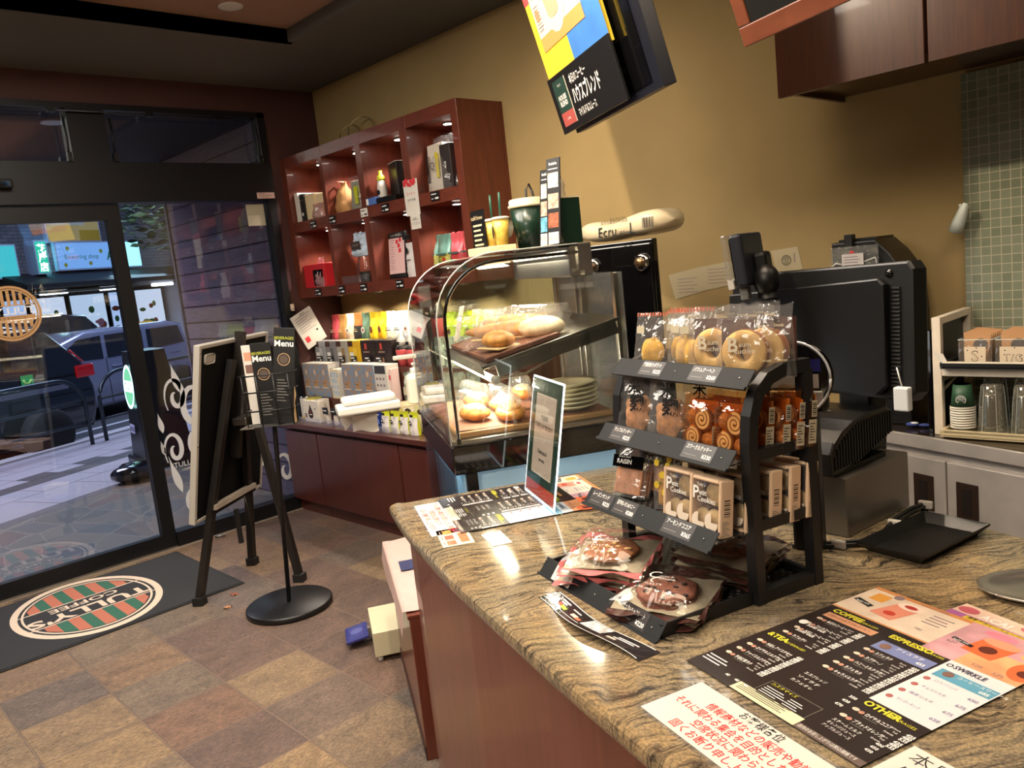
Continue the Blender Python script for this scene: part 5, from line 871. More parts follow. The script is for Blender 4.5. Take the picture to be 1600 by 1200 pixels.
def pk(u, v):
    a = 2 * math.pi * v; e = .30 + .70 * min(1, u * 3.2, (1 - u) * 8 + .25); e *= min(1, u * 40 + .02, (1 - u) * 40 + .02); h = .046 + .006 * math.sin(9 * u) ; x = -.26 + .58 * u
    return (x, .105 * e * math.copysign(abs(math.cos(a)) ** .6, math.cos(a)), h + h * .9 * e * math.copysign(abs(math.sin(a)) ** .6, math.sin(a)) + .006 * math.sin(17 * u + 5 * v) * (.3 + .7 * (u < .3)) + .015 * u)
q.surf(pk, 36, 22, PK); q.build('wrap', t)
q = MB(T(.07, -.108, .046, 0, -4) @ FRONT); q.text('Ecru', -.07, -.02, .042, INK); q.text('White', .045, -.02, .018, INK); q.text('L', .105, -.02, .046, INK); q.text('自然な風合いの紙袋', .02, .03, .012, INK, al='c'); q.text('Natural Paper Goods', .04, .045, .007, INK, al='c')
for i in range(9): q.rect(.17 + i * .007, -.005, .1725 + i * .007 + .002 * (i % 2), .035, 0, INK)
q.build('print', t)
# ================================================================== sweets rack on the counter
RKB = mat('rack_black', (24, 24, 25), .42, bump=.04, bs=300); LIP = mat('rack_lip_grey', (24, 26, 29), .6, spec=.25); CARDB = mat('price_card_brown', (34, 26, 25), .45)
t = thing('sweets_rack', 'black four-tier metal rack of packed sweets on the granite counter', 'display rack', RKO, RR)
def fr(x):
    q = MB(); W_ = .012
    q.tube([(x, -.138, .0), (x, -.136, .30), (x, -.130, .345), (x, -.112, .385), (x, -.085, .408), (x, -.05, .418), (x, .012, .418)], 0, RKB, 4, flat=(.010, .012))
    q.tube([(x, .005, .0), (x, .005, .412)], 0, RKB, 4, flat=(.010, .012)); q.tube([(x, -.13, .012), (x, .0, .012)], 0, RKB, 4, flat=(.010, .012))
    for z in (.145, .275): q.tube([(x, -.126, z), (x, -.004, z)], 0, RKB, 4, flat=(.008, .010))
    return q.build('side_frame', t)
for x in (-.40, 0): fr(x)
MB().tube([(-.39, .005, .41), (-.01, .005, .41)], 0, RKB, 4, flat=(.008, .010)).build('back_bar', t); MB().tube([(-.39, .005, .012), (-.01, .005, .012)], 0, RKB, 4, flat=(.008, .010)).build('back_bar', t)
def perf():
    k = NT('perforated_black'); p = k.n('ShaderNodeBsdfPrincipled', i_Roughness=.45); k.l(p.outputs[0], k.out.inputs[0])
    vo = k.n('ShaderNodeTexVoronoi', i_Scale=1, i_Randomness=0.0, voronoi_dimensions='2D'); k.l(k.coord((75, 75, 1), (0, 0, rad(45))), vo.inputs['Vector']); lt = k.n('ShaderNodeMath', operation='LESS_THAN', i_1=.26); k.l(vo.outputs['Distance'], lt.inputs[0])
    m = k.n('ShaderNodeMixRGB'); k.l(lt.outputs[0], m.inputs[0]); m.inputs[1].default_value = lin((22, 22, 23)); m.inputs[2].default_value = lin((96, 90, 80)); k.l(m.outputs[0], p.inputs['Base Color']); return k.m
PERF = perf()
MB().box(-.395, -.35, .006, -.005, .0, .009, PERF).build('base_tray', t); MB().box(-.40, -.355, .0, -.395, .0, .025, RKB).box(-.005, -.355, .0, .0, -.14, .025, RKB).box(-.40, -.004, 0, 0, .0, .025, RKB).build('tray_rim', t)
TIERS = ((.395, -.118, .0), (.262, -.172, .0), (.128, -.224, .0))
for k, (z, y0, y1) in enumerate(TIERS):
    MB(T(0, y0, z, 0, 4)).box(-.392, .0, 0, -.008, abs(y0) + .0, .003, PERF).build('tier_shelf', t)
LIPS = ((.418, -.112, -.140), (.283, -.166, -.194), (.147, -.218, -.246), (.020, -.340, -.372))
CARDS = (((-.315, .075, '門前焼きポテト', '¥225'), (-.155, .08, 'バウムクーヘン', '¥260')), ((-.365, .075, 'ワッフルクッキー', '¥225'), (-.125, .085, 'スワークルクッキー', '¥330')), ((-.39, .08, 'レーズンサンド', '¥225'), (-.30, .075, '瀬戸内レモン&ハニー', '¥280'), (-.135, .085, 'アーモンドココア', '¥365')), ((-.12, .085, 'ココア&チョコレート', '¥220'),))
for k, (z, y0, y1) in enumerate(LIPS):
    LM = T(0, y1, z - .022, 0, -40)        # sloping card rail
    b = MB(LM); b.box(-.405, -.002, 0, .008, .0, .040, LIP, .0015).box(-.405, -.006, -.003, .008, .0, .003, LIP); lp_ = b.build('card_rail', t)
    FM = LM @ T(0, -.0022, 0) @ FRONT
    for x, wd, a, c in CARDS[k]:
        q = MB(FM); q.rect(x, .005, x + wd, .038, .0003, CARDB); q.text(a, x + .006, .025, .0078, WINK, None, .0008, wide=min(wd * .8, len(a) * .0085), bold=.01); q.text(c, x + wd - .004, .010, .0085, WINK, None, .0008, 'r', .02); q.rect(x + .006, .012, x + wd * .5, .0135, .0008, mat('dim_ink', (120, 118, 112), .6)); q.build('price_label', lp_)
    if k == 3: q = MB(FM); q.rect(-.355, .002, -.285, .042, .0006, PAPER); q.text('ソフトクッキー', -.35, .029, .0085, mat('grey_ink', (140, 120, 124), .6), None, .001, wide=.05); q.text('¥220', -.33, .014, .0085, mat('grey_ink', (140, 120, 124), .6), None, .001, bold=.01); q.build('price_label', lp_)
    for x in (-.2, -.02): MB(LM).lathe([(.002, 0), (.002, .0015), (0, .002)], CHROME, 8, T(x, -.002, .02, 0, 90)).build('rivet', lp_)
# ---- packs: local frame of each pack has its face towards -y, foot at z 0
CAKE = mat('baumkuchen', (224, 184, 112), .6, var=.10, vs=50, bump=.2, bs=120); CAKES = mat('baumkuchen_crust', (168, 100, 48), .5); CHOCW = mat('cocoa_print_film', (74, 46, 42), .25, coat=.6)
def pack(nm, lab, cat, l, w_, z, rz, rx, grp): return thing(nm, lab, cat, rpt(l, w_, z), RR + rz, grp, rx=rx)
def baum(lab, l, w_, z, rz, rx, seed, full=True):
    g = pack('baumkuchen_pack', lab, 'cake pack', l, w_, z, rz, rx, 'baumkuchen packs on the top tier')
    MB().lathe([(.016, -.013), (.040, -.013), (.043, -.008), (.043, .008), (.040, .013), (.016, .013), (.016, -.013)], CAKE, 40, T(0, .0, .047) @ FRONT, cap=False).build('cake_ring', g)
    q = MB()
    for r0 in (.023, .028, .033, .038): q.ring(0, 0, r0, r0 + .0004, .0132, mat('cake_ring_line', (206, 154, 82), .6), T(0, 0, .047) @ FRONT, 40)
    q.lathe([(.0428, -.010), (.0436, 0), (.0428, .010)], CAKES, 40, T(0, 0, .047) @ FRONT, cap=False); q.build('cake_rings_and_crust', g)
    q = MB(); q.box(-.052, .016, .0, .052, .018, .108, CHOCW); r = random.Random(seed)
    q.build('printed_back', g)
    b = bag(MB(), .112, .132, .045, FILM, 160 + seed, .16, rough=.005); b.build('wrapper', g)
    q = MB(FRONT); PI_ = mat('pale_print_ink', (226, 216, 190), .5); q.text('B', -.024, .050, .026, PI_, None, .0235, bold=.02); q.text('aum', -.004, .058, .010, PI_, None, .0235); q.text('kuchen', -.012, .046, .010, PI_, None, .0235)
    for x, z_ in ((-.045, .112), (.012, .112), (.03, .092), (.035, .03), (-.048, .02)): q.text('Sweet', x, z_, .006, GOLDINK, None, .021)
    q.build('print', g); return g
baum('baumkuchen pack turned towards the front at the right end of the top tier', -.058, -.078, .402, 26, -6, 1)
baum('baumkuchen pack left of the front one, partly hidden on the top tier', -.150, -.070, .402, 22, -5, 2)
baum('baumkuchen pack behind the right one, its side showing on the top tier', -.040, -.046, .402, 14, -4, 3)
baum('baumkuchen pack at the back of the top tier beside the till screen', -.10, -.018, .402, 22, -3, 4)
POT = mat('sweet_potato', (230, 172, 56), .6, var=.18, vs=40, bump=.3, bs=60); STRIPE = mat('striped_crimp', (196, 96, 66), .5)
for k, (l, w_, rz) in enumerate(((-.345, -.078, 14), (-.255, -.055, 18), (-.305, -.03, 10), (-.218, -.06, 24))):
    g = pack('sweet_potato_pack', ('front left clear pack of yellow sweet potato cake on the top tier', 'clear pack of yellow sweet potato cake behind the front left one', 'rearmost clear pack of yellow cake on the top tier', 'clear pack of yellow cake beside the baumkuchen')[k], 'cake pack', l, w_, .402, rz, -10, 'sweet potato packs on the top tier')
    MB().ball((0, 0, .035), (.030, .014, .032), POT, 16, 10, fn=lambda d: 1 + .06 * math.sin(8 * d.x)).build('cake', g); bag(MB(), .09, .118 + .008 * (k % 2), .036, FILM, 170 + k, .1, rough=.006).build('wrapper', g); q = MB(FRONT)
    for i in range(12): q.rect(-.042 + i * .007, .112 + .008 * (k % 2), -.0385 + i * .007, .12 + .008 * (k % 2), .004, STRIPE)
    q.text('焼いも', .01, .06, .010, mat('print_brown', (84, 56, 40), .5), None, .019); q.rect(-.03, .075, -.01, .09, .018, mat('pale_label', (196, 186, 160), .6)); q.build('print', g)
    if k in (1, 3): MB().box(.040, -.012, .0, .045, .012, .085, mat('side_label', (186, 166, 120), .5)).build('side_label', g)
# second tier
WAF = mat('waffle_cookie', (196, 140, 92), .6, var=.18, vs=60, bump=.5, bs=120)
for k, (l, w_, rz, rx) in enumerate(((-.345, -.128, 16, -8), (-.245, -.120, 20, -9), (-.20, -.07, 16, -6))):
    g = pack('waffle_cookie_pack', ('left clear pack of waffle cookies with black brush letters on the second tier', 'middle clear pack of waffle cookies with black brush letters on the second tier', 'waffle cookie pack behind, its letters showing above the orange packs')[k], 'cookie pack', l, w_, .268, rz, rx, 'waffle cookie packs on the second tier')
    q = MB()
    for i, (x, z_, ra) in enumerate(((.0, .032, .032), (.014, .060, .022), (-.016, .055, .022))): q.ball((x, .004 * (i - 1), z_), (ra, .010, ra), WAF, 22, 8, fn=lambda d: 1 + .10 * math.cos(5 * math.atan2(d.z, d.x + 1e-6)))
    q.build('cookie', g); bag(MB(), .10, .125, .036, FILM, 180 + k, .1, rough=.006).build('wrapper', g)
    q = MB(FRONT); q.text('米', -.012, .088, .024, INK, None, .020, bold=.02); q.text('麹', -.008, .052, .028, INK, None, .021, bold=.03); q.build('print', g)
ORG = film('orange_film', (255, 238, 212), .05, lo=.05, hi=.5, hcol=(206, 96, 36)); SWD = mat('cocoa_dough', (132, 86, 58), .7, var=.1, vs=60); SWL = mat('butter_dough', (226, 196, 150), .7, var=.06, vs=60)
def swirl_cookie(q, x, z, r, y=0.0):
    M = T(x, y, z) @ FRONT; q.lathe([(r * .97, -.005), (r, 0), (r * .97, .005)], SWD, 28, M)
    n = 40; vs = []
    for i in range(n + 1):
        a = i / n * 2 * math.pi * 2.3; rr = r * (.08 + .84 * i / n); wd = r * .13
        vs += [((rr - wd) * math.cos(a), (rr - wd) * math.sin(a), .0058), ((rr + wd) * math.cos(a), (rr + wd) * math.sin(a), .0058)]
    q.add(vs, [(2 * i, 2 * i + 1, 2 * i + 3, 2 * i + 2) for i in range(n)], SWL, False, M)
DOCH = mat('choc_chip_cookie', (176, 116, 66), .7, var=.25, vs=120)
LAB2 = ('left orange pack of swirl cookies facing front on the second tier', 'right orange pack of swirl cookies facing front on the second tier', 'orange swirl cookie pack behind the left front one', 'orange swirl cookie pack behind the right front one', 'orange pack seen from its barcode side, nearest the rack frame', 'orange pack seen from its barcode side, middle of three', 'orange pack seen from its barcode side, rearmost of three')
for k, (l, w_, rz) in enumerate(((-.128, -.142, 4), (-.044, -.138, 4), (-.12, -.095, 2), (-.045, -.088, 2), (-.035, -.058, 4), (-.030, -.028, 2), (-.026, -.002, 2))):
    g = pack('swirl_cookie_pack', LAB2[k], 'cookie pack', l, w_, .268, rz, -7, 'orange swirl cookie packs')
    q = MB(); swirl_cookie(q, .010, .060, .022); swirl_cookie(q, -.014, .024, .020, -.001); q.build('swirl_cookie', g); q = MB()
    for x, z_ in ((-.020, .062), (.020, .020)): q.lathe([(.014, -.004), (.0155, 0), (.014, .004)], DOCH, 20, T(x, .003, z_) @ FRONT)
    q.build('chip_cookie', g); MB().box(-.036, .011, .004, .036, .013, .095, mat('orange_card', (224, 136, 62), .5)).build('inner_card', g)
    bag(MB(), .084, .108, .034, ORG, 190 + k, .08, rough=.003, topw=.98).build('wrapper', g)
    q = MB(FRONT); r_ = mat('print_brown', (84, 56, 40), .5); q.text('Tiny', -.036, .084, .009, r_, None, .0185); q.text('Swirl', -.036, .073, .009, r_, None, .0185); q.text('Cookie', -.036, .062, .009, r_, None, .0185); q.build('print', g)
    q = MB(Matrix(((0, 0, 1, .0425), (1, 0, 0, 0), (0, 1, 0, 0), (0, 0, 0, 1)))); q.rect(-.010, .006, .010, .05, .0, mat('pale_label', (196, 186, 160), .6)); q.rect(-.004, .055, .010, .085, .0, mat('pale_label', (196, 186, 160), .6))
    for i in range(7): q.rect(-.002, .058 + i * .0036, .008, .058 + i * .0036 + .0012 + .0008 * (i % 2), .0004, INK); q.rect(-.008, .012 + i * .005, .006 - .003 * (i % 3), .0135 + i * .005, .0004, INK)
    q.build('barcode', g)
# third tier
for k, (l, w_, rz) in enumerate(((-.365, -.17, 14), (-.335, -.115, 14))):
    g = pack('raisin_sandwich_pack', ('front clear pack of raisin biscuits with a black band on the third tier', 'clear pack of raisin biscuits behind the front one on the third tier')[k], 'cookie pack', l + .03, w_, .135, rz, -20, 'raisin biscuit packs'); q = MB()
    for i in range(4): q.box(-.036 + .003 * (i % 2), -.016 + i * .009, .006, .036, -.009 + i * .009, .062, mat('biscuit', (196, 140, 104), .7, var=.12, vs=50), .003)
    q.build('biscuit', g); bag(MB(), .092, .13, .044, FILM, 210 + k, .14, rough=.008).build('wrapper', g); MB().box(-.042, -.0245, .062, .042, -.0235, .088, BLACKG).build('band', g); q = MB(FRONT); q.text('RAISIN', -.01, .070, .010, WINK, None, .0248, 'c', .01); q.text('Delice Sand', -.01, .083, .005, WINK, None, .0248, 'c'); q.build('print', g)
for k, (l, w_) in enumerate(((-.218, -.160), (-.200, -.11), (-.18, -.06))):
    g = pack('lemon_financier_pack', ('front slim clear pack with lemon print on the third tier', 'second slim clear pack with lemon print on the third tier', 'third slim clear pack with lemon print on the third tier')[k], 'cake pack', l, w_, .135, 30, -8, 'lemon cake packs'); MB().box(-.018, -.010, .006, .018, .010, .075, mat('golden_cake', (206, 156, 84), .6, var=.12, vs=50), .006).build('cake', g); bag(MB(), .056, .13, .032, FILM, 220 + k, .14, rough=.006).build('wrapper', g); q = MB(FRONT)
    for i, (x, z_) in enumerate(((-.015, .095), (.008, .088), (.012, .102), (-.004, .07), (.014, .06), (-.016, .05), (.0, .035))): q.disc(x, z_, .0055, .0175, mat('lemon_print', (236, 206, 60), .5), ry=.0075); q.disc(x + .008, z_ + .004, .004, .0174, mat('leaf_green', (90, 120, 60), .5), ry=.002)
    q.build('print', g)
PCB = mat('peach_carton', (232, 200, 166), .5); COOK = mat('pale_cookie', (214, 184, 130), .7, var=.08, vs=60, bump=.2, bs=80)
LAB3 = ('left cookie carton with window facing front on the third tier', 'right cookie carton with window facing front on the third tier', 'cookie carton behind the left front one', 'cookie carton behind the right front one', 'cookie carton with barcode side nearest the rack frame', 'cookie carton with barcode side, second from the frame', 'cookie carton with barcode side, rearmost')
for k, (l, w_, rz) in enumerate(((-.135, -.195, 2), (-.052, -.198, 2), (-.125, -.145, 2), (-.045, -.145, 2), (-.036, -.098, 6), (-.032, -.056, 10), (-.030, -.014, 8))):
    g = pack('petit_cookies_pack', LAB3[k], 'cookie pack', l, w_, .133, rz, -7, 'cookie cartons on the third tier')
    MB().box(-.041, -.010, 0, -.034, .022, .105, PCB, .003).box(.034, -.010, 0, .041, .022, .105, PCB, .003).box(-.034, -.010, .098, .034, .022, .105, PCB, .003).box(-.034, -.010, 0, .034, .022, .006, PCB).box(-.034, .016, .006, .034, .022, .098, CHOCW).build('carton', g)
    q = MB(); q.lathe([(.020, -.004), (.022, 0), (.020, .004)], COOK, 24, T(.008, .008, .074) @ FRONT); q.lathe([(.020, -.004), (.022, 0), (.020, .004)], COOK, 24, T(-.016, .004, .024) @ FRONT); q.lathe([(.018, -.004), (.020, 0), (.018, .004)], COOK, 24, T(.016, .0, .030) @ FRONT); q.build('cookie', g)
    MB().box(-.034, -.0085, .006, .034, -.008, .098, FILMT).build('window_film', g)
    q = MB(FRONT); q.text('P', -.032, .064, .024, WINK, None, .0095, bold=.02); q.text('etit', -.016, .072, .010, WINK, None, .0095, bold=.01); q.text('Cookies', -.020, .060, .010, WINK, None, .0095, bold=.01); q.text("Tully's", -.022, .088, .006, WINK, None, .0095)
    for cx, cz in ((-.018, .022), (.016, .026)): q.quad([(cx + .017 * math.cos(rad(a)), cz + .017 * math.sin(rad(a)), .0092) for a in range(90, 361, 15)] + [(cx, cz, .0092)], mat('white_dot', (232, 216, 196), .5))
    q.build('print', g)
    q = MB(Matrix(((0, 0, 1, .0412), (1, 0, 0, 0), (0, 1, 0, 0), (0, 0, 0, 1))))
    for i in range(8): q.rect(-.002, .040 + i * .004, .012, .0412 + i * .004 + .001 * (i % 2), .0, INK); q.rect(-.006, .006 + i * .0034, .012 - .004 * (i % 3), .0072 + i * .0034, .0, mat('dim_ink', (120, 118, 112), .6))
    q.build('barcode', g)
# bottom tier: flat cookie packs
def flatbag(q, wd, dp, h, m, seed=1, rough=.004, edge=None):
    r = random.Random(seed); J = [[(r.random() - .5) * rough for _ in range(13)] for _ in range(13)]
    for sg in (1, -1):
        def fn(u, v):
            i, j = round(u * 12), round(v * 12); e = min(1, min(u, 1 - u) * 5, ) * min(1, min(v, 1 - v) * 5); e = e ** .7
            return ((u - .5) * wd, (v - .5) * dp, h * .35 + sg * h * .5 * e * (1 if sg > 0 else .5) + J[j][i] + (.006 * math.sin(3 * u + 5 * v) if e < .1 else 0))
        q.surf(fn, 12, 12, m)
    return q
CHOC = mat('cocoa_cookie', (120, 72, 56), .75, var=.2, vs=90, bump=.5, bs=70); NUT = mat('brown_cookie', (142, 90, 56), .75, var=.2, vs=80, bump=.5, bs=60)
PINKE = mat('pink_film_edge', (214, 116, 118), .25, coat=.5); DARKE = mat('cocoa_film_edge', (70, 40, 36), .25, coat=.5); HAZY = film('hazy_backing', (240, 236, 224), .75, lo=.08, hi=.4, hcol=(206, 196, 172))
def cookie(q, r, z, m, chips, seed):
    q.ball((0, 0, z), (r, r, .0095), m, 32, 8, fn=lambda d: 1 + .03 * math.sin(7 * math.atan2(d.y, d.x) + seed)); rr = random.Random(seed)
    for i in range(chips[0]): a = rr.random() * 6.3; p = r * .85 * math.sqrt(rr.random()); q.ball((p * math.cos(a), p * math.sin(a), z + .010 * math.sqrt(1 - (p / r) ** 2)), (.006, .004, .003), chips[1], 7, 5)
def flat_pack(lab, l, w_, z, rz, kind, seed, h=.03, ry=0, rx=0):
    g = thing('flat_cookie_pack', lab, 'cookie pack', rpt(l, w_, z), RR + rz, 'flat cookie packs on the bottom tier', rx=rx, ry=ry)
    e = PINKE if kind == 'pink' else DARKE
    flatbag(MB(), .165, .15, .005, HAZY, seed).build('backing', g)
    q = MB(); 
    for s_ in (-1, 1): q.surf(lambda u, v: (s_ * (.083 + .006 * v) , (u - .5) * .152, .003 + .006 * math.sin(14 * u + seed) * v + .004), 16, 2, e) if kind != 'x' else None
    q.surf(lambda u, v: ((u - .5) * .17, -.076 - .016 * v, .004 + .005 * math.sin(11 * u + seed) * v), 16, 3, e); q.surf(lambda u, v: ((u - .5) * .17, .076 + .014 * v, .006 + .006 * math.sin(9 * u + seed) * v), 16, 3, e); q.build('coloured_edge', g)
    q = MB(); cookie(q, .057, .014, CHOC if kind == 'dark' else NUT, (14, mat('dark_chip', (46, 26, 22), .6)) if kind == 'dark' else (9, mat('nut_chip', (214, 178, 120), .6)), seed); q.build('cookie', g)
    flatbag(MB(T(0, 0, .004)), .165, .15, .046, film('crinkled_clear_film', lo=.03, hi=.30, bump=.22, bs=22), seed + 3, .005).build('wrapper', g)
    q = MB(); q.text('C', -.040, .006, .026, WINK, None, .0325, bold=.0); q.text('ocoa &', -.018, .012, .007, WINK, None, .0325); q.text('Chunk', -.016, .001, .009, WINK, None, .0325); q.text("TULLY'S", -.036, -.022, .007, WINK, None, .0325); q.build('print', g); return g
for k in range(3): flat_pack(('bottom', 'middle', 'topmost')[k] + ' pink edged cookie pack of the stack at the left of the bottom tier', -.285 + .006 * k, -.272 + .002 * k, .012 + .017 * k, 30 + 4 * k, 'pink', 300 + k, rx=3)
for k in range(2): flat_pack(('cocoa cookie pack under the front one on the bottom tier', 'front cocoa cookie pack with white letters lying at the right of the bottom tier')[k], -.090, -.272 + .001 * k, .010 + .011 * k, 28 + 3 * k, 'dark', 310 + k, rx=3)
for k in range(3): flat_pack(('lowest', 'middle', 'upper')[k] + ' dark cookie pack of the stack at the back of the bottom tier', -.135 + .004 * k, -.085, .011 + .019 * k, 24 - 5 * k, 'dark', 320 + k)
# ================================================================== papers on the granite
ZC = .9004

RINK = mat('red_ink', (214, 52, 52), .55); YINK = mat('yellow_ink', (206, 200, 60), .5); GINK = mat('grey_ink', (140, 120, 124), .6); VINK = mat('violet_ink', (104, 100, 150), .5)
MENUK = mat('menu_dark', (42, 33, 31), .33)
def drink_menu_board(lab, pos, rz):
    g = thing('drink_menu_sheet', lab, 'menu sheet', pos, rz, 'drink menu sheets on the counter')
    MB().box(0, -.013, 0, .335, .425, .0008, MENUK).build('sheet', g); q = MB(); Zp = .0010
    def rc(x0, y0, x1, y1, m, dz=0): q.rect(x0, y0, x1, y1, Zp + dz * .0001, m)
    def tx(s_, x, y, h, m=WINK, al='l', bold=0, wide=None): q.text(s_, x, y, h, m, None, Zp + .0008, al, bold, wide)
    rc(.0, .308, .185, .425, mat('menu_photo_cream', (226, 206, 186), .4, var=.05, vs=20)); rc(.185, .292, .335, .425, mat('menu_photo_mauve', (200, 150, 156), .4, var=.1, vs=18)); rc(.24, .292, .335, .36, mat('menu_photo_orange', (226, 156, 112), .4, var=.15, vs=16), 1); rc(.238, .118, .335, .292, mat('menu_photo_white', (214, 210, 212), .4), 1); rc(.0, .308, .185, .312, mat('badge_orange', (210, 140, 80), .5), 2); rc(.0, .415, .185, .425, mat('badge_orange', (210, 140, 80), .5), 2)
    q.quad([(x, y, Zp + .0003) for x, y in ((.055, .335), (.100, .330), (.112, .392), (.070, .400))], mat('smoothie_pink', (226, 146, 122), .4)); q.disc(.092, .394, .024, Zp + .0004, mat('whip_cream', (240, 214, 200), .5), ry=.013); q.disc(.092, .394, .012, Zp + .0005, mat('berry_sauce', (176, 50, 40), .5), ry=.006); q.disc(.082, .352, .011, Zp + .0005, mat('box_red', (200, 70, 50), .5), ry=.008)
    rc(.020, .375, .048, .405, mat('badge_orange2', (226, 160, 70), .5), 3); q.quad([(x, y, Zp + .0006) for x, y in ((.006, .355), (.045, .345), (.048, .356), (.01, .366))], INK); tx('Sold out', .012, .352, .006, WINK, bold=.02); q.disc(.055, .412, .009, Zp + .0004, GINK)
    for k, z in enumerate((.395, .385, .375, .365)): rc(.132, z, .17 - .006 * (k % 2), z + .003, GINK, 3)
    tx('780', .14, .335, .007, GINK); tx("TULLY'S COFFEE", .09, .4155, .0055, GINK)
    q.quad([(x, y, Zp + .0003) for x, y in ((.222, .335), (.272, .330), (.282, .385), (.228, .388))], mat('juice_orange', (230, 104, 62), .4)); q.disc(.255, .386, .028, Zp + .0004, mat('juice_foam', (240, 150, 120), .4), ry=.012); q.disc(.252, .356, .013, Zp + .0005, mat('juice_logo', (96, 44, 34), .4), ry=.012); q.disc(.24, .408, .026, Zp + .0003, mat('dragon_pink', (226, 130, 150), .4), ry=.010)
    q.disc(.322, .335, .022, Zp + .0003, mat('juice_orange', (230, 104, 62), .4), ry=.03); q.disc(.324, .33, .011, Zp + .0005, mat('juice_logo', (96, 44, 34), .4)); q.disc(.31, .375, .020, Zp + .0003, mat('citrus', (240, 180, 110), .4), ry=.009); q.quad([(x, y, Zp + .0006) for x, y in ((.195, .352), (.232, .345), (.233, .353), (.196, .360))], INK); tx('Sold out', .199, .350, .0055, WINK); tx('620', .196, .338, .008, GINK); tx('520', .262, .300, .008, GINK); tx('575', .295, .298, .008, GINK)
    q.ring(.247, .277, .003, .005, Zp + .0004, INK, None, 16); tx('SWIRKLE', .254, .272, .011, mat('navy_ink', (60, 60, 84), .5), bold=.02, wide=.048); rc(.246, .236, .333, .262, mat('menu_teal', (88, 150, 176), .5), 3); q.disc(.262, .252, .008, Zp + .0006, mat('photo_brown', (120, 90, 80), .5)); tx('コーヒースワークル', .275, .252, .006); tx('685', .328, .240, .007, WINK, 'r', .02)
    for i in range(4): y = .222 - i * .026; q.disc(.250, y, .005, Zp + .0004, mat('cup_rose', (170, 100, 96), .4)); tx(('エスプレッソシェイク', 'チョコリスタ', '抹茶リスタ', 'マンゴータンゴ')[i], .260, y, .0055, VINK, wide=.035); tx(('650', '675', '675', '650')[i], .330, y - .008, .007, VINK, 'r')
    tx('COFFEE', .018, .288, .0125, YINK, bold=.04); tx('BEVERAGES', .068, .288, .006, YINK); rc(.018, .265, .118, .283, mat('menu_peach', (206, 150, 116), .5), 2); tx('日替わりのおすすめコーヒー', .024, .271, .006, mat('print_brown', (84, 56, 40), .5), wide=.085)
    tx('&TEA', .012, .145, .0125, YINK, bold=.03); tx('BEVERAGES', .050, .145, .006, YINK); tx('ESPRESSO', .137, .282, .0125, YINK, bold=.04); tx('BEVERAGES', .19, .282, .006, YINK); rc(.139, .238, .234, .268, mat('menu_blue', (112, 122, 166), .5), 2); q.disc(.155, .253, .009, Zp + .0006, mat('photo_brown', (120, 90, 80), .5)); tx('アイスラテ', .17, .256, .007); tx('455', .228, .243, .007, WINK, 'r', .02); tx('OTHER', .242, .100, .0125, YINK, bold=.04); tx('BEVERAGES', .282, .100, .006, YINK)
    for x, y0, dy, its in ((.02, .248, .026, ('本日のコーヒー', 'アイスコーヒー', '水出しコーヒー', 'カフェオレ')), (.016, .118, .022, ('水出しアイスティー', 'ロイヤルミルクティー', 'チャイミルクティー', '宇治抹茶ラテ')), (.138, .222, .022, ('カフェラテ', 'カプチーノ', 'ハニーミルクラテ', 'カフェモカ', 'キャラメルラテ')), (.242, .078, .024, ('ロイヤルココア', 'ブラッドオレンジ'))):
        for i, s_ in enumerate(its):
            y = y0 - i * dy; q.disc(x + .005, y + .004, .0055, Zp + .0004, mat('cup_pale', (206, 190, 170), .5), ry=.004); q.disc(x + .015, y + .003, .004, Zp + .0005, mat('cup_tan', (180, 130, 110), .5)); tx(s_, x + .022, y, .0068, WINK, bold=.01, wide=.0058 * len(s_)); rc(x + .022, y - .004, x + .045, y - .003, mat('dim_ink', (120, 118, 112), .6), 3)
            for j, (a, c) in enumerate((('Short', '425'), ('Tall', '480'), ('Grande', '535'))): tx(c, x + .094, y + .004 - j * .007, .006, WINK, 'r', .03); tx(a, x + .074, y + .004 - j * .007, .0035, WINK, 'r')
    tx('Sold out', .03, .19, .008, WINK, bold=.02); tx('Sold out', .03, .215, .008, WINK, bold=.02); q.disc(.018, .222, .008, Zp + .0005, WINK)
    for i in range(3): tx(('エスプレッソ', 'ソイラテ', 'カフェオレ')[i], .138, .098 - i * .014, .006, WINK, wide=.04); tx(('350', '430', '470')[i], .232, .098 - i * .014, .006, WINK, 'r', .02)
    for i in range(3): tx(('スチームミルク', 'オレンジジュース', 'アップルジュース')[i], .245, .038 - i * .010, .0055, WINK, wide=.045); tx(('400', '450', '450')[i], .325, .038 - i * .010, .0055, WINK, 'r', .02)
    rc(.126, .002, .222, .048, mat('menu_box_line', (110, 104, 96), .5), 1); rc(.1272, .0032, .2208, .0468, MENUK, 2); tx('カスタマイズ', .132, .038, .006, YINK)
    for i in range(5): rc(.132, .030 - i * .0055, .165 + .006 * (i % 3), .0315 - i * .0055, WINK, 4); rc(.178, .030 - i * .0055, .20 + .005 * (i % 2), .0315 - i * .0055, WINK, 4)
    for i in range(3): rc(.006, .030 - i * .008, .045 + .008 * (i % 2), .0325 - i * .008, WINK, 3); tx('40', .07 + .02 * i, .004, .006, WINK, bold=.02)
    rc(.225, -.013, .335, .0, mat('menu_band', (100, 84, 78), .5), 2); tx('店内のお召し上がりは税込価格です', .229, -.009, .006, WINK, wide=.095)
    rc(.10, -.013, .225, .010, mat('pale_yellow_strip', (226, 214, 176), .6), 4)
    for i in range(4): rc(.106, .006 - i * .004, .19 + .006 * (i % 2), .0075 - i * .004, INK, 6)
    q.build('print', g); return g
MZ1 = -18.1; MZ2 = -28.7
drink_menu_board('large dark drink menu sheet with yellow headings in front of the rack', (4.49, -2.254, ZC + .0016), MZ1)
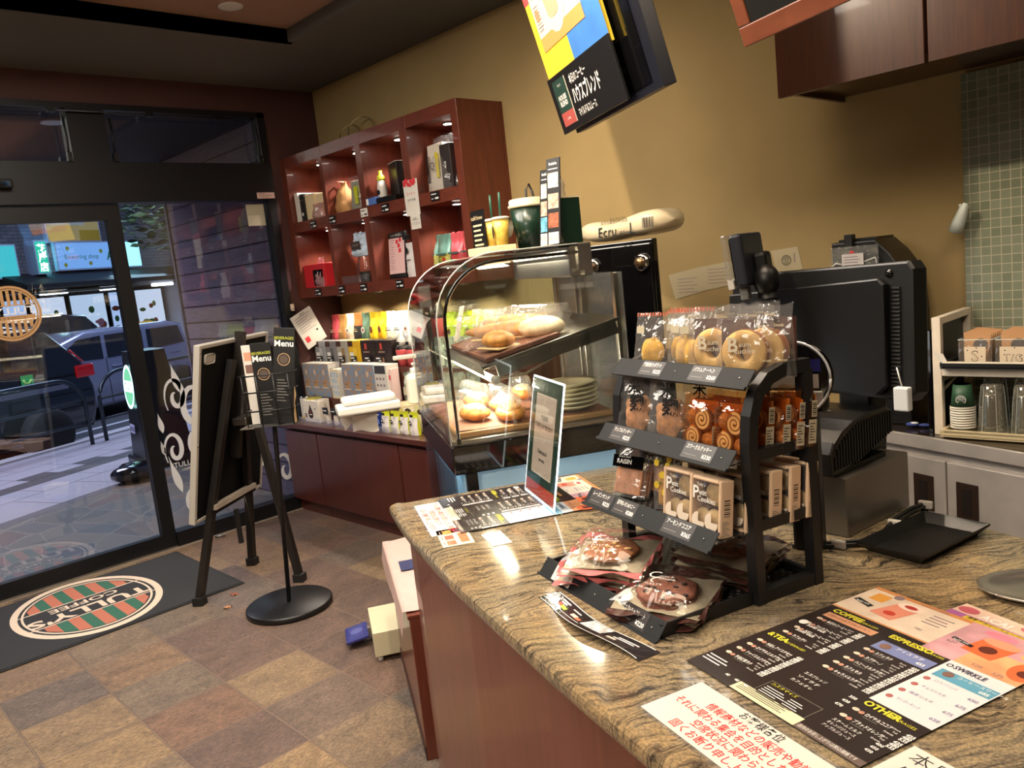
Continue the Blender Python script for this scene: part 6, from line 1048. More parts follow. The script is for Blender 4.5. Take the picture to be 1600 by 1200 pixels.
far = dup(bpy.data.objects['drink_menu_sheet'], (3.379, -1.869, ZC + .0022), MZ2, 'dark drink menu sheet lying under the tilted acrylic sign')
def paper_thing(nm, lab, cat, o, rz, W_, H, m=PAPER, z=ZC, grp=None, film_edge=0):
    g = thing(nm, lab, cat, (o[0], o[1], z), rz, grp)
    if film_edge: MB().box(-film_edge, -film_edge, 0, W_ + film_edge, H + film_edge, .0004, FILMT).build('laminate', g)
    MB().box(0, 0, .0004 if film_edge else 0, W_, H, .0009, m).build('sheet', g); return g
def notice(lab, o, rz, z):
    g = paper_thing('notice_sheet', lab, 'notice', o, rz, .30, .112, PAPER, z, 'laminated notices with red letters', .006); q = MB()
    for i, (s_, m, x, wd) in enumerate((('お客様各位', INK, .10, .078), ('情報商材などの販売や勧誘', RINK, .055, .19), ('それに関わる集会を目的としたご利用や', RINK, .012, .275), ('空席状況に関わらず', RINK, .075, .14), ('固くお断り申し上げます', RINK, .055, .19))): q.text(s_, x, .094 - i * .0215, .0135, m, None, .0012, 'l', .01, wide=wd)
    q.build('print', g); return g
_a18 = rad(MZ1)
def mpt(x, y, o=(4.49, -2.254), a=_a18): return (o[0] + x * math.cos(a) - y * math.sin(a), o[1] + x * math.sin(a) + y * math.cos(a))
notice('white notice sheet with red letters at the near edge of the counter', mpt(.064, -.147), MZ1, ZC)
notice('white notice sheet with red letters partly under the far drink menu sheet', (3.352, -1.950), MZ2, ZC)
g = paper_thing('handwritten_note', 'white handwritten note at the lower right beside the large drink menu sheet', 'note', mpt(.342, -.004), MZ1, .16, .080, PAPER, ZC); q = MB(); q.text('本日分の', .012, .050, .020, INK, None, .0012, bold=-.005); q.text('パスタは', .014, .018, .020, INK, None, .0012, bold=-.005); q.build('print', g)
g = paper_thing('flyer_sheet', 'purple and yellow smoothie flyer beyond the large drink menu sheet', 'flyer', mpt(.128, .405), MZ1 - 4, .15, .075, mat('flyer_mauve', (168, 96, 160), .4), ZC); q = MB(); q.rect(0, .04, .15, .075, .001, mat('flyer_cream', (226, 196, 176), .4)); q.text('ACAI', .045, .044, .016, WINK, None, .0016, bold=.03); q.text('SMOOTHIE', .10, .044, .006, WINK, None, .0016); q.rect(.03, .026, .145, .037, .0014, mat('flyer_yellow', (230, 196, 60), .5)); q.text('濃厚アサイースムージー', .035, .029, .007, INK, None, .0018, wide=.1); q.disc(.02, .055, .018, .0014, mat('flyer_drink', (196, 96, 110), .4), ry=.012); q.disc(.12, .062, .014, .0015, mat('flyer_drink', (196, 96, 110), .4), ry=.008); q.build('print', g)
g = paper_thing('snack_card', 'small cream picture card with rounded corners at the far end of the counter', 'card', (3.590, -2.062), MZ2 - 2, .135, .078, mat('cream_card', (236, 220, 186), .5), ZC); q = MB(); q.rect(.045, .048, .12, .070, .001, mat('card_terracotta', (206, 110, 70), .5)); q.disc(.022, .056, .015, .001, mat('card_red', (206, 50, 60), .6)); q.rect(.012, .045, .03, .066, .0012, mat('navy_ink', (60, 60, 84), .5))
for i, c in enumerate(((226, 140, 70), (150, 86, 66), (190, 110, 80))): q.rect(.010 + i * .042, .014, .042 + i * .042, .036, .001, mat('card_photo_%d' % i, c, .5, var=.2, vs=80)); q.rect(.012 + i * .042, .006, .036 + i * .042, .009, .001, GINK)
q.build('print', g)
g = paper_thing('white_slip', 'white slip sticking out from under the far drink menu sheet', 'slip', (3.72, -2.02), MZ2 + 3, .10, .05, PAPER, ZC)
t = thing('leaflet_strip', 'curling dark laminated leaflet strip lying before the rack rail', 'leaflet', mpt(-.376, -.083) + (ZC,), MZ1 + 1.5); LFK = mat('leaflet_dark', (44, 40, 42), .12, coat=.6)
def lf(u, v): x = .33 * u; c = max(0, math.sin(math.pi * u)) ; return (x, .046 * v - .030 * c * (u > 0) * math.sin(math.pi * u) * (.55 + .45 * u) * (1 - .35 * v), .0008 + .012 * max(0, math.sin(math.pi * (u - .25) / .75)) * (1 - v) * (u > .25))
MB().surf(lf, 30, 8, LFK).build('strip', t)
def lfp(q, u0, v0, u1, v1, m, n=6): q.surf(lambda a, b: (lambda p: (p[0], p[1], p[2] + .0009))(lf(u0 + (u1 - u0) * a, v0 + (v1 - v0) * b)), n, 3, m)
q = MB(); lfp(q, .03, .93, .97, .97, WINK, 20); lfp(q, .02, .03, .98, .06, WINK, 20); lfp(q, .03, .24, .5, .26, WINK, 12); lfp(q, .13, .72, .24, .80, WINK); lfp(q, .15, .60, .22, .68, WINK); lfp(q, .15, .40, .20, .56, mat('strip_red', (196, 80, 60), .5)); lfp(q, .20, .36, .27, .52, mat('strip_lime', (170, 206, 70), .5)); lfp(q, .30, .68, .40, .74, WINK); lfp(q, .35, .38, .42, .55, mat('strip_pink', (230, 196, 180), .5)); lfp(q, .41, .35, .47, .50, mat('strip_red2', (206, 100, 70), .5)); lfp(q, .50, .30, .68, .9, mat('strip_white', (220, 214, 214), .3, var=.3, vs=90)); lfp(q, .76, .60, .9, .66, WINK); lfp(q, .74, .48, .88, .54, WINK); lfp(q, .72, .3, .78, .42, mat('strip_pink', (230, 196, 180), .5)); q.build('print', t)
# acrylic sign
t = thing('acrylic_sign', 'green bordered upright sign in an acrylic holder on the far menu sheet', 'sign', (3.541, -1.684, ZC + .0032), -28.2)
AM = T(0, 0, .0012, 0, -11); Wd = .262
MB().box(0, -.002, 0, Wd, .09, .002, GLASS).build('holder_foot', t)
MB(AM).box(0, .0, 0, Wd, .003, .338, mat('sign_white', (226, 222, 214), .4)).build('back_sheet', t)
q = MB(AM @ FRONT @ T(0, 0, .0004)); q.rect(.005, .005, Wd - .005, .333, 0, mat('deep_green', (24, 54, 42), .35)); q.rect(.008, .008, Wd - .008, .042, .0002, mat('sign_red', (170, 52, 44), .35)); q.rect(.046, .066, Wd - .046, .292, .0002, mat('line_cream', (206, 196, 176), .4)); q.rect(.05, .070, Wd - .05, .288, .0004, mat('sign_grey', (178, 166, 154), .4)); q.text('PLEASE', Wd / 2, .222, .013, INK, None, .0008, 'c', .02); q.text('STAND ON THE RIGHT.', Wd / 2, .198, .0125, INK, None, .0008, 'c', .02, wide=.15); q.text('Thank you &', Wd / 2, .128, .011, INK, None, .0008, 'c', .02); q.text('see you.', Wd / 2, .106, .011, INK, None, .0008, 'c', .02); q.ring(Wd / 2, .178, .016, .019, .0006, mat('sign_pale', (200, 192, 182), .4)); q.build('print', t)
MB(AM).box(0, -.003, 0, Wd, -.0015, .338, film('acrylic', (250, 250, 250), 0, .02, .03, .2, 0)).build('front_sheet', t)
# ================================================================== till group behind the rack
t = thing('till_drawer_box', 'brushed steel box on the counter carrying the black slanted cover', 'steel box', (4.475, -1.633, .9), -7)   # corner nearest the camera; local x to the left is negative
MB().box(-.30, .0, 0, .0, .262, .132, mat('till_steel', (136, 129, 120), .34, .6), .003).build('body', t)
t = thing('slanted_printer', 'black ribbed slanted machine on top of the steel box', 'printer', (4.475, -1.633, 1.033), -7)
YZ_ = Matrix(((0, 0, 1, 0), (1, 0, 0, 0), (0, 1, 0, 0), (0, 0, 0, 1)))
PR = [(-.03, .008), (-.03, .055), (-.015, .078), (.015, .098), (.06, .112), (.13, .118), (.20, .116), (.222, .106), (.222, .058), (.13, .04), (.08, .02), (.0, .008)]
MB().prism(PR, -.34, -.012, mat('printer_black', (30, 29, 29), .3, coat=.2), YZ_, .006, 2).build('body', t)
q = MB()
for i in range(22): y = -.022 + i * .0109; top = .058 + (.055 * min(1, (i / 9)) ** .6); q.box(-.012, y, .02 + max(0, (i - 8)) * .0028, -.0085, y + .005, top - .008, BLACKP)
q.build('side_grille', t); MB().box(-.36, .0, .0, -.02, .20, .012, BLACKP).box(-.30, .18, .012, -.04, .235, .06, BLACKP).build('base', t); MB().disc(-.10, .1, .012, .1195, mat('dull_badge', (80, 78, 74), .4), ry=.006).build('badge', t)
t = thing('till_screen', 'large black till screen seen from behind, standing beyond the sweets rack', 'till screen', rpt(-.30, .345, .285), RR, rx=-4)
MB().prism([(-.275, .02), (-.26, .0), (.255, .0), (.27, .02), (.262, .275), (.25, .292), (-.25, .282), (-.27, .262)], -.0, .045, BLACKP, Matrix(((1, 0, 0, 0), (0, 0, 1, 0), (0, 1, 0, 0), (0, 0, 0, 1))), .006, 2).build('housing', t)
MB().prism([(-.262, .01), (.19, .008), (.215, .03), (.205, .245), (.19, .258), (-.262, .232)], -.018, .0, mat('back_cover', (11, 11, 12), .35), Matrix(((1, 0, 0, 0), (0, 0, 1, 0), (0, 1, 0, 0), (0, 0, 0, 1))), .004, 2).build('back_cover', t)
q = MB()
for i in range(26): z = .03 + i * .0082; q.box(.215, -.004, z, .238 - i * .0002, .001, z + .004, mat('vent_dark', (34, 33, 33), .5))
q.build('vent_ribs', t)
for x, z in ((-.255, .255), (.205, .268)): MB().lathe([(.0085, 0), (.0085, .002), (0, .002)], BLACKG, 16, T(x, -.001, z, 0, 90)).build('screw_hole', t)
MB().box(-.05, .14, -.285, .05, .20, .10, BLACKP, .01).box(-.05, .045, .05, .05, .2, .10, BLACKP, .01).build('foot_stand', t)
t = thing('white_card_pouch', 'white card pouch hanging at the lower right corner of the till screen', 'pouch', rpt(-.045, .322, .270), RR + 8); MB().box(-.014, -.006, 0, .018, .012, .050, mat('pale_blue_white', (206, 210, 212), .4), .003).build('pouch', t); MB().tube([(.0, .005, .05), (-.010, .005, .09)], .0015, WINK, 6).build('string', t)
t = thing('customer_display', 'small black customer display on a round neck above the till screen', 'customer display', rpt(-.36, .28, .0), RR)
MB().tube([(0, 0, .255), (0, 0, .53)], .021, BLACKP, 20).build('neck', t); q = MB()
for i in range(6): q.lathe([(.0215, 0), (.023, .003), (.0215, .006)], BLACKP, 20, T(0, 0, .47 + i * .008), cap=False)
q.build('neck_rings', t); MB().ball((0, 0, .555), (.031, .031, .038), BLACKP, 18, 12).build('joint', t)
DM = T(-.045, -.005, .60, 26, 0, -6)
MB(DM).box(-.016, -.07, -.055, .014, .07, .07, mat('display_case', (36, 38, 46), .35), .008).build('case', t); MB(DM).box(-.019, -.062, -.045, -.016, .062, .06, BLACKG).build('screen', t); MB(DM).box(.012, -.02, -.05, .045, .03, .02, BLACKP, .01).build('arm', t)
MB(DM).box(-.034, -.075, -.05, -.0195, .072, .072, FILM, .004).box(-.034, -.07, -.055, -.02, .06, -.035, PAPER).build('film_cover', t); MB(DM).box(-.02, -.045, -.085, .0, -.02, -.055, mat('grey_clip', (140, 140, 136), .4), .003).build('clip', t)
t = thing('contactless_reader', 'round black card reader with a light edge between rack and till screen', 'card reader', rpt(-.105, .085, .0), RR + 26)
MB().box(-.03, .03, .0, .03, .07, .36, BLACKP, .008).box(-.055, .012, .30, .06, .04, .37, BLACKP, .01).lathe([(.072, -.012), (.075, -.004), (.07, .0), (0, .0)], BLACKG, 40, T(.0, .012, .372) @ FRONT).build('body', t); MB().tube([(.074 * math.cos(rad(a)), -.004, .372 + .074 * math.sin(rad(a))) for a in range(0, 361, 12)], .0025, mat('reader_edge', (210, 214, 220), .2), 6, False).build('light_edge', t); MB(FRONT).rect(-.05, .385, .055, .41, -.0005, mat('reader_blue', (36, 40, 110), .4)).rect(-.05, .352, .050, .38, -.0005, mat('reader_silver', (170, 164, 156), .35)).build('print', t); MB().box(-.05, .004, .318, .055, .012, .345, mat('reader_silver', (170, 164, 156), .35), .003).build('label', t)
t = thing('black_tray', 'shallow black rectangular tray on the granite beside the steel box', 'tray', (4.611, -1.59, .9005), 79)
TW, TD = .25, .14
q = MB(); q.box(-TW / 2 + .02, -TD / 2 + .015, .0, TW / 2 - .02, TD / 2 - .015, .004, BLACKP)
o_ = [(-TW / 2, -TD / 2), (TW / 2, -TD / 2), (TW / 2, TD / 2), (-TW / 2, TD / 2)]; i_ = [(-TW / 2 + .022, -TD / 2 + .016), (TW / 2 - .022, -TD / 2 + .016), (TW / 2 - .022, TD / 2 - .016), (-TW / 2 + .022, TD / 2 - .016)]
for z0, z1 in ((.004, .022), (.0, .018)):
    q.add([(x, y, z0) for x, y in i_] + [(x, y, z1) for x, y in o_], [(k, (k + 1) % 4, 4 + (k + 1) % 4, 4 + k) for k in range(4)], BLACKP)
q.add([(x, y, .018) for x, y in o_] + [(x, y, .022) for x, y in o_], [(k, (k + 1) % 4, 4 + (k + 1) % 4, 4 + k) for k in range(4)], BLACKP); q.build('tray', t)
t = thing('coin_tray', 'oval silver coin tray at the right edge of the counter', 'coin tray', (4.862, -1.722, .9005), 30); MB().lathe([(.055, .0), (.08, .001), (.095, .007), (.098, .011), (.096, .012), (.078, .005), (.05, .003), (0, .003)], mat('satin_silver', (200, 194, 186), .12, .85), 44, T(s=(1.15, .78, 1))).build('tray', t)
for k, (x, y, m) in enumerate(((-.025, .0, mat('silver_coin', (186, 180, 168), .3, 1)), (.0, .014, mat('bronze_coin', (176, 116, 70), .35, 1)))): t = tag(MB().lathe([(.0115, 0), (.0118, .001), (.0115, .0018), (.004, .0018)], m, 28, cap=True).build('coin', None, (4.862 + x, -1.722 + y, .904 + .0015 * k)), ('silver coin with a hole lying in the oval coin tray', 'bronze coin lying in the oval coin tray')[k], 'coin', 'coins in the tray')
t = thing('cable_bundle', 'black cables tied with white clips running round the steel box', 'cable', (0, 0, .905)); 
for dz, dx in ((0, 0), (.007, .006), (.002, .012)): MB().tube([(4.40 + dx, -1.74, dz), (4.46 + dx, -1.705, dz), (4.515 + dx, -1.66, dz), (4.525 + dx, -1.58, dz), (4.515 + dx, -1.50, dz), (4.52 + dx, -1.42, dz), (4.53 + dx, -1.378, dz), (4.535 + dx, -1.345, dz - .06)], .004, BLACKP, 8).build('cable', t)
for p in ((4.475, -1.70, .002), (4.525, -1.53, .002), (4.535, -1.375, .004)): MB().box(p[0] - .008, p[1] - .006, -.004, p[0] + .022, p[1] + .006, .014, PAPER, .003).build('cable_clip', t)
# papers taped to the wall
for k, (pts, lab) in enumerate(((((2.958, 1.311), (3.125, 1.345), (3.10, 1.455), (2.929, 1.43)), 'left one of two pale sheets taped to the olive wall'), (((3.125, 1.345), (3.335, 1.373), (3.268, 1.47), (3.10, 1.455)), 'right one of two pale sheets taped to the olive wall'), (((3.489, 1.391), (3.606, 1.41), (3.589, 1.506), (3.467, 1.498)), 'pale sheet with round logo taped to the wall behind the customer display'))):
    t = tag(MB().prism([(x, z) for x, z in pts], .0012, .0026, mat('pale_wall_paper', (186, 172, 138), .7), Matrix(((1, 0, 0, 0), (0, 0, -1, 0), (0, 1, 0, 0), (0, 0, 0, 1)))).build('taped_sheet'), lab, 'sheet', 'sheets taped to the wall'); q = MB(Matrix(((1, 0, 0, 0), (0, 0, -1, -.003), (0, 1, 0, 0), (0, 0, 0, 1))))
    if k == 2: logo(q, 3.535, 1.452, .022, m=INK); q.rect(3.57, 1.44, 3.575, 1.48, 0, GINK)
    else:
        for i in range(5): x0 = pts[0][0] + .02; q.rect(x0, pts[0][1] + .03 + i * .016, x0 + .11 - .02 * (i % 2), pts[0][1] + .033 + i * .016, 0, GINK)
    q.build('print', t)
# ================================================================== back counter
BZ = -19.2
t = thing('back_counter', 'stainless steel back counter with dark top and recessed door grips', 'back counter', (4.10, -.36, 0), BZ)      # local x along the front edge
def bl(x, y): a = rad(BZ); return (4.10 + x * math.cos(a) - y * math.sin(a), -.36 + x * math.sin(a) + y * math.cos(a))
SSD = mat('brushed_cabinet_steel', (190, 183, 178), .36, .4, var=.08, vs=6)
MB().prism([(-.25, .0), (1.1, .0), (1.1, .70), (.9, .66), (.10, .35), (-.25, .24)], .775, .82, SSD, None, .002, 1).build('top_slab', t); MB().prism([(-.24, .012), (1.1, .012), (1.1, .69), (.9, .65), (.10, .34), (-.24, .23)], .8205, .8215, mat('dark_steel_top', (66, 54, 46), .18, .7)).build('dark_top', t)
MB().box(-.23, .02, .0, 1.08, .22, .775, SSD).build('carcass', t)
for k, (x0, x1) in enumerate(((-.22, .185), (.19, .75))):
    d = MB().box(x0, .0, .10, x1, .02, .745, SSD, .003).build('door', t); xg = (.062, .225)[k]
    MB().box(xg, -.004, .56, xg + .078, .0, .685, mat('grip_brown', (66, 52, 44), .3, .5), .002).build('grip_plate', d); MB().box(xg + .022, -.0055, .575, xg + .054, -.004, .665, mat('grip_hollow', (26, 20, 18), .5)).build('grip_hollow', d)
# white shelf with cups and glasses
WS = mat('white_wash_wood', (226, 214, 196), .5, var=.05, vs=14)
t = thing('white_stand', 'white wooden two-level stand on the back counter against the mosaic tiles', 'shelf stand', (4.225, -.355, .822))
for y in (0, .30): MB().box(-.002, y, 0, .026, y + .026, .405, WS, .002).build('post', t); MB().box(.75, y, 0, .778, y + .026, .405, WS, .002).build('post', t)
MB().box(0, .026, .38, .026, .30, .405, WS, .002).build('top_rail', t); MB().box(.006, .026, .18, .02, .30, .20, WS).build('side_rail', t); MB().box(.026, .0, .205, .75, .326, .232, WS, .002).build('shelf_board', t); MB().tube([(.014, .03, .145), (.014, .29, .195)], .006, WS, 6).build('brace', t); MB().box(.0, .030, .02, .006, .296, .38, BLACKP).build('dark_side_panel', t)
t = thing('black_board', 'thin black board leaning on the left side of the white stand', 'board', (4.205, -.33, .822)); MB().box(-.010, 0, .0, .006, .26, .36, BLACKG, .003).build('board', t)
for k, (z, nm, lab, m) in enumerate(((.826, 'serving_tray', 'pale serving tray under the glasses on the back counter', mat('pale_tray', (206, 190, 152), .4)), (1.056, 'serving_tray', 'dark serving tray with light rim under the brown boxes', BLACKP))):
    t = thing(nm, lab, 'tray', (4.268, -.385 + .02 * k, z), 0, 'serving trays on the white stand'); MB().prism(arc(.02, .02, .02, 180, 270, 5) + [(.62, 0)] + [(.62, .27)] + arc(.02, .25, .02, 90, 180, 5), 0, .006, m).build('tray_floor', t)
    q = MB(); q.prism([(0, .0), (.62, 0), (.63, -.014), (-.014, -.014)], .0, .004, m); q.box(-.004, -.016, .004, .64, -.004, .022, m if k == 0 else BLACKP, .003); q.box(-.016, -.012, .004, -.002, .27, .022, m if k == 0 else BLACKP, .003); q.box(-.006, -.019, .020, .64, -.003, .024, WS if k else m); q.build('tray_rim', t)
t = thing('white_napkin', 'folded white napkin corner at the left end of the dark serving tray', 'napkin', (4.262, -.37, 1.06)); MB().quad([(-.03, 0, .05), (.0, -.0, .045), (.02, 0, .0), (.0, 0, .0)], PAPER).quad([(-.03, .003, .05), (.0, .003, .045), (.02, .003, .0), (.0, .003, .0)], PAPER).build('napkin', t)
GC = mat('green_paper_cup', (44, 82, 58), .45); RIMW = mat('cup_rim_white', (232, 226, 212), .4)
CX, CY = 4.308, -.335
t = thing('paper_cup', 'green paper cup with round logo upside down on top of the cup stack', 'paper cup', (CX, CY, .852 + 8 * .0085), 0, 'stacked green paper cups'); MB().lathe([(.037, .0), (.028, .078), (.026, .078), (.026, .072), (0, .072)], GC, 32).lathe([(.0265, .0785), (.0245, .0785), (.0245, .0725), (0, .0725)], mat('cup_inside_base', (214, 196, 150), .5), 24).build('cup', t); MB().lathe([(.0385, -.002), (.0395, .001), (.0385, .004)], RIMW, 32, cap=False).build('rim', t); q = MB(T(0, 0, .034, 8, 0, 0) @ T(0, 0, 0, 0, 7) @ FRONT); logo(q, 0, 0, .0155, z=.0345); q.build('logo_print', t)
for k in range(8): t = thing('paper_cup', ('lowest', 'second lowest', 'third lowest', 'fourth lowest', 'fifth lowest', 'sixth lowest', 'seventh lowest', 'eighth lowest')[k] + ' nested green paper cup of the stack, showing its white rim', 'paper cup', (CX, CY, .852 + k * .0085), 0, 'stacked green paper cups'); MB().lathe([(.0385, -.002), (.0398, .001), (.0385, .004), (.037, .004)], RIMW, 32, cap=False).build('rim', t); MB().lathe([(.0372, .003), (.0362, .0085)], GC, 32, cap=False).build('cup', t)
GL = film('tumbler_glass', (250, 250, 246), .10, .01, .10, .9, 0, hcol=(220, 214, 196))
for k, (x, y, s_) in enumerate(((4.398, -.335, 1), (4.495, -.335, 1), (4.375, -.22, 1.02), (4.47, -.22, 1.02))):
    t = thing('glass_tumbler', ('left front glass tumbler standing upside down on the pale tray', 'right front glass tumbler standing upside down on the pale tray', 'glass tumbler behind the left front one', 'glass tumbler behind the right front one')[k], 'glass', (x, y, .833), 0, 'upturned glass tumblers'); MB().lathe([(.044, 0), (.042, .04), (.037, .12), (.033, .163), (.028, .168), (0, .168)], GL, 12).lathe([(.041, .0), (.039, .04), (.034, .12), (.030, .145), (0, .148)], GL, 12, cap=False).build('glass', t)
    q = MB()
    for i in range(6): a = 2 * math.pi * i / 6; q.tube([(.0445 * math.cos(a), .0445 * math.sin(a), 0), (.0425 * math.cos(a), .0425 * math.sin(a), .04), (.0375 * math.cos(a), .0375 * math.sin(a), .12), (.033 * math.cos(a), .033 * math.sin(a), .163)], .0005, EDG, 5)
    q.tube([(.044 * math.cos(a * .3), .044 * math.sin(a * .3), .001) for a in range(21)], .0012, EDG, 5, True); q.build('glass_ribs', t)
# clear bins of cardboard sleeves
KC = mat('cardboard_sleeve', (176, 130, 86), .7)
for k, (x, s_) in enumerate(((4.302, 'S'), (4.412, 'T/G'))):
    t = thing('clear_bin', 'clear bin marked %s holding cardboard cup sleeves' % ('with the letter S' if k == 0 else 'with T and G'), 'bin', (x, -.345, 1.064), 0, 'clear bins on the dark tray'); MB().box(0, 0, 0, .10, .003, .085, FILMT).box(0, .003, 0, .003, .24, .085, FILMT).box(.097, .003, 0, .10, .24, .085, FILMT).box(.003, .003, 0, .097, .24, .003, FILMT).build('bin', t); MB().tube([(0, 0, .085), (.10, 0, .085), (.10, .24, .085), (0, .24, .085)], .0015, EDG, 6, True).build('bin_rim', t)
    q = MB(FRONT); q.rect(.018 - .006 * k, .002, .082 + .006 * k, .062, .001, mat('pale_card', (214, 196, 170), .6)); q.text(s_, .05, .014, .036 if k == 0 else .024, INK, None, .0016, 'c', .02); q.text(s_, .05, .0145, .034 if k == 0 else .0225, mat('pale_card', (214, 196, 170), .6), None, .002, 'c', -.004)
    for px_, pz in ((.028, .05), (.055, .058), (.07, .03)): q.disc(px_, pz, .0022, .0018, INK)
    q.build('label', t)
    for i in range(7):
        g = thing('cup_sleeve', '%s folded cardboard sleeve from the front in the clear bin marked %s' % (('first', 'second', 'third', 'fourth', 'fifth', 'sixth', 'seventh')[i], 'S' if k == 0 else 'T/G'), 'cup sleeve', (x + .012, -.335 + i * .022, 1.068), 0, 'cardboard sleeves in the clear bins', rx=-14); MB().prism([(.004, 0), (.070, 0), (.078, .098), (-.004, .106)], -.006, .0, KC, FRONT).build('sleeve', g)
        if i == 0: q = MB(FRONT); q.quad([(.048 + .022 * math.cos(rad(a)), .062 + .022 * math.sin(rad(a)), .0005) for a in range(0, 361, 20)], mat('stamp_dark', (60, 52, 46), .6)); q.build('stamp', g)
t = thing('blue_clip', 'blue and white clip lying on the dark back counter top', 'clip', (4.142, -.275, .823), 10); MB().ball((-.02, 0, .010), (.022, .012, .009), mat('clip_blue', (46, 64, 130), .35), 14, 8).ball((.022, 0, .008), (.024, .008, .007), mat('clip_blue', (46, 64, 130), .35), 14, 8).build('clip_body', t); MB().ball((-.012, -.003, .016), (.014, .008, .005), mat('clip_white', (206, 210, 216), .3), 12, 6).build('clip_top', t)
t = thing('white_wire', 'thin white wire between till screen and white stand', 'wire', (0, 0, 0)); MB().tube([(4.10, -.14, .93), (4.15, -.13, .955), (4.19, -.12, .985), (4.205, -.11, .995)], .003, WHITEP, 8).build('wire', t)
# black dispenser at the wall with a clear pouch, lids at its side
t = thing('black_dispenser', 'tall black dispenser with a curved side at the wall behind the till screen', 'dispenser', (3.84, -.24, .822))
MB().prism([(0, 0), (.27, 0), (.275, .40), (.268, .50), (.245, .58), (.205, .64), (.16, .685), (0, .685)], -.20, .0, mat('dispenser_black', (17, 15, 14), .35), Matrix(((1, 0, 0, 0), (0, 0, 1, 0), (0, 1, 0, 0), (0, 0, 0, 1))) @ T(0, 0, .2), .006).build('body', t); MB().box(.02, .02, .685, .16, .18, .694, BLACKP).box(.055, -.015, .66, .085, .02, .712, BLACKP, .003).build('top_catch', t)
for k in range(4): MB().box(.252, -.05, .47 + k * .022 - .0, .30 - .006 * abs(k - 1.5), .0, .48 + k * .022, PAPER, .003).build('lid_slot', t)
MB().box(.285, -.03, .48, .305, .0, .51, mat('orange_tab', (176, 110, 50), .5)).build('tab', t)
t = thing('mask_pouch', 'clear pouch with a white printed card hanging on the black dispenser', 'pouch', (3.845, -.262, 1.395)); MB().box(0, 0, 0, .175, .006, .095, FILM, .002).build('pouch', t); q = MB(FRONT); q.rect(.045, .005, .125, .068, .0065, mat('pouch_card', (206, 200, 196), .5)); q.quad([(.072, .07, .007), (.094, .07, .007), (.083, .082, .007)], RINK)
for i in range(5): q.rect(.052, .055 - i * .010, .105 + .006 * (i % 2), .058 - i * .010, .007, GINK)
q.build('card', t); q = MB(); q.tube([(.0, -.002, .022), (.02, -.002, .036), (.045, -.002, .03)], .003, WHITEP, 6); q.tube([(.125, -.002, .035), (.165, -.002, .048), (.172, -.002, .02)], .003, WHITEP, 6); q.tube([(.0, -.002, .022), (.045, -.002, .02)], .003, WHITEP, 6); q.build('strap', t)
# ================================================================== overhead: cabinets, lamp, hanging boards
t = thing('overhead_cabinet', 'large dark red-brown wall cabinet over the back counter at the upper right', 'wall cabinet', (3.80, 0, 2.045))
WCB = wood('dark_oak_veneer', (54, 28, 17), (72, 40, 25), .32, (26, 26, 1.6), .3)
MB().box(.0, -.48, .02, 3.2, -.004, .89, WCB).box(.0, -.48, .0, .016, -.0, .02, WCB).box(.016, -.47, .018, 3.2, -.004, .022, WCB).build('body', t)
for x0, x1 in ((-.006, .478), (.488, .98), (.99, 1.5)): MB().box(x0, -.502, -.014, x1, -.48, .885, WCB, .002).build('door', t)
t = thing('spot_lamp', 'small white spot lamp at the edge of the mosaic tiles', 'lamp', (4.243, -.03, 1.545)); MB().lathe([(.008, .06), (.014, .05), (.022, -.01), (.024, -.045), (.021, -.045), (.02, -.01)], mat('lamp_white', (206, 214, 206), .35), 20, T(-.008, -.045, 0, 0, 12, 24)).build('shade', t); MB().tube([(-.008, -.04, .05), (0, 0, .03)], .006, WHITEP, 8).build('arm', t)
def bpt(x): return (3.103 + .8796 * x, -.719 - .4756 * x)
t = thing('hanging_menu_board', 'black hanging board with drink poster and coffee of the day panel', 'hanging board', (3.103, -.719, 2.05), -28.4, rx=14.2)
MB().box(.0, -.048, .0, .756, .0, .93, mat('board_frame_black', (22, 24, 34), .35), .003).build('frame', t); MB().box(.03, -.052, .03, .70, -.048, .9, BLACKG).build('front_recess', t)
MB().box(-.022, -.090, .012, .585, -.078, .225, mat('panel_black', (20, 20, 22), .4), .002).build('day_panel', t); MB().box(-.01, -.084, .20, .585, -.070, .92, mat('poster_yellow', (240, 206, 60), .45)).build('poster', t)
for x in (.1, .5): MB().box(x, -.078, .10, x + .02, -.052, .12, BLACKP).box(x, -.070, .6, x + .02, -.052, .62, BLACKP).build('spacer', t)
for x in (.06, .68): MB().tube([(x, .04, .92), (x, .04 + .2, .92 + .001)], .002, STEEL, 6).build('hook', t)
q = MB(T(-.012, -.048, 0) @ FRONT); Z0 = .0425
q.rect(.03, .035, .165, .205, Z0, mat('line_cream', (206, 196, 176), .4)); q.rect(.03, .085, .158, .205, Z0 + .0004, mat('pack_green', (36, 62, 54), .45)); q.rect(.03, .035, .158, .085, Z0 + .0004, mat('pack_red', (176, 84, 78), .45)); q.text('HOUSE', .094, .130, .018, WINK, None, Z0 + .001, 'c', .03); q.text('BLEND', .094, .108, .018, WINK, None, Z0 + .001, 'c', .03); q.text("TULLY'S", .094, .18, .008, WINK, None, Z0 + .001, 'c'); q.text('COFFEE', .094, .055, .008, WINK, None, Z0 + .001, 'c')
q.text('本日のコーヒー', .20, .165, .026, WINK, None, Z0, 'l', .02, wide=.16); q.text('ハウスブレンド', .19, .095, .048, WINK, None, Z0, 'l', .03, wide=.26); q.text('マイルド＆スムース', .20, .045, .024, WINK, None, Z0, 'l', .02, wide=.17)
Z1_ = .0365
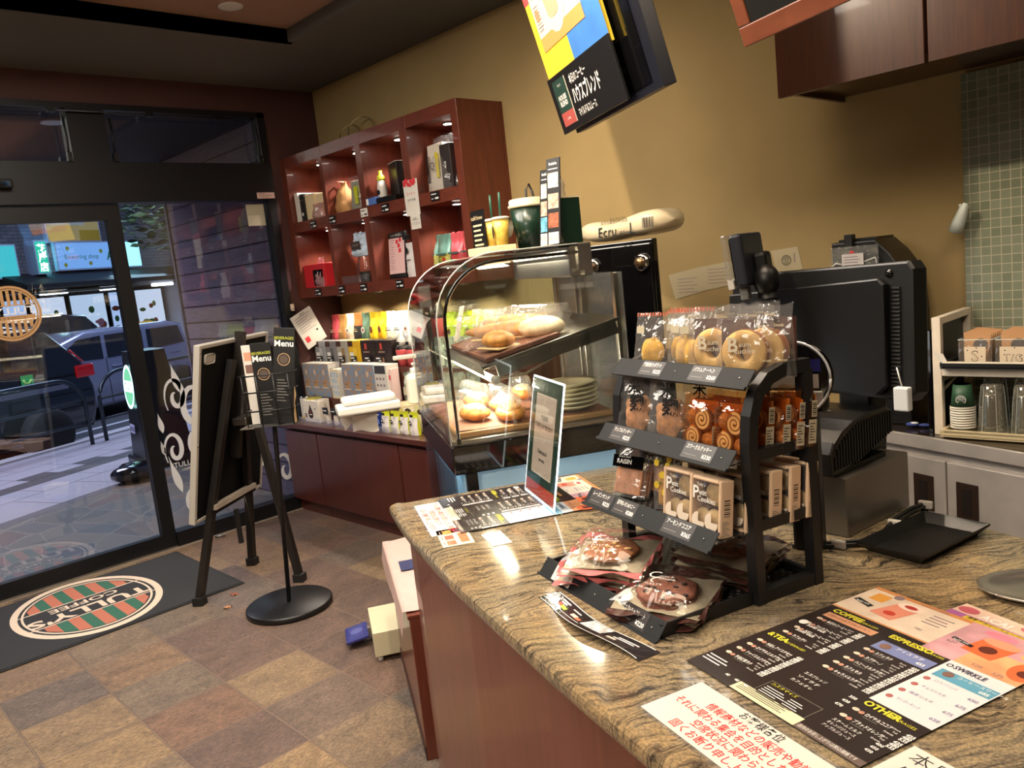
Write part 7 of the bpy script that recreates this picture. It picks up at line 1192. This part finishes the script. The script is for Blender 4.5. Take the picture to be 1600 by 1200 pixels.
q.rect(.0, .50, .06, .92, Z1_, mat('poster_red', (230, 80, 84), .45)); q.rect(.29, .225, .60, .50, Z1_, mat('poster_blue', (70, 128, 206), .45, var=.06, vs=10)); q.rect(.50, .40, .60, .92, Z1_, mat('poster_blue', (70, 128, 206), .45, var=.06, vs=10))
q.rect(.055, .315, .475, .92, Z1_ + .001, mat('poster_cream', (236, 218, 196), .45)); q.rect(.055, .315, .475, .365, Z1_ + .0015, mat('poster_orange', (236, 156, 92), .45))
q.disc(.25, .62, .155, Z1_ + .002, mat('halo_cream', (240, 228, 196), .45), ry=.28); q.quad([(.19, .92, Z1_ + .003), (.165, .92, Z1_ + .003)] + [(.185, .48, Z1_ + .003), (.195, .41, Z1_ + .003), (.215, .395, Z1_ + .003), (.275, .395, Z1_ + .003), (.30, .41, Z1_ + .003), (.31, .48, Z1_ + .003), (.335, .92, Z1_ + .003)], mat('drink_peach', (236, 170, 140), .45)); q.disc(.25, .60, .036, Z1_ + .004, mat('box_red', (200, 70, 50), .5), ry=.05); q.disc(.25, .64, .04, Z1_ + .005, mat('deep_wine', (70, 40, 60), .5), seg=5); q.disc(.25, .615, .022, Z1_ + .006, mat('badge_orange', (210, 140, 80), .5)); q.rect(.215, .54, .285, .55, Z1_ + .004, WINK)
for i in range(9): q.rect(.38, .62 - i * .018, .45 - .01 * (i % 3), .624 - i * .018, Z1_ + .002, GINK)
q.text('750', .385, .43, .026, INK, None, Z1_ + .003, 'l')
for i in range(3): q.disc(.095, .60 - i * .08, .022, Z1_ + .002, mat('poster_tan%d' % i, ((206, 180, 150), (226, 170, 120), (210, 150, 110))[i], .5))
for i in range(8): q.rect(.07, .47 - i * .012, .13 - .008 * (i % 2), .473 - i * .012, Z1_ + .002, GINK)
q.build('print', t)
t = thing('hanging_chalkboard', 'black chalkboard in a red-brown wooden frame hanging at the top', 'chalkboard', (4.084, -1.237, 2.05), -21.2, rx=18); FRW = wood('orange_brown_frame', (98, 50, 28), (116, 62, 38), .4, (3, 10, 10), .2)
MB().box(.045, .004, .05, .855, .02, .75, mat('chalk_black', (12, 13, 12), .9, spec=.2)).build('slate', t); MB().box(0, 0, 0, .90, .03, .05, FRW, .003).build('frame_rail', t); MB().box(0, 0, .75, .90, .03, .80, FRW, .003).build('frame_rail', t); MB().box(0, 0, .05, .045, .03, .75, FRW, .003).build('frame_stile', t); MB().box(.855, 0, .05, .90, .03, .75, FRW, .003).build('frame_stile', t)
